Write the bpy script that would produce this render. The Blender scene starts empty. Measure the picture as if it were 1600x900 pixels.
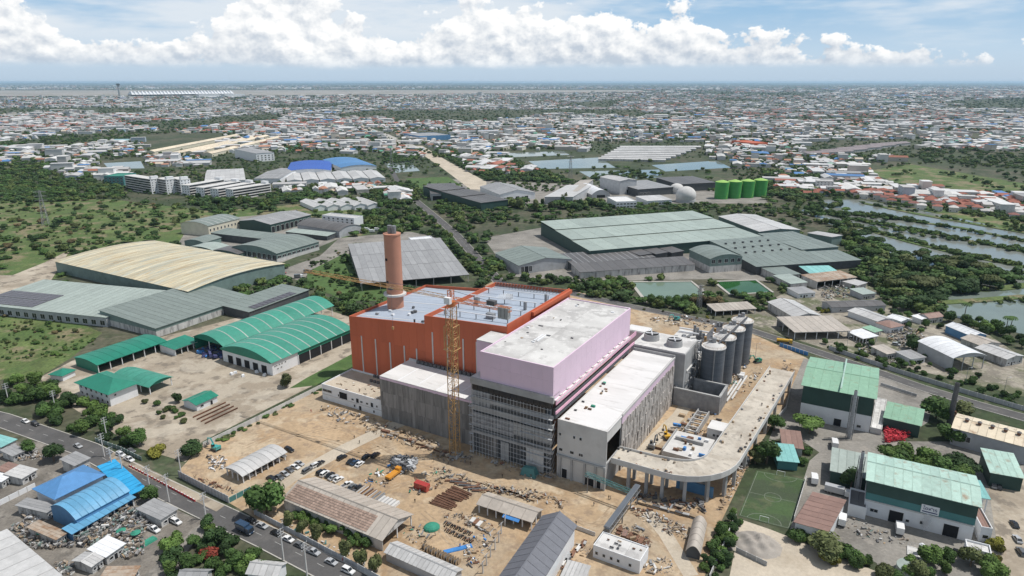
import bpy, bmesh, math, random
import numpy as np
from mathutils import Vector, Matrix
R = math.radians
random.seed(7)
rng = np.random.default_rng(11)
scene = bpy.context.scene
COL = scene.collection

# ------------------------------------------------------------------ camera
CAM_H, FOC, CXP, CYP, HORIZON = 150.0, 1067.0, 800.0, 450.0, 128.0
PITCH = math.atan((CYP - HORIZON) / FOC)
cam_data = bpy.data.cameras.new('camera')
cam_data.sensor_width = 36.0
cam_data.lens = 36.0 * FOC / 1600.0
cam_data.clip_start = 1.0
cam_data.clip_end = 150000.0
cam = bpy.data.objects.new('camera', cam_data)
cam.location = (0, 0, CAM_H)
cam.rotation_euler = (math.pi / 2 - PITCH, 0, 0)
COL.objects.link(cam)
scene.camera = cam

# ------------------------------------------------------------------ sun direction (towards the sun)
SUN_ANG, SUN_EL = R(6), R(63)           # angle from +x towards +y, elevation
sun_dir = Vector((math.cos(SUN_ANG) * math.cos(SUN_EL), math.sin(SUN_ANG) * math.cos(SUN_EL), math.sin(SUN_EL)))

# ------------------------------------------------------------------ world: Nishita sky with a bank of cumulus and a thin veil
world = bpy.data.worlds.new('World')
scene.world = world
world.use_nodes = True
wt = world.node_tree
wt.nodes.clear()
def wn(kind, **kw):
    n = wt.nodes.new(kind)
    for k, v in kw.items():
        setattr(n, k, v)
    return n
def wl(a, b):
    wt.links.new(a, b)
def wmath(op, a, b=None, c=None, clamp=False):
    n = wn('ShaderNodeMath', operation=op, use_clamp=clamp)
    for i, v in enumerate((a, b, c)):
        if v is None:
            continue
        if isinstance(v, (int, float)):
            n.inputs[i].default_value = v
        else:
            wl(v, n.inputs[i])
    return n.outputs[0]
def wstep(v, lo, hi):
    n = wn('ShaderNodeMapRange', interpolation_type='SMOOTHSTEP')
    wl(v, n.inputs['Value'])
    n.inputs['From Min'].default_value = lo
    n.inputs['From Max'].default_value = hi
    return n.outputs['Result']
def wmix(f, a, b):
    n = wn('ShaderNodeMix', data_type='RGBA')
    for s, v in ((n.inputs[0], f), (n.inputs[6], a), (n.inputs[7], b)):
        if isinstance(v, (int, float)):
            s.default_value = v
        elif isinstance(v, tuple):
            s.default_value = (*v, 1)
        else:
            wl(v, s)
    return n.outputs[2]
def wnoise(az, el, kx, ky, detail, rough=.55, off=0.0):
    c = wn('ShaderNodeCombineXYZ')
    wl(wmath('MULTIPLY', az, kx), c.inputs[0])
    wl(wmath('MULTIPLY_ADD', el, ky, off), c.inputs[1])
    c.inputs[2].default_value = off
    n = wn('ShaderNodeTexNoise')
    n.inputs['Scale'].default_value = 1.0
    n.inputs['Detail'].default_value = detail
    n.inputs['Roughness'].default_value = rough
    wl(c.outputs[0], n.inputs['Vector'])
    return n.outputs['Fac']
SKY_K = 0.06
sky = wn('ShaderNodeTexSky', sky_type='NISHITA')
sky.sun_disc = False
sky.sun_elevation = SUN_EL
sky.sun_rotation = math.pi / 2 - SUN_ANG
sky.air_density = 1.3
sky.dust_density = 0.8
sky.ozone_density = 1.6
tcw = wn('ShaderNodeTexCoord')
sep = wn('ShaderNodeSeparateXYZ')
wl(tcw.outputs['Generated'], sep.inputs[0])
X, Y, Z = sep.outputs
az = wmath('ARCTAN2', X, Y)
el = wmath('DIVIDE', Z, wmath('SQRT', wmath('ADD', wmath('MULTIPLY', X, X), wmath('MULTIPLY', Y, Y))))
# height of the cloud tops round the horizon (a slow curve of azimuth plus billows)
fc = wn('ShaderNodeFloatCurve')
crv = fc.mapping.curves[0]
def azp(px):
    return math.atan((px - 800) / 1020.0) / (2 * math.pi) + .5
prof = [(0.0, .45), (.12, .38), (.25, .5), (.34, .42), (azp(0), .80), (azp(150), .58), (azp(250), .40), (azp(320), .38), (azp(430), .96), (azp(540), .98),
        (azp(600), .60), (azp(660), .60), (azp(760), .80), (azp(850), .66), (azp(990), .68), (azp(1080), .54), (azp(1200), .42), (azp(1330), .30), (azp(1450), .22), (azp(1600), .16), (.66, .2), (.78, .36), (.9, .42), (1.0, .45)]
crv.points[0].location = prof[0]
crv.points[1].location = prof[-1]
for p in prof[1:-1]:
    crv.points.new(*p)
fc.mapping.update()
wl(wmath('MULTIPLY_ADD', az, 1 / (2 * math.pi), .5), fc.inputs['Value'])
top = wmath('MULTIPLY', fc.outputs[0], .125)
def billow(dx, dy):
    a2 = wmath('ADD', az, dx)
    e2 = wmath('ADD', el, dy)
    big = wnoise(a2, e2, 15, 20, 2.0, .5, 3.1)
    sml = wnoise(a2, e2, 46, 58, 6.0, .6, 8.7)
    return wmath('ADD', wmath('MULTIPLY', big, .62), wmath('MULTIPLY', sml, .38))
b0 = billow(0, 0)
b1 = billow(.006, .008)
dens = wmath('SUBTRACT', wmath('ADD', top, wmath('MULTIPLY', wmath('SUBTRACT', b0, .5), .20)), el)
mask = wmath('MULTIPLY', wstep(dens, 0, .0085), wstep(wmath('ADD', el, wmath('MULTIPLY', b0, .012)), .021, .031))
lit = wmath('MULTIPLY_ADD', wmath('SUBTRACT', b0, b1), 5.0, .66)
lit = wmath('ADD', lit, wmath('MULTIPLY', wmath('SUBTRACT', wstep(el, .02, .085), .5), .35), None, True)
W = 1.0 / SKY_K
def wc(r, g, b):
    return (r * W, g * W, b * W)
cumulus = wmix(lit, wc(.55, .62, .71), wc(1.05, 1.05, 1.04))
# thin high veil, thicker on one side of the sky
vn = wnoise(az, el, 3.2, 17, 5.0, .6, 1.7)
vside = wmath('MULTIPLY_ADD', wmath('SINE', wmath('ADD', az, .02)), -.30, .50)
veil = wmath('MULTIPLY', wstep(wmath('ADD', vn, wmath('SUBTRACT', vside, .5)), .36, .60), .86)
veil = wmath('MULTIPLY', veil, wmath('MULTIPLY', wstep(el, .02, .07), wmath('SUBTRACT', 1.0, wstep(el, .2, .5))))
haze_low = wmath('SUBTRACT', 1.0, wstep(el, 0.0, .042))
low = wmix(wstep(el, .01, .13), wc(.56, .70, .83), wc(.27, .50, .75))
clear = wmix(wstep(el, .12, .55), low, sky.outputs[0])
c = wmix(veil, clear, wc(.80, .85, .90))
# scattered cumulus added above the view, all round, to brighten reflections in water
inv = wmath('DIVIDE', 1.0, wmath('MAXIMUM', Z, .05))
cv = wn('ShaderNodeCombineXYZ')
wl(wmath('MULTIPLY', X, inv), cv.inputs[0]); wl(wmath('MULTIPLY', Y, inv), cv.inputs[1])
hn_ = wn('ShaderNodeTexNoise'); hn_.inputs['Scale'].default_value = .8; hn_.inputs['Detail'].default_value = 5.0
wl(cv.outputs[0], hn_.inputs['Vector'])
high = wmath('MULTIPLY', wstep(hn_.outputs['Fac'], .50, .60), wmath('MULTIPLY', wstep(el, .16, .30), .85))
c = wmix(high, c, wc(.78, .81, .85))
c = wmix(mask, c, cumulus)
c = wmix(wmath('MULTIPLY', haze_low, .85), c, wc(.50, .62, .75))
bg = wn('ShaderNodeBackground')
bg.inputs['Strength'].default_value = SKY_K
wl(c, bg.inputs['Color'])
wo = wn('ShaderNodeOutputWorld')
wl(bg.outputs[0], wo.inputs['Surface'])

# ------------------------------------------------------------------ sun lamp and exposure
sd = bpy.data.lights.new('sun', 'SUN')
sd.energy = 4.1
sd.angle = R(.53)
sd.color = (1.0, .965, .915)
sun = bpy.data.objects.new('sun', sd)
sun.rotation_euler = (-sun_dir).to_track_quat('-Z', 'Y').to_euler()
sun.location = (0, 0, 400)
COL.objects.link(sun)
scene.view_settings.view_transform = 'Standard'
scene.view_settings.look = 'None'
scene.view_settings.exposure = 0.0
scene.view_settings.gamma = 1.0
scene.view_settings.use_curve_mapping = False
scene.cycles.max_bounces = 5
scene.cycles.volume_bounces = 2

# ------------------------------------------------------------------ where a point of the picture lies on a level of the place
_c, _s = math.cos(PITCH), math.sin(PITCH)
def G(px, py, z=0.0):
    x, y = (px - CXP) / FOC, -(py - CYP) / FOC
    d = (x, _c + y * _s, -_s + y * _c)
    t = (z - CAM_H) / d[2]
    return Vector((d[0] * t, d[1] * t, z))
def zoomer(x0, y0, s=4.5):
    return lambda x, y: (x0 + x / s, y0 + y / s)
a1, a2, a3, a4, a5, a6, a7, a8 = [zoomer(*p) for p in ((0, 360), (280, 360), (540, 340), (840, 340), (1040, 340), (1280, 340), (0, 540), (280, 540))]
b1, b2, b3, b4, b5, b6, b7, b8 = [zoomer(*p) for p in ((540, 440), (560, 560), (740, 460), (800, 600), (980, 470), (1280, 500), (0, 700), (280, 700))]
c1, c2, c3, c4, c5 = [zoomer(*p) for p in ((520, 700), (780, 700), (1020, 600), (1040, 700), (1280, 700))]
d4, d5, d6, d7, d8 = [zoomer(x, 220, 4.286) for x in (0, 300, 620, 940, 1240)]
# plant grid: u runs right and towards the viewer, v right and away
P0 = Vector((16.0, 238.87, 0))
U, V = Vector((math.cos(R(-30)), math.sin(R(-30)), 0)), Vector((math.cos(R(60)), math.sin(R(60)), 0))
def S(u, v, z=0.0):
    return P0 + U * u + V * v + Vector((0, 0, z))

# ------------------------------------------------------------------ materials
MATS = {}
def mat(name, col, rough=.75, var=.15, scale=.4, objvar=0.0, stretch=(1, 1, 1), stain=None, metal=0.0, spec=.35, detail=4.0, fine=0.0, bump=0.0):
    m = bpy.data.materials.new(name)
    m.use_nodes = True
    nt = m.node_tree
    N, Lk = nt.nodes, nt.links
    bs = N['Principled BSDF']
    bs.inputs['Roughness'].default_value = rough
    bs.inputs['Metallic'].default_value = metal
    bs.inputs['Specular IOR Level'].default_value = spec
    tc = N.new('ShaderNodeTexCoord')
    oi = N.new('ShaderNodeObjectInfo')
    mp = N.new('ShaderNodeMapping')
    mp.inputs['Scale'].default_value = stretch
    Lk.new(tc.outputs['Object'], mp.inputs['Vector'])
    mul = N.new('ShaderNodeMath'); mul.operation = 'MULTIPLY'; mul.inputs[1].default_value = 73.0
    Lk.new(oi.outputs['Random'], mul.inputs[0])
    cmb = N.new('ShaderNodeCombineXYZ')
    for i in range(3):
        Lk.new(mul.outputs[0], cmb.inputs[i])
    Lk.new(cmb.outputs[0], mp.inputs['Location'])
    def noise(sc, det):
        n = N.new('ShaderNodeTexNoise')
        n.inputs['Scale'].default_value = sc
        n.inputs['Detail'].default_value = det
        n.inputs['Roughness'].default_value = .6
        Lk.new(mp.outputs[0], n.inputs['Vector'])
        return n.outputs['Fac']
    def ramp(f, lo, hi, a, b):
        mr = N.new('ShaderNodeMapRange')
        mr.inputs['From Min'].default_value = lo
        mr.inputs['From Max'].default_value = hi
        mr.inputs['To Min'].default_value = a
        mr.inputs['To Max'].default_value = b
        Lk.new(f, mr.inputs['Value'])
        return mr.outputs[0]
    def mx(f, a, b, blend='MIX'):
        n = N.new('ShaderNodeMix'); n.data_type = 'RGBA'; n.blend_type = blend
        for s, v in ((n.inputs[0], f), (n.inputs[6], a), (n.inputs[7], b)):
            if isinstance(v, (int, float)):
                s.default_value = v
            elif isinstance(v, tuple):
                s.default_value = (*v, 1)
            else:
                Lk.new(v, s)
        return n.outputs[2]
    f1 = noise(scale, detail)
    lo = tuple(max(0, x * (1 - var)) for x in col)
    hi = tuple(min(1, x * (1 + var)) for x in col)
    out = mx(ramp(f1, .3, .7, 0, 1), lo, hi)
    for st in (stain or []):
        sc, thr, wd, amt, scol = st
        out = mx(ramp(noise(sc, 5.0), thr, thr + wd, 0, amt), out, scol)
    if fine:
        g = ramp(noise(scale * 14, 3.0), .3, .7, 1 - fine, 1 + fine)
        cb = N.new('ShaderNodeCombineXYZ')
        for i in range(3):
            Lk.new(g, cb.inputs[i])
        out = mx(1.0, out, cb.outputs[0], 'MULTIPLY')
    if objvar:
        g = ramp(oi.outputs['Random'], 0, 1, 1 - objvar, 1 + objvar)
        cb = N.new('ShaderNodeCombineXYZ')
        for i in range(3):
            Lk.new(g, cb.inputs[i])
        out = mx(1.0, out, cb.outputs[0], 'MULTIPLY')
    Lk.new(out, bs.inputs['Base Color'])
    if bump:
        bp = N.new('ShaderNodeBump')
        bp.inputs['Strength'].default_value = .6
        bp.inputs['Distance'].default_value = bump
        Lk.new(noise(scale * 6, 4.0), bp.inputs['Height'])
        Lk.new(bp.outputs[0], bs.inputs['Normal'])
    MATS[name] = m
    return m
RUST = (.25, .13, .06)
def roofmat(name, col, rust=.0, dirt=.45, objvar=.10, rough=.5):
    mat(name + '_seam', tuple(x * (.86 if 'green_' in name or 'mint' in name or 'jade' in name else .74) for x in col), .7, .2, .4)
    st = [(.10, .50, .25, dirt, tuple(x * .62 for x in col))]
    if rust:
        st.append((.22, .60 - rust * .2, .18, .8, RUST))
    return mat(name, col, rough, .10, .5, objvar, (1, 1, 1), st, fine=.06)
# ground
mat('ground', (.052, .068, .034), .95, .45, .02, stain=[(.006, .46, .12, .6, (.12, .105, .075)), (.03, .48, .10, .75, (.036, .055, .022)), (.13, .56, .1, .5, (.15, .13, .095))], fine=.3, detail=6)
mat('meadow', (.10, .135, .043), .95, .4, .05, stain=[(.03, .46, .10, .85, (.075, .125, .035)), (.045, .52, .08, .85, (.22, .18, .11)), (.3, .52, .1, .5, (.06, .09, .03))], fine=.3, detail=6)
mat('lawn', (.068, .12, .035), .95, .25, .15, stain=[(.1, .56, .1, .5, (.12, .13, .05))], fine=.25)
mat('sand', (.405, .295, .185), .95, .2, .05, stain=[(.035, .46, .10, .75, (.31, .205, .115)), (.07, .52, .08, .8, (.48, .39, .275)), (.02, .52, .06, .6, (.36, .30, .22)), (.25, .54, .08, .6, (.25, .185, .13))], fine=.14, detail=7, bump=.08)
mat('pale_sand', (.47, .41, .325), .95, .12, .08, stain=[(.06, .52, .12, .6, (.36, .30, .225))], fine=.10, bump=.06)
mat('yard_concrete', (.40, .345, .27), .9, .14, .05, stain=[(.035, .45, .1, .8, (.27, .225, .17)), (.12, .53, .07, .8, (.17, .145, .115)), (.05, .55, .05, .5, (.48, .43, .35))], fine=.08, detail=7)
mat('workshop_yard', (.30, .27, .22), .95, .25, .06, stain=[(.05, .46, .08, .85, (.085, .10, .045)), (.09, .50, .07, .8, (.19, .17, .14)), (.2, .56, .06, .6, (.40, .36, .30))], fine=.15)
mat('grey_yard', (.24, .225, .20), .9, .2, .07, stain=[(.05, .52, .1, .7, (.14, .13, .115)), (.2, .58, .08, .5, (.34, .31, .27))], fine=.15)
mat('scrap_ground', (.16, .145, .125), .95, .3, .1, stain=[(.09, .52, .1, .7, (.28, .255, .22)), (.3, .58, .08, .6, (.07, .065, .06))], fine=.2)
mat('asphalt', (.095, .092, .09), .88, .14, .1, stain=[(.05, .54, .12, .5, (.15, .14, .13))], fine=.1)
mat('tyre_track', (.33, .245, .16), .95, .25, .3, stain=[(.3, .5, .1, .6, (.46, .36, .25))])
mat('kerb', (.42, .40, .36), .85, .12, .6, objvar=.08)
mat('marking', (.42, .42, .40), .8, .2, 1.0)
mat('airfield', (.31, .285, .26), .95, .3, .002, stain=[(.004, .5, .1, .7, (.16, .17, .12))])
mat('ramp_deck', (.50, .455, .385), .9, .12, .2, objvar=.06, stain=[(.15, .48, .12, .7, (.38, .335, .275)), (.5, .55, .08, .5, (.26, .23, .20))])
mat('facade_concrete', (.27, .275, .285), .9, .25, .4, objvar=.15)
mat('turf', (.06, .10, .04), .95, .25, .12, stain=[(.06, .48, .10, .75, (.05, .062, .04)), (.1, .56, .06, .6, (.11, .12, .065))], fine=.15)
mat('pitch_paint', (.22, .24, .20), .9, .3, .8)
# building surfaces
mat('white_wall', (.72, .73, .74), .7, .07, .25, stain=[(.25, .60, .12, .45, (.48, .47, .45))])
mat('grey_wall', (.40, .41, .42), .7, .12, .25, stain=[(.2, .58, .12, .5, (.26, .255, .25))])
mat('cream_wall', (.62, .58, .46), .7, .1, .2)
mat('stained_wall', (.52, .51, .49), .8, .2, .3, stretch=(1, 1, .25), stain=[(.5, .52, .12, .8, (.20, .195, .19))])
mat('dark_green_wall', (.035, .075, .065), .6, .12, .2, objvar=.08)
mat('teal_wall', (.07, .20, .20), .6, .12, .2)
mat('green_grey_wall', (.17, .235, .215), .65, .15, .2, objvar=.08, stain=[(.3, .58, .12, .5, (.11, .14, .13))])
mat('dark_wall', (.075, .08, .085), .7, .2, .3)
mat('blue_wall', (.10, .24, .42), .6, .12, .3)
mat('orange_wall', (.50, .122, .056), .6, .06, .1, objvar=.05, stretch=(1, 1, .2), stain=[(.4, .52, .2, .35, (.34, .08, .04))])
mat('pink_wall', (.72, .555, .665), .65, .05, .12, objvar=.02, stain=[(.12, .56, .2, .35, (.60, .44, .55))])
mat('hot_pink', (.66, .37, .48), .65, .08, .3)
mat('concrete', (.36, .36, .355), .88, .14, .18, objvar=.06, stain=[(.3, .56, .14, .5, (.27, .265, .26))])
mat('light_concrete', (.56, .55, .53), .85, .10, .15, objvar=.03, stain=[(.12, .54, .14, .5, (.43, .42, .40))])
mat('board_concrete', (.215, .205, .195), .9, .28, .35, objvar=.20, stretch=(1, 1, .16), stain=[(.9, .56, .1, .6, (.11, .10, .095))])
mat('rough_concrete', (.44, .41, .38), .95, .25, .6, objvar=.16, stretch=(1, 1, .22), stain=[(1.3, .52, .08, .85, (.17, .145, .125)), (.8, .60, .06, .8, (.60, .56, .54))], bump=.3)
mat('roof_slab', (.58, .57, .55), .85, .10, .06, objvar=.03, stain=[(.05, .46, .12, .75, (.43, .42, .405)), (.09, .54, .05, .6, (.34, .33, .32)), (.3, .57, .06, .6, (.66, .65, .63))])
mat('white_roof', (.66, .655, .64), .7, .06, .1, objvar=.03, stretch=(.25, 1, 1), stain=[(.12, .50, .12, .55, (.54, .53, .51)), (.4, .58, .06, .5, (.45, .44, .42))])
mat('blue_grey_roof', (.36, .41, .48), .5, .06, .2, objvar=.035)
mat('chimney_paint', (.47, .225, .15), .7, .05, .2)
mat('steel', (.28, .285, .29), .5, .2, .5, metal=.2, objvar=.15)
mat('dark_steel', (.10, .10, .105), .6, .2, .5)
mat('galvanised', (.115, .13, .15), .5, .18, .25, stretch=(.3, .3, 2.0), metal=0)
mat('crane_yellow', (.43, .255, .10), .6, .2, .6, stain=[(.8, .55, .1, .6, (.34, .24, .15))])
mat('crane_orange', (.60, .20, .07), .6, .1, .6)
mat('glass', (.025, .03, .035), .12, .1, .3, spec=.6)
mat('shade_black', (.018, .018, .02), .9, .1, .3)  # near-black that paints the shade inside openings; also black bodywork
mat('window_frame', (.66, .66, .65), .6, .05, .5)
mat('rusty', (.17, .09, .058), .85, .3, .8, objvar=.25)
mat('timber', (.33, .245, .16), .9, .25, .8, objvar=.2)
mat('debris', (.27, .225, .18), .95, .5, .9, fine=.3)
mat('scrap', (.21, .20, .19), .9, .7, 1.2, stain=[(.9, .56, .05, .8, (.55, .55, .55)), (1.1, .60, .05, .8, (.08, .10, .14))], fine=.4)
mat('red_scrap', (.60, .055, .075), .7, .3, 1.2, objvar=.2)
mat('blue_tarp', (.06, .22, .52), .5, .15, .6)
mat('red_plastic', (.42, .05, .055), .5, .1, 1.0, objvar=.1)
mat('green_net', (.04, .25, .17), .8, .15, .6)
# roofs
roofmat('jade_roof', (.055, .26, .19), dirt=.35)
mat('scaffold_tube', (.46, .47, .48), .5, .1, .5)
roofmat('emerald_roof', (.02, .20, .135), dirt=.35)
roofmat('cream_roof', (.55, .50, .36))
mat('cream_roof', (.54, .48, .335), .55, .18, .35, .17, (.10, 1, 1), [(.30, .50, .10, .8, (.36, .38, .33)), (.5, .56, .08, .75, (.40, .26, .11)), (.45, .60, .06, .6, (.62, .58, .47))])
roofmat('sage_roof', (.33, .38, .345), dirt=.4, objvar=.06)
roofmat('dark_sage_roof', (.20, .235, .215), dirt=.5, objvar=.08)
roofmat('pale_sage_roof', (.33, .385, .345), dirt=.55, objvar=.10)
roofmat('grey_roof', (.30, .30, .30), dirt=.5)
roofmat('dark_grey_roof', (.125, .12, .118), dirt=.5, objvar=.12)
roofmat('slate_roof', (.15, .155, .175), dirt=.2, objvar=.03)
roofmat('light_grey_roof', (.48, .475, .465), dirt=.4)
roofmat('tan_roof', (.43, .385, .335), dirt=.5)
roofmat('beige_roof', (.66, .57, .43), rust=.15, dirt=.3)
roofmat('mint_roof', (.38, .53, .46), rust=.25, dirt=.3)
roofmat('green_roof', (.24, .41, .29), rust=.1, dirt=.3, objvar=.04)
roofmat('teal_roof', (.22, .47, .45), dirt=.3)
roofmat('blue_roof', (.08, .22, .44), dirt=.3)
roofmat('sky_blue_roof', (.12, .32, .50), dirt=.35)
roofmat('cobalt_roof', (.03, .10, .40), dirt=.15, objvar=.05)
roofmat('brown_roof', (.26, .165, .135), dirt=.5)
roofmat('mauve_roof', (.23, .195, .195), dirt=.4)
roofmat('rusty_roof', (.40, .33, .26), rust=.7, dirt=.5)
roofmat('red_tile_roof', (.30, .10, .065), dirt=.4)
roofmat('white_sheet_roof', (.70, .71, .72), dirt=.25, objvar=.05)
roofmat('tile_roof', (.34, .245, .195), dirt=.4, objvar=.25)
mat('solar', (.085, .075, .085), .25, .12, .6, objvar=.10, spec=.5)
def leafmat(name, col):
    m = mat(name, col, .75, .45, .55, .28, stain=[(1.6, .58, .1, .5, tuple(x * 1.6 for x in col))], spec=.2)
    return m
for n_, c_ in (('leaf_dark', (.036, .068, .023)), ('leaf', (.056, .103, .028)), ('leaf_light', (.092, .152, .038)), ('leaf_olive', (.095, .112, .044)), ('leaf_dry', (.15, .12, .06)), ('leaf_yellow', (.17, .165, .03)), ('leaf_red', (.20, .045, .03)), ('leaf_far', (.048, .085, .03)), ('leaf_scrub', (.10, .135, .042))):
    leafmat(n_, c_)
mat('bark', (.13, .10, .075), .95, .3, 2.0)
def watermat(name, col, rough=.06):
    m = mat(name, col, rough, .12, .03, spec=.38)
    nt = m.node_tree
    bs = nt.nodes['Principled BSDF']
    bs.inputs['IOR'].default_value = 1.33
    n = nt.nodes.new('ShaderNodeTexNoise'); n.inputs['Scale'].default_value = .8
    tc = nt.nodes.new('ShaderNodeTexCoord'); nt.links.new(tc.outputs['Object'], n.inputs['Vector'])
    bp = nt.nodes.new('ShaderNodeBump'); bp.inputs['Strength'].default_value = .12; bp.inputs['Distance'].default_value = .05
    nt.links.new(n.outputs['Fac'], bp.inputs['Height']); nt.links.new(bp.outputs[0], bs.inputs['Normal'])
    return m
watermat('pond_water', (.20, .215, .195), .16)
watermat('jade_water', (.16, .215, .16))
watermat('green_water', (.02, .085, .02))
watermat('milky_water', (.17, .205, .18))
PAINT = {}
def paint(key, col, rough=.25):
    m = mat('paint_' + key, col, rough, .03, .5, spec=.6)
    m.node_tree.nodes['Principled BSDF'].inputs['Coat Weight'].default_value = .4
    PAINT[key] = m
for k_, c_ in (('white', (.75, .75, .74)), ('black', (.018, .018, .02)), ('silver', (.42, .43, .44)), ('grey', (.13, .135, .14)), ('navy', (.03, .06, .11)), ('yellow', (.62, .36, .03)), ('green', (.03, .26, .17)), ('teal', (.05, .34, .32)), ('red', (.40, .05, .04)), ('blue', (.05, .16, .42)), ('orange', (.62, .27, .03))):
    paint(k_, c_)
mat('tyre', (.02, .02, .02), .9, .1, 1)
mat('rim', (.35, .35, .36), .4, .1, 1, metal=.6)
mat('lamp_glass', (.7, .7, .68), .2, .02, 1)

# ------------------------------------------------------------------ mesh helpers
class MB:
    def __init__(s):
        s.v, s.f = [], []
    def add(s, vs, fs):
        o = len(s.v)
        s.v += [tuple(p) for p in vs]
        s.f += [tuple(i + o for i in f) for f in fs]
        return s
    def box(s, x0, x1, y0, y1, z0, z1):
        return s.add([(x0, y0, z0), (x1, y0, z0), (x1, y1, z0), (x0, y1, z0), (x0, y0, z1), (x1, y0, z1), (x1, y1, z1), (x0, y1, z1)],
                     [(3, 2, 1, 0), (4, 5, 6, 7), (0, 1, 5, 4), (1, 2, 6, 5), (2, 3, 7, 6), (3, 0, 4, 7)])
    def loft(s, A, B):
        n = len(A)
        return s.add(list(A) + list(B), [tuple(reversed(range(n))), tuple(range(n, 2 * n))] + [(i, (i + 1) % n, n + (i + 1) % n, n + i) for i in range(n)])
    def prism(s, poly, d):
        d = Vector(d)
        return s.loft([Vector(p) for p in poly], [Vector(p) + d for p in poly])
    def cyl(s, x, y, z0, z1, r0, r1=None, n=20):
        r1 = r0 if r1 is None else r1
        ring = lambda r, z: [(x + r * math.cos(6.28319 * i / n), y + r * math.sin(6.28319 * i / n), z) for i in range(n)]
        return s.loft(ring(r0, z0), ring(max(r1, .001), z1))
    def bar(s, p, q, w, n=4):
        p, q = Vector(p), Vector(q)
        d = (q - p).normalized()
        a = d.orthogonal().normalized(); b = d.cross(a)
        ring = lambda c: [c + (a * math.cos(6.28319 * (i + .5) / n) + b * math.sin(6.28319 * (i + .5) / n)) * w * .5 * (1.41 if n == 4 else 1) for i in range(n)]
        return s.loft(ring(p), ring(q))
    def sphere(s, c, r, nu=10, nv=7):
        vs, fs = [], []
        for j in range(nv + 1):
            for i in range(nu):
                t, p = math.pi * j / nv, 6.28319 * i / nu
                vs.append((c[0] + r[0] * math.sin(t) * math.cos(p), c[1] + r[1] * math.sin(t) * math.sin(p), c[2] - r[2] * math.cos(t)))
        for j in range(nv):
            for i in range(nu):
                fs.append((j * nu + i, j * nu + (i + 1) % nu, (j + 1) * nu + (i + 1) % nu, (j + 1) * nu + i))
        return s.add(vs, fs)
    def mesh(s, name, m, smooth=False):
        me = bpy.data.meshes.new(name)
        me.from_pydata(s.v, [], s.f)
        me.materials.append(MATS[m] if isinstance(m, str) else m)
        if smooth:
            me.shade_smooth()
        me.update()
        return me
    def build(s, name, m, parent=None, loc=(0, 0, 0), rz=0.0, smooth=False):
        return put(name, s.mesh(name, m, smooth), parent, loc, rz)
def put(name, me, parent=None, loc=(0, 0, 0), rz=0.0, scale=None):
    o = bpy.data.objects.new(name, me)
    o.location = loc
    o.rotation_euler = (0, 0, rz)
    if scale is not None:
        o.scale = scale
    COL.objects.link(o)
    o.parent = parent
    return o
def tag(o, label, cat, group=None):
    o['label'] = label
    o['category'] = cat
    if group:
        o['group'] = group
    return o
def thing(name, label, cat, loc, rz=0.0, group=None, scale=None):
    o = put(name, None, None, loc, rz, scale)
    o.empty_display_size = .5
    return tag(o, label, cat, group)
def struct(o, kind='structure', label=None):
    o['kind'] = kind
    if label:
        o['label'] = label
    return o
def copy_tree(o, parent=None):
    c_ = o.copy()
    COL.objects.link(c_)
    c_.parent = parent
    for ch in o.children:
        copy_tree(ch, c_)
    return c_
SHEETS, RECTS, STRIPS = [], [], []
def sheet(name, pts, z, m, px=True):
    if px and name not in ('meadow', 'crop_field'):
        SHEETS.append([tuple(p) for p in pts])
    P = [G(*p) if px else Vector((p[0], p[1], 0)) for p in pts]
    cx = sum((p.x for p in P)) / len(P); cy = sum((p.y for p in P)) / len(P)
    me = bpy.data.meshes.new(name)
    vs = [(p.x - cx, p.y - cy, 0) for p in P]
    area = sum(vs[i][0] * vs[(i + 1) % len(vs)][1] - vs[(i + 1) % len(vs)][0] * vs[i][1] for i in range(len(vs)))
    if area < 0:
        vs.reverse()
    me.from_pydata(vs, [], [tuple(range(len(vs)))])
    me.materials.append(MATS[m])
    return struct(put(name, me, None, (cx, cy, z)))
# ------------------------------------------------------------------ buildings
_cache = {}
def opening_mesh(w, h, kind):
    key = (round(w, 1), round(h, 1), kind)
    if key not in _cache:
        fr, pn = MB(), MB()
        t = .12 if kind == 'window' else .18
        fr.box(-w / 2 - t, -w / 2, -.14, .05, -t, h + t).box(w / 2, w / 2 + t, -.14, .05, -t, h + t).box(-w / 2, w / 2, -.14, .05, h, h + t)
        if kind == 'window':
            fr.box(-w / 2, w / 2, -.14, .05, -t, 0)
            if w > 1.6:
                fr.box(-.05, .05, -.10, .05, 0, h)
        pn.box(-w / 2, w / 2, -.05, .05, 0, h)
        _cache[key] = (fr.mesh('frame', 'window_frame'), pn.mesh('pane', 'glass' if kind == 'window' else 'shade_black'))  # near-black door pane: the shade of a recessed doorway as colour
    return _cache[key]
def profile(kind, rise):
    if kind == 'gable':
        return [[(0, 0), (.5, rise)], [(.5, rise), (1, 0)]]
    if kind == 'arch':
        return [[(i / 12, rise * (1 - (2 * i / 12 - 1) ** 2)) for i in range(13)]]
    return [[(0, 0), (1, rise)]]
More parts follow.
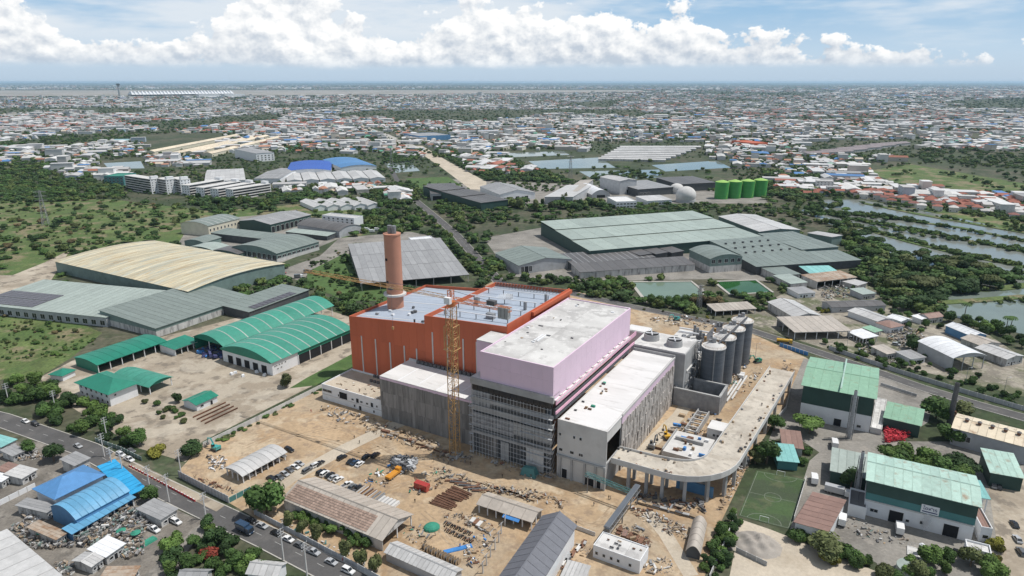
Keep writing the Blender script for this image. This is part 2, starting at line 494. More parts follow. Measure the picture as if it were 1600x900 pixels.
def shed(name, label, cat, A, B, C, h, roof='gable', axis='x', rise=2.0, wall='grey_wall', rmat='grey_roof', n=6, rows=1, over=.6, opened='', band=None, strips=None, group=None,
         doors=(), wins=(), parapet=.8, world=None, ridge=True, post='white_wall', nposts=5, thick=.16, seam=.3):
    if strips is None and n >= 5 and roof not in ('flat', 'hip'):
        strips = rmat + '_seam'
    if world:
        a, b, W = Vector(world[0]).to_3d(), Vector(world[1]).to_3d(), world[2]
        x = (b - a).normalized(); nrm = Vector((-x.y, x.x, 0))
        if W < 0:
            a, b, swap, W = b, a, True, -W
        else:
            swap = False
    else:
        a, b, cc = G(*A, h), G(*B, h), G(*C, h)
        x = (b - a).normalized(); nrm = Vector((-x.y, x.x, 0))
        W = (cc - a).dot(nrm)
        swap = W < 0
        if swap:
            a, b, W = b, a, -W
    L = (b - a).length
    x = (b - a).normalized()
    T = thing(name, label, cat, (a.x, a.y, 0), math.atan2(x.y, x.x), group)
    T['L'], T['W'], T['H'] = L, W, h
    RECTS.append((a.x, a.y, x.x, x.y, L, W))
    secs = profile(roof, rise) if roof not in ('flat', 'hip') else [[(0, 0), (1, 0)]]
    flip = swap and axis == 'y'
    if flip:
        secs = [[(1 - t, z) for t, z in reversed(s)] for s in reversed(secs)]
    allp = [secs[0][0]] + [p for s in secs for p in s[1:]]
    def zat(t):
        for (t0, z0), (t1, z1) in zip(allp, allp[1:]):
            if t <= t1 + 1e-9:
                return z0 + (z1 - z0) * (t - t0) / max(t1 - t0, 1e-9)
        return allp[-1][1]
    top = h + (parapet if roof == 'flat' else 0)
    ends = {'a': 0.0 if not swap else L, 'b': L if not swap else 0.0}
    th = .25
    def wall_poly(side, z0, z1=None):
        # outline in (s, z) along the wall from its first corner
        ln = L if side in 'fk' else W
        prof_here = (axis == 'y' and side in 'fk') or (axis == 'x' and side in 'ab')
        if z1 is not None:
            return [(0, z0), (ln, z0), (ln, z1), (0, z1)]
        if prof_here and roof not in ('flat', 'hip'):
            return [(0, z0), (ln, z0)] + [(t * ln, top + z - .02) for t, z in reversed(allp)]
        tt = 0.0 if side == 'f' or (side in 'ab' and ends[side] == 0.0) else 1.0
        zt = top - .02 + (zat(tt) if roof not in ('flat', 'hip') else 0)
        return [(0, z0), (ln, z0), (ln, zt), (0, zt)]
    def wall_piece(side, poly, m, nm='wall'):
        if side == 'f':
            P, d = [(s, 0, z) for s, z in poly], (0, th, 0)
        elif side == 'k':
            P, d = [(s, W - th, z) for s, z in poly], (0, th, 0)
        else:
            x0 = 0 if ends[side] == 0 else L - th
            P, d = [(x0, th + s * (W - 2 * th) / W, z) for s, z in poly], (th, 0, 0)
        return MB().prism(P, d).build(nm, m, T)
    for side in 'fkab':
        if side in opened:
            ln = L if side in 'fk' else W
            k = max(2, int(nposts * ln / max(L, W)) + 1)
            pm = MB().box(-.18, .18, -.18, .18, 0, top - .05).mesh('post', post)
            for i in range(k):
                s = .3 + (ln - .6) * i / (k - 1)
                if side in 'fk':
                    put('post', pm, T, (s, .3 if side == 'f' else W - .3, 0))
                elif 0 < i < k - 1 or not any(q in opened for q in 'fk'):
                    put('post', pm, T, (.3 if ends[side] == 0 else L - .3, s, 0))
            # a deep fascia or gable above the open side
            full = wall_poly(side, top - .6 if not ((axis == 'y' and side in 'fk') or (axis == 'x' and side in 'ab')) else top - .3)
            wall_piece(side, full, wall if band is None else band[2] if len(band) > 2 else wall, 'gable_panel' if len(full) > 4 else 'fascia')
        elif band:
            wall_piece(side, wall_poly(side, 0, band[0]), band[1], 'lower_wall')
            wall_piece(side, wall_poly(side, band[0]), wall, 'upper_wall')
        else:
            wall_piece(side, wall_poly(side, 0), wall)
    # roof sheets
    if roof == 'hip':
        o = over
        c0 = [(-o, -o, h - .15), (L + o, -o, h - .15), (L + o, W + o, h - .15), (-o, W + o, h - .15)]
        k = min(L, W) / 2
        r0, r1 = ((k, W / 2, h + rise), (L - k, W / 2, h + rise)) if L >= W else ((L / 2, k, h + rise), (L / 2, W - k, h + rise))
        if L >= W:
            faces = [[c0[0], c0[1], r1, r0], [c0[1], c0[2], r1], [c0[2], c0[3], r0, r1], [c0[3], c0[0], r0]]
        else:
            faces = [[c0[0], c0[1], r0], [c0[1], c0[2], r1, r0], [c0[2], c0[3], r1], [c0[3], c0[0], r0, r1]]
        for f in faces:
            MB().prism(f, (0, 0, .15)).build('roof_slope', rmat, T)
        MB().bar(r0, r1, .3).build('ridge_cap', rmat, T)
    else:
        along = L if axis == 'x' else W
        across = W if axis == 'x' else L
        inset = .35 if roof == 'flat' else -over
        al0, al1 = inset, along - inset
        seg = (al1 - al0) / n
        zb = h - .02 if roof != 'flat' else h
        for si, sec in enumerate(secs):
            pts = [(t * across, zb + z) for t, z in sec]
            if roof == 'flat':
                pts = [(.35, h), (across - .35, h)]
            else:
                if si == 0:
                    (q0, z0), (q1, z1) = pts[0], pts[1]
                    k = over / math.hypot(q1 - q0, z1 - z0)
                    pts[0] = (q0 - (q1 - q0) * k, z0 - (z1 - z0) * k)
                if si == len(secs) - 1:
                    (q0, z0), (q1, z1) = pts[-2], pts[-1]
                    k = over / math.hypot(q1 - q0, z1 - z0)
                    pts[-1] = (q1 + (q1 - q0) * k, z1 + (z1 - z0) * k)
            rw = rows if len(pts) == 2 else 1
            for r in range(rw):
                if rw > 1:
                    (q0, z0), (q1, z1) = pts
                    step = .14 if h < 9.5 else .7
                    pr_ = [(q0 + (q1 - q0) * r / rw, z0 + (z1 - z0) * r / rw + step * r), (q0 + (q1 - q0) * (r + 1) / rw - .05, z0 + (z1 - z0) * (r + 1) / rw + step * r)]
                else:
                    pr_ = pts
                def strip_mesh(w, dz, m, nm):
                    lo = [(q, z + dz) for q, z in pr_]
                    hi = [(q, z + dz + thick) for q, z in pr_]
                    k = len(lo)
                    mb = MB()
                    mp = (lambda s, q, z: (s, q, z)) if axis == 'x' else (lambda s, q, z: (q, s, z))
                    vs = []
                    for q, z in lo + hi:
                        vs.append(mp(0, q, z)); vs.append(mp(w, q, z))
                    fs = []
                    for i in range(k - 1):
                        l0, l1, h0, h1 = 2 * i, 2 * (i + 1), 2 * (k + i), 2 * (k + i + 1)
                        fs += [(h0, h0 + 1, h1 + 1, h1), (l0, l1, l1 + 1, l0 + 1), (l0, h0, h1, l1), (l0 + 1, l1 + 1, h1 + 1, h0 + 1)]
                    fs += [(0, 1, 2 * k + 1, 2 * k), (2 * (k - 1), 2 * (2 * k - 1), 2 * (2 * k - 1) + 1, 2 * (k - 1) + 1)]
                    mb.add(vs, fs)
                    me = mb.mesh(nm, m)
                    bm = bmesh.new(); bm.from_mesh(me); bmesh.ops.recalc_face_normals(bm, faces=bm.faces); bm.to_mesh(me); bm.free()
                    return me
                me = strip_mesh(seg - .06, 0, rmat, 'roof_sheet')
                for i in range(n):
                    s0 = al0 + seg * i + .03
                    jit = random.uniform(-.012, .012)
                    put('roof_sheet', me, T, (s0, 0, jit) if axis == 'x' else (0, s0, jit))
                if strips:
                    sw = seam if strips.endswith('_seam') else .7
                    ms = strip_mesh(sw, .05, strips, 'roof_strip')
                    for i in range(1, n):
                        s0 = al0 + seg * i - sw / 2
                        put('roof_strip', ms, T, (s0, 0, 0) if axis == 'x' else (0, s0, 0))
        if roof == 'gable' and ridge:
            p, q = ((-over, W / 2, h + rise + .16), (L + over, W / 2, h + rise + .16)) if axis == 'x' else ((L / 2, -over, h + rise + .16), (L / 2, W + over, h + rise + .16))
            MB().bar(p, q, .35).build('ridge_cap', rmat, T)
    # doors and windows: (side, t0..t1 list or count, z, w, h)
    for kind, lst in (('door', doors), ('window', wins)):
        for side, ts, z0, w, hh in lst:
            fm, pm = opening_mesh(w, hh, kind)
            if isinstance(ts, int):
                ts = [(i + .5) / ts for i in range(ts)]
            for t in ts:
                if side in 'fk':
                    xx = L * (1 - t if swap else t)
                    loc, rz = ((xx, 0, z0), 0) if side == 'f' else ((xx, W, z0), math.pi)
                else:
                    loc, rz = ((0, W * t, z0), -math.pi / 2) if ends[side] == 0 else ((L, W * t, z0), math.pi / 2)
                o = put(kind, fm, T, loc, rz)
                put('pane' if kind == 'window' else 'doorway_shade', pm, o)
    return T
def local(T, px, py, z):
    """a point of the picture at height z, in the frame of thing T"""
    p = G(px, py, z) - Vector(T.location)
    a = -T.rotation_euler.z
    return Vector((p.x * math.cos(a) - p.y * math.sin(a), p.x * math.sin(a) + p.y * math.cos(a), z))

# ------------------------------------------------------------------ trees
def crown_mesh(name, m, seed, lobes, leaves, spread=(1, 1, .8), size=.12, core=.78):
    r = random.Random(seed)
    mb = MB()
    L_ = []
    for i in range(lobes):
        a, d = r.uniform(0, 6.28), (0 if i == 0 else r.uniform(.35, .62))
        rad = r.uniform(.42, .60) if i else .68
        L_.append(((math.cos(a) * d * spread[0], math.sin(a) * d * spread[1], r.uniform(-.25, .45) * spread[2]), (rad * spread[0], rad * spread[1], rad * spread[2])))
    for c_, rr in L_:
        o = len(mb.v)
        mb.sphere(c_, tuple(k * core for k in rr), 8, 5)
        for i in range(o, len(mb.v)):
            mb.v[i] = tuple(x + r.uniform(-.05, .05) for x in mb.v[i])
    for i in range(leaves):
        c_, rr = r.choice(L_)
        t, z = r.uniform(0, 6.28), r.uniform(-.75, 1)
        q = math.sqrt(max(0, 1 - z * z))
        nrm = Vector((q * math.cos(t), q * math.sin(t), z))
        k = r.uniform(.80, 1.10)
        p = Vector((c_[0] + nrm.x * rr[0] * k, c_[1] + nrm.y * rr[1] * k, c_[2] + nrm.z * rr[2] * k))
        nn = (nrm + Vector((r.uniform(-.8, .8), r.uniform(-.8, .8), r.uniform(-.3, .9)))).normalized()
        u_ = nn.orthogonal().normalized()
        u_.rotate(Matrix.Rotation(r.uniform(0, 6.28), 3, nn))
        w_ = nn.cross(u_)
        s_ = size * r.uniform(.6, 1.4)
        mb.add([p - u_ * s_ - w_ * s_ * .6, p + u_ * s_ * .2 - w_ * s_, p + u_ * s_ + w_ * s_ * .5, p - u_ * s_ * .3 + w_ * s_], [(0, 1, 2, 3)])
    return mb.mesh(name, m)
def trunk_mesh(seed):
    r = random.Random(seed)
    mb = MB()
    mb.cyl(0, 0, 0, .55, .045, .03, 7)
    for i in range(4):
        a = i * 1.57 + r.uniform(-.4, .4)
        p = Vector((0, 0, .38 + .04 * i)); q = p + Vector((math.cos(a) * .24, math.sin(a) * .24, .26))
        mb.loft([p + Vector((.02 * math.cos(k * 2.09), .02 * math.sin(k * 2.09), 0)) for k in range(3)], [q + Vector((.008 * math.cos(k * 2.09), .008 * math.sin(k * 2.09), 0)) for k in range(3)])
    return mb.mesh('trunk', 'bark')
TRUNKS = [trunk_mesh(i) for i in range(3)]
CROWNS = {}
def crown(kind, i):
    key = (kind, i)
    if key not in CROWNS:
        shape, leaf = kind
        if shape == 'round':
            me = crown_mesh('crown', leaf, i * 7 + 1, 6, 1300, (1, 1, .85), .085)
        elif shape == 'flat':
            me = crown_mesh('crown', leaf, i * 7 + 2, 8, 1500, (1.15, 1.15, .42), .08)
        elif shape == 'tall':
            me = crown_mesh('crown', leaf, i * 7 + 3, 7, 1200, (.62, .62, 1.35), .075)
        else:
            me = crown_mesh('crown', leaf, i * 7 + 4, 5, 800, (1, 1, .6), .10)
        CROWNS[key] = me
    return CROWNS[key]
TREES = []
def tree(p, h, wd, shape='round', leaf='leaf', label='', group='', cat='tree', name='tree'):
    T = thing(name, label, cat, (p.x, p.y, p.z), random.uniform(0, 6.28), group)
    i = random.randrange(3)
    bush = shape == 'bush'
    cz = {'round': .55, 'flat': .70, 'tall': .54, 'bush': .30}[shape] * h
    ch = {'round': .52, 'flat': .62, 'tall': .38, 'bush': .70}[shape] * h
    put('trunk', TRUNKS[i], T, (0, 0, 0), 0, (h * (1.0 if not bush else .7), h * (1.0 if not bush else .7), h * (1.15 if shape != 'tall' else 1.3) * (.5 if bush else 1)))
    c_ = put('crown', crown((shape, leaf), i), T, (0, 0, cz), 0, (wd * .56, wd * .56, ch))
    TREES.append(T)
    return T
def inside(p, poly):
    x, y = p
    r = False
    for (x0, y0), (x1, y1) in zip(poly, poly[1:] + poly[:1]):
        if (y0 > y) != (y1 > y) and x < (x1 - x0) * (y - y0) / (y1 - y0) + x0:
            r = not r
    return r
FILL = []
TONE = {'leaf': 'green', 'leaf_dark': 'dark', 'leaf_light': 'bright green', 'leaf_olive': 'olive', 'leaf_dry': 'dry brown', 'leaf_yellow': 'yellow', 'leaf_red': 'red'}
def grove(poly, n, h0, h1, shapes, leaves, label, group, ratio=(.8, 1.1), cat='tree', name='tree', mind=.45, z=0.0):
    xs, ys = [p[0] for p in poly], [p[1] for p in poly]
    if sum(ys) / len(ys) < 480 and cat == 'tree':
        FILL.append((poly, int(n * 1.3), h0 * .8, h1, z))
        n = int(n * .6)
    mx_, my_ = sum(xs) / len(xs), sum(ys) / len(ys)
    got, tries = [], 0
    while len(got) < n and tries < n * 60:
        tries += 1
        q = (random.uniform(min(xs), max(xs)), random.uniform(min(ys), max(ys)))
        if not inside(q, poly):
            continue
        p = G(*q)
        h = random.uniform(h0, h1)
        if any((p - g).length < mind * (h + hh) / 2 for g, hh in got):
            continue
        got.append((p, h))
        p.z = z
        sh_, lf_ = random.choice(shapes), random.choice(leaves)
        size = 'small' if h < h0 + (h1 - h0) * .33 else 'large' if h > h0 + (h1 - h0) * .67 else 'middling'
        where = ('far ' if q[1] < my_ else 'near ') + ('left' if q[0] < mx_ - (max(xs) - min(xs)) * .17 else 'right' if q[0] > mx_ + (max(xs) - min(xs)) * .17 else 'middle')
        lab_ = '%s %s %s, %s' % (size, TONE[lf_], label, where)
        if len(lab_.split()) > 16:
            lab_ = '%s %s, %s' % (TONE[lf_].split()[0], label, where)
        tree(p, h, h * random.uniform(*ratio), sh_, lf_, lab_, group, cat, name)

# ------------------------------------------------------------------ vehicles
def wheel_meshes():
    t, r = MB(), MB()
    n = 14
    ring = lambda rad, y: [(rad * math.cos(6.28319 * i / n), y, rad * math.sin(6.28319 * i / n)) for i in range(n)]
    t.loft(ring(.33, -.11), ring(.33, .11))
    r.loft(ring(.2, -.12), ring(.2, .12))
    return t.mesh('tyre', 'tyre'), r.mesh('rim', 'rim')
TYRE, RIM = wheel_meshes()
def car_meshes(kind):
    key = 'car' + kind
    if key in _cache:
        return _cache[key]
    ln = {'sedan': 4.5, 'suv': 4.6, 'pickup': 5.2}[kind]
    wd = .88
    hb = {'sedan': .86, 'suv': 1.0, 'pickup': 1.0}[kind]
    x0, x1 = -ln / 2, ln / 2
    side = [(x0, .32), (x1, .32), (x1 + .04, .6), (x1 - .12, hb - .08), (x0 + .08, hb), (x0 - .02, .6)]
    body = MB()
    body.loft([(x, -wd, z) for x, z in side], [(x, wd, z) for x, z in side])
    ch = {'sedan': 1.42, 'suv': 1.68, 'pickup': 1.72}[kind]
    if kind == 'sedan':
        lo, hi = (-1.75, 1.05), (-1.0, .35)
    elif kind == 'suv':
        lo, hi = (-2.2, 1.1), (-1.95, .45)
    else:
        lo, hi = (-.75, 1.3), (-.6, .65)
    glass, roof = MB(), MB()
    glass.loft([(lo[0], -wd + .05, hb - .02), (lo[1], -wd + .05, hb - .02), (lo[1], wd - .05, hb - .02), (lo[0], wd - .05, hb - .02)],
               [(hi[0], -wd + .2, ch), (hi[1], -wd + .2, ch), (hi[1], wd - .2, ch), (hi[0], wd - .2, ch)])
    roof.box(hi[0] - .03, hi[1] + .03, -wd + .17, wd - .17, ch, ch + .05)
    for sx in (0, 1):
        for sy in (-1, 1):
            roof.bar(((lo[sx]), sy * (wd - .06), hb), (hi[sx], sy * (wd - .2), ch + .03), .09)
    bed = None
    if kind == 'pickup':
        bed = MB().box(x0 + .12, -.85, -wd + .12, wd - .12, hb - .02, hb + .02)
        body.box(x0, -.8, -wd, -wd + .1, hb - .05, hb + .16).box(x0, -.8, wd - .1, wd, hb - .05, hb + .16).box(x0, x0 + .1, -wd, wd, hb - .05, hb + .16)
    _cache[key] = (body, glass.mesh('windows', 'glass'), roof, bed.mesh('load_bed', 'dark_steel') if bed else None, ln, {})
    return _cache[key]
LAMP = MB().box(-.06, .06, -.2, .2, -.08, .08).mesh('headlight', 'lamp_glass')
def car(p, ang, colour, label, group, kind='sedan'):
    body, gl, roof, bed, ln, ms = car_meshes(kind)
    if colour not in ms:
        ms[colour] = (body.mesh('body', PAINT[colour]), roof.mesh('roof', PAINT[colour]))
    T = thing('car' if kind != 'pickup' else 'pickup_truck', label, 'car' if kind != 'pickup' else 'pickup', p, ang, group)
    put('body', ms[colour][0], T); put('roof', ms[colour][1], T); put('windows', gl, T)
    if bed:
        put('load_bed', bed, T)
    for sx in (-.31, .31):
        for sy in (-.8, .8):
            w = put('wheel', TYRE, T, (sx * ln, sy, .33)); put('rim', RIM, w)
    for sy in (-.62, .62):
        put('headlight', LAMP, T, (ln / 2, sy, .66))
    return T
def truck(p, ang, cabc, boxc, label, group=None, ln=8.0, tank=False, boxh=2.4):
    T = thing('truck', label, 'truck', p, ang, group)
    MB().loft([(ln / 2 - 2.0, -1.15, .6), (ln / 2, -1.15, .6), (ln / 2, 1.15, .6), (ln / 2 - 2.0, 1.15, .6)], [(ln / 2 - 2.0, -1.1, 2.7), (ln / 2 - .35, -1.1, 2.7), (ln / 2 - .35, 1.1, 2.7), (ln / 2 - 2.0, 1.1, 2.7)]).build('cab', PAINT[cabc], T)
    MB().loft([(ln / 2 - .12, -1.0, 1.55), (ln / 2 + .02, -1.0, 1.55), (ln / 2 + .02, 1.0, 1.55), (ln / 2 - .12, 1.0, 1.55)], [(ln / 2 - .35, -.95, 2.45), (ln / 2 - .22, -.95, 2.45), (ln / 2 - .22, .95, 2.45), (ln / 2 - .35, .95, 2.45)]).build('windscreen', 'glass', T)
    MB().box(-ln / 2, ln / 2 - .3, -.5, .5, .55, .85).build('chassis', 'dark_steel', T)
    if tank:
        mb = MB(); n = 16
        ring = lambda x, r: [(x, r * 1.1 * math.cos(6.28 * i / n), 1.95 + r * math.sin(6.28 * i / n)) for i in range(n)]
        mb.loft(ring(-ln / 2, .95), ring(ln / 2 - 2.3, .95)); mb.build('tank', PAINT[boxc], T)
    else:
        MB().box(-ln / 2, ln / 2 - 2.2, -1.2, 1.2, .9, .9 + boxh).build('cargo_box', PAINT[boxc], T)
    for sx in (-ln / 2 + 1.2, -ln / 2 + 2.4, ln / 2 - 1.1):
        for sy in (-.95, .95):
            w = put('wheel', TYRE, T, (sx, sy, .48), 0, (1.45, 1.6, 1.45)); put('rim', RIM, w)
    for sy in (-.85, .85):
        put('headlight', LAMP, T, (ln / 2 + .02, sy, .95))
    return T
def excavator(p, ang, colour, label, bend=0.0):
    T = thing('excavator', label, 'excavator', p, ang)
    for sy in (-1.1, 1.1):
        MB().loft([(-1.7, sy - .3, .12), (1.7, sy - .3, .12), (2.0, sy - .3, .5), (1.7, sy - .3, .85), (-1.7, sy - .3, .85), (-2.0, sy - .3, .5)], [(-1.7, sy + .3, .0), (1.7, sy + .3, .0), (2.0, sy + .3, .5), (1.7, sy + .3, .85), (-1.7, sy + .3, .85), (-2.0, sy + .3, .5)]).build('track', 'dark_steel', T)
    MB().box(-2.1, 1.2, -1.25, 1.25, 1.0, 1.9).build('body', PAINT[colour], T)
    MB().box(-2.2, -1.3, -1.2, 1.2, 1.9, 2.4).build('counterweight', PAINT[colour], T)
    cb = MB().loft([(0, .2, 1.9), (1.4, .2, 1.9), (1.4, 1.2, 1.9), (0, 1.2, 1.9)], [(.1, .25, 3.0), (1.1, .25, 3.0), (1.1, 1.15, 3.0), (.1, 1.15, 3.0)]).build('cab', 'glass', T)
    MB().box(.02, 1.18, .18, 1.22, 3.0, 3.1).build('cab_roof', PAINT[colour], cb)
    bm_ = MB().bar((1.0, -.3, 1.7), (3.0, -.3, 4.6 + bend), .5).bar((3.0, -.3, 4.6 + bend), (5.0, -.3, 4.2 + bend), .45).build('boom', PAINT[colour], T)
    MB().bar((5.0, -.3, 4.3 + bend), (5.7, -.3, 1.8 + bend), .35).build('arm', PAINT[colour], T)
    MB().loft([(5.4, -.8, 1.9 + bend), (6.0, -.8, 1.6 + bend), (5.6, -.8, .8 + bend), (5.0, -.8, .9 + bend)], [(5.4, .2, 1.9 + bend), (6.0, .2, 1.6 + bend), (5.6, .2, .8 + bend), (5.0, .2, .9 + bend)]).build('bucket', 'dark_steel', T)
    return T
# ------------------------------------------------------------------ the ground and everything laid on it
gm = bpy.data.meshes.new('ground')
gm.from_pydata([(-90000, -2000, 0), (90000, -2000, 0), (90000, 110000, 0), (-90000, 110000, 0)], [], [(0, 1, 2, 3)])
gm.materials.append(MATS['ground'])
struct(put('ground', gm))
sheet('meadow', [(-120, 300), (180, 312), (330, 330), (480, 318), (640, 345), (560, 370), (300, 400), (60, 440), (20, 460), (160, 520), (110, 560), (60, 590), (-120, 600)], .02, 'meadow')
sheet('site_ground', [(318, 693), (505, 603), (600, 520), (770, 440), (900, 455), (1010, 484), (1165, 517), (1262, 560), (1222, 640), (1190, 690), (1165, 735), (1120, 830), (1100, 905), (1090, 1000), (520, 1000), (470, 856), (391, 805), (300, 752), (280, 735)], .04, 'sand')
sheet('depot_yard', [(62, 590), (128, 556), (300, 515), (470, 470), (545, 495), (552, 565), (500, 597), (316, 690), (290, 722), (215, 700), (150, 660), (85, 620)], .05, 'yard_concrete')
sheet('lawn', [(452, 607), (480, 590), (560, 548), (552, 585), (505, 601)], .08, 'lawn')
sheet('lawn', [(480, 425), (540, 395), (600, 430), (610, 470), (540, 470), (480, 445)], .06, 'lawn')
sheet('scrap_yard_ground', [(-80, 690), (60, 690), (120, 712), (215, 770), (318, 815), (300, 850), (220, 1000), (-120, 1000)], .04, 'scrap_ground')
sheet('dirt_patch', [(-80, 430), (20, 430), (70, 410), (110, 390), (60, 470), (-80, 480)], .05, 'yard_concrete')
sheet('factory_yard', [(430, 425), (500, 400), (530, 372), (640, 362), (690, 372), (690, 392), (560, 385), (540, 400), (480, 430), (470, 440)], .05, 'grey_yard')
sheet('factory_yard', [(270, 395), (430, 415), (560, 360), (560, 345), (420, 335), (300, 345)], .03, 'grey_yard')
sheet('factory_yard', [(755, 372), (850, 355), (880, 360), (940, 400), (1120, 395), (1190, 420), (1215, 440), (1120, 436), (900, 440), (800, 432)], .05, 'grey_yard')
sheet('factory_yard', [(650, 300), (760, 325), (900, 318), (1120, 318), (1200, 318), (1190, 300), (950, 290), (700, 280)], .05, 'grey_yard')
sheet('factory_yard', [(1130, 480), (1200, 470), (1245, 450), (1345, 440), (1420, 480), (1540, 520), (1600, 560), (1600, 620), (1480, 590), (1290, 545), (1160, 505)], .05, 'workshop_yard')
sheet('factory_yard', [(1222, 640), (1256, 560), (1385, 580), (1460, 620), (1450, 660), (1385, 700), (1300, 720), (1240, 680), (1200, 690)], .05, 'grey_yard')
sheet('factory_yard', [(1265, 720), (1300, 690), (1600, 690), (1600, 1000), (1400, 1000), (1370, 880), (1290, 840), (1230, 830)], .06, 'grey_yard')
sheet('concrete_lane', [(1540, 735), (1600, 745), (1640, 1000), (1575, 1000), (1555, 830)], .09, 'yard_concrete')
sheet('sand_lot', [(1158, 812), (1205, 828), (1290, 862), (1400, 905), (1440, 1000), (1120, 1000), (1148, 860)], .08, 'pale_sand')
sheet('sandy_track', [(640, 228), (660, 228), (700, 252), (760, 284), (760, 296), (735, 296), (690, 262)], .06, 'pale_sand')
sheet('rice_field', [(633, 279), (700, 276), (722, 290), (660, 296)], .06, 'lawn')
sheet('crop_field', [(1352, 268), (1420, 256), (1620, 290), (1620, 318), (1500, 300), (1400, 285)], .06, 'meadow')
sheet('crop_field', [(1380, 312), (1420, 308), (1620, 352), (1620, 372), (1440, 335)], .06, 'meadow')
sheet('airfield', [(-400, 141.5), (1000, 140.5), (1010, 143.5), (420, 149), (-400, 151)], .3, 'airfield')
# ponds
def pond(pts, m, z=.1):
    return sheet('pond_water', pts, z, m)
pond([(1250, 330), (1290, 312), (1345, 312), (1470, 335), (1640, 372), (1640, 470), (1560, 450), (1470, 462), (1430, 420), (1330, 365)], 'pond_water')
pond([(1460, 470), (1480, 455), (1545, 457), (1600, 440), (1680, 470), (1680, 545), (1600, 523), (1545, 508), (1490, 495)], 'milky_water', .14)
pond([(985, 441), (1080, 440), (1102, 458), (1095, 466), (1010, 473)], 'jade_water', .12)
pond([(1115, 440.5), (1181, 438), (1207, 457), (1141, 461)], 'green_water', .12)
pond([(826, 252), (936, 246), (962, 262), (845, 264)], 'milky_water')
pond([(905, 268), (1030, 265), (1035, 277), (930, 282)], 'milky_water')
pond([(1018, 258), (1120, 251), (1142, 262), (1040, 268)], 'milky_water')
pond([(600, 256), (640, 250), (656, 267), (615, 270)], 'milky_water')
pond([(162, 255), (220, 252), (226, 263), (170, 264)], 'milky_water')
pond([(775, 240), (880, 236), (890, 242), (790, 246)], 'milky_water')
# concrete rims of the two lined ponds and grassy bunds across the fish ponds
def strip_mesh(P, w, z0, z1):
    mb = MB()
    n = len(P)
    Ls, Rs = [], []
    for i in range(n):
        d = (P[min(i + 1, n - 1)] - P[max(i - 1, 0)]).normalized()
        q = Vector((-d.y, d.x, 0)) * w / 2
        Ls.append(P[i] + q); Rs.append(P[i] - q)
    vs = []
    for l, r in zip(Ls, Rs):
        vs += [(l.x, l.y, z1), (r.x, r.y, z1), (l.x, l.y, z0), (r.x, r.y, z0)]
    fs = []
    for i in range(n - 1):
        a, b = 4 * i, 4 * (i + 1)
        fs += [(a, a + 1, b + 1, b), (a, b, b + 2, a + 2), (a + 1, a + 3, b + 3, b + 1)]
    fs += [(0, 2, 3, 1), (4 * n - 4, 4 * n - 3, 4 * n - 1, 4 * n - 2)]
    return mb.add(vs, fs)
def path(name, pts, w, z0, z1, m):
    P = [G(*p) for p in pts]
    STRIPS.append((P, w))
    o = P[0].copy()
    return struct(strip_mesh([p - o for p in P], w, z0, z1).build(name, m, None, o))
for pts in ([(985, 441), (1080, 440), (1102, 458), (1095, 466)], [(985, 441), (1010, 473)], [(1115, 440.5), (1181, 438), (1207, 457), (1141, 461), (1115, 440.5)]):
    path('pond_rim', pts, 2.5, 0, .5, 'kerb')
for pts, w in (([(1350, 318), (1440, 336), (1640, 371)], 9), ([(1295, 333), (1366, 338), (1430, 347), (1500, 356), (1640, 385)], 7), ([(1262, 328), (1340, 345), (1400, 353), (1470, 368), (1640, 402)], 7),
               ([(1330, 352), (1420, 378), (1500, 398), (1640, 425)], 9), ([(1466, 474), (1530, 470), (1600, 464), (1680, 470)], 8), ([(1300, 372), (1400, 405), (1470, 440), (1560, 452), (1640, 442)], 10)):
    path('pond_bank', pts, w, 0, .7, 'meadow')
# roads
def road(pts, w, kerbs=True, m='asphalt', dashes=0, name='road', z=.12):
    P = [G(*p) for p in pts]
    STRIPS.append((P, w + 3))
    o = P[0].copy()
    Q = [p - o for p in P]
    r = struct(strip_mesh(Q, w, 0, z).build(name, m, None, o))
    if kerbs:
        for sgn in (-1, 1):
            K = []
            for i in range(len(Q)):
                d = (Q[min(i + 1, len(Q) - 1)] - Q[max(i - 1, 0)]).normalized()
                K.append(Q[i] + Vector((-d.y, d.x, 0)) * sgn * (w / 2 + .2))
            for a, b in zip(K, K[1:]):
                k = max(1, int((b - a).length / 12))
                for j in range(k):
                    strip_mesh([a + (b - a) * (j + .01) / k, a + (b - a) * (j + .99) / k], .4, 0, z + .13).build('kerb', 'kerb', r)
    if dashes:
        for a, b in zip(Q, Q[1:]):
            k = int((b - a).length / dashes)
            for j in range(k):
                strip_mesh([a + (b - a) * (j + .3) / k, a + (b - a) * (j + .62) / k], .14, z, z + .006).build('lane_marking', 'marking', r)
    return r
road([(-60, 640), (0, 655), (60, 676), (135, 702), (215, 745), (310, 790), (420, 842), (520, 893), (640, 960)], 9.5, True, dashes=9)
road([(334, 812), (290, 850), (235, 905), (180, 960)], 5.5, False, 'grey_yard', z=.10)
road([(648, 312), (684, 342), (714, 368), (742, 400), (775, 435), (790, 452)], 9, True, dashes=10)
road([(610, 262), (625, 290), (648, 312)], 8, False)
road([(880, 456), (1000, 482), (1165, 514), (1270, 548), (1380, 585), (1440, 606), (1525, 632), (1640, 664)], 8, True, dashes=10)
road([(560, 196), (600, 210), (650, 232)], 26, False, 'kerb')
path('site_track', [(640, 655), (598, 672), (540, 700), (486, 730), (452, 748), (420, 770)], 7, 0, .07, 'pale_sand')
path('site_track', [(1085, 615), (1060, 650), (1020, 690), (985, 730)], 6, 0, .07, 'pale_sand')
path('site_track', [(1010, 800), (1040, 835), (1080, 900)], 5, 0, .07, 'pale_sand')
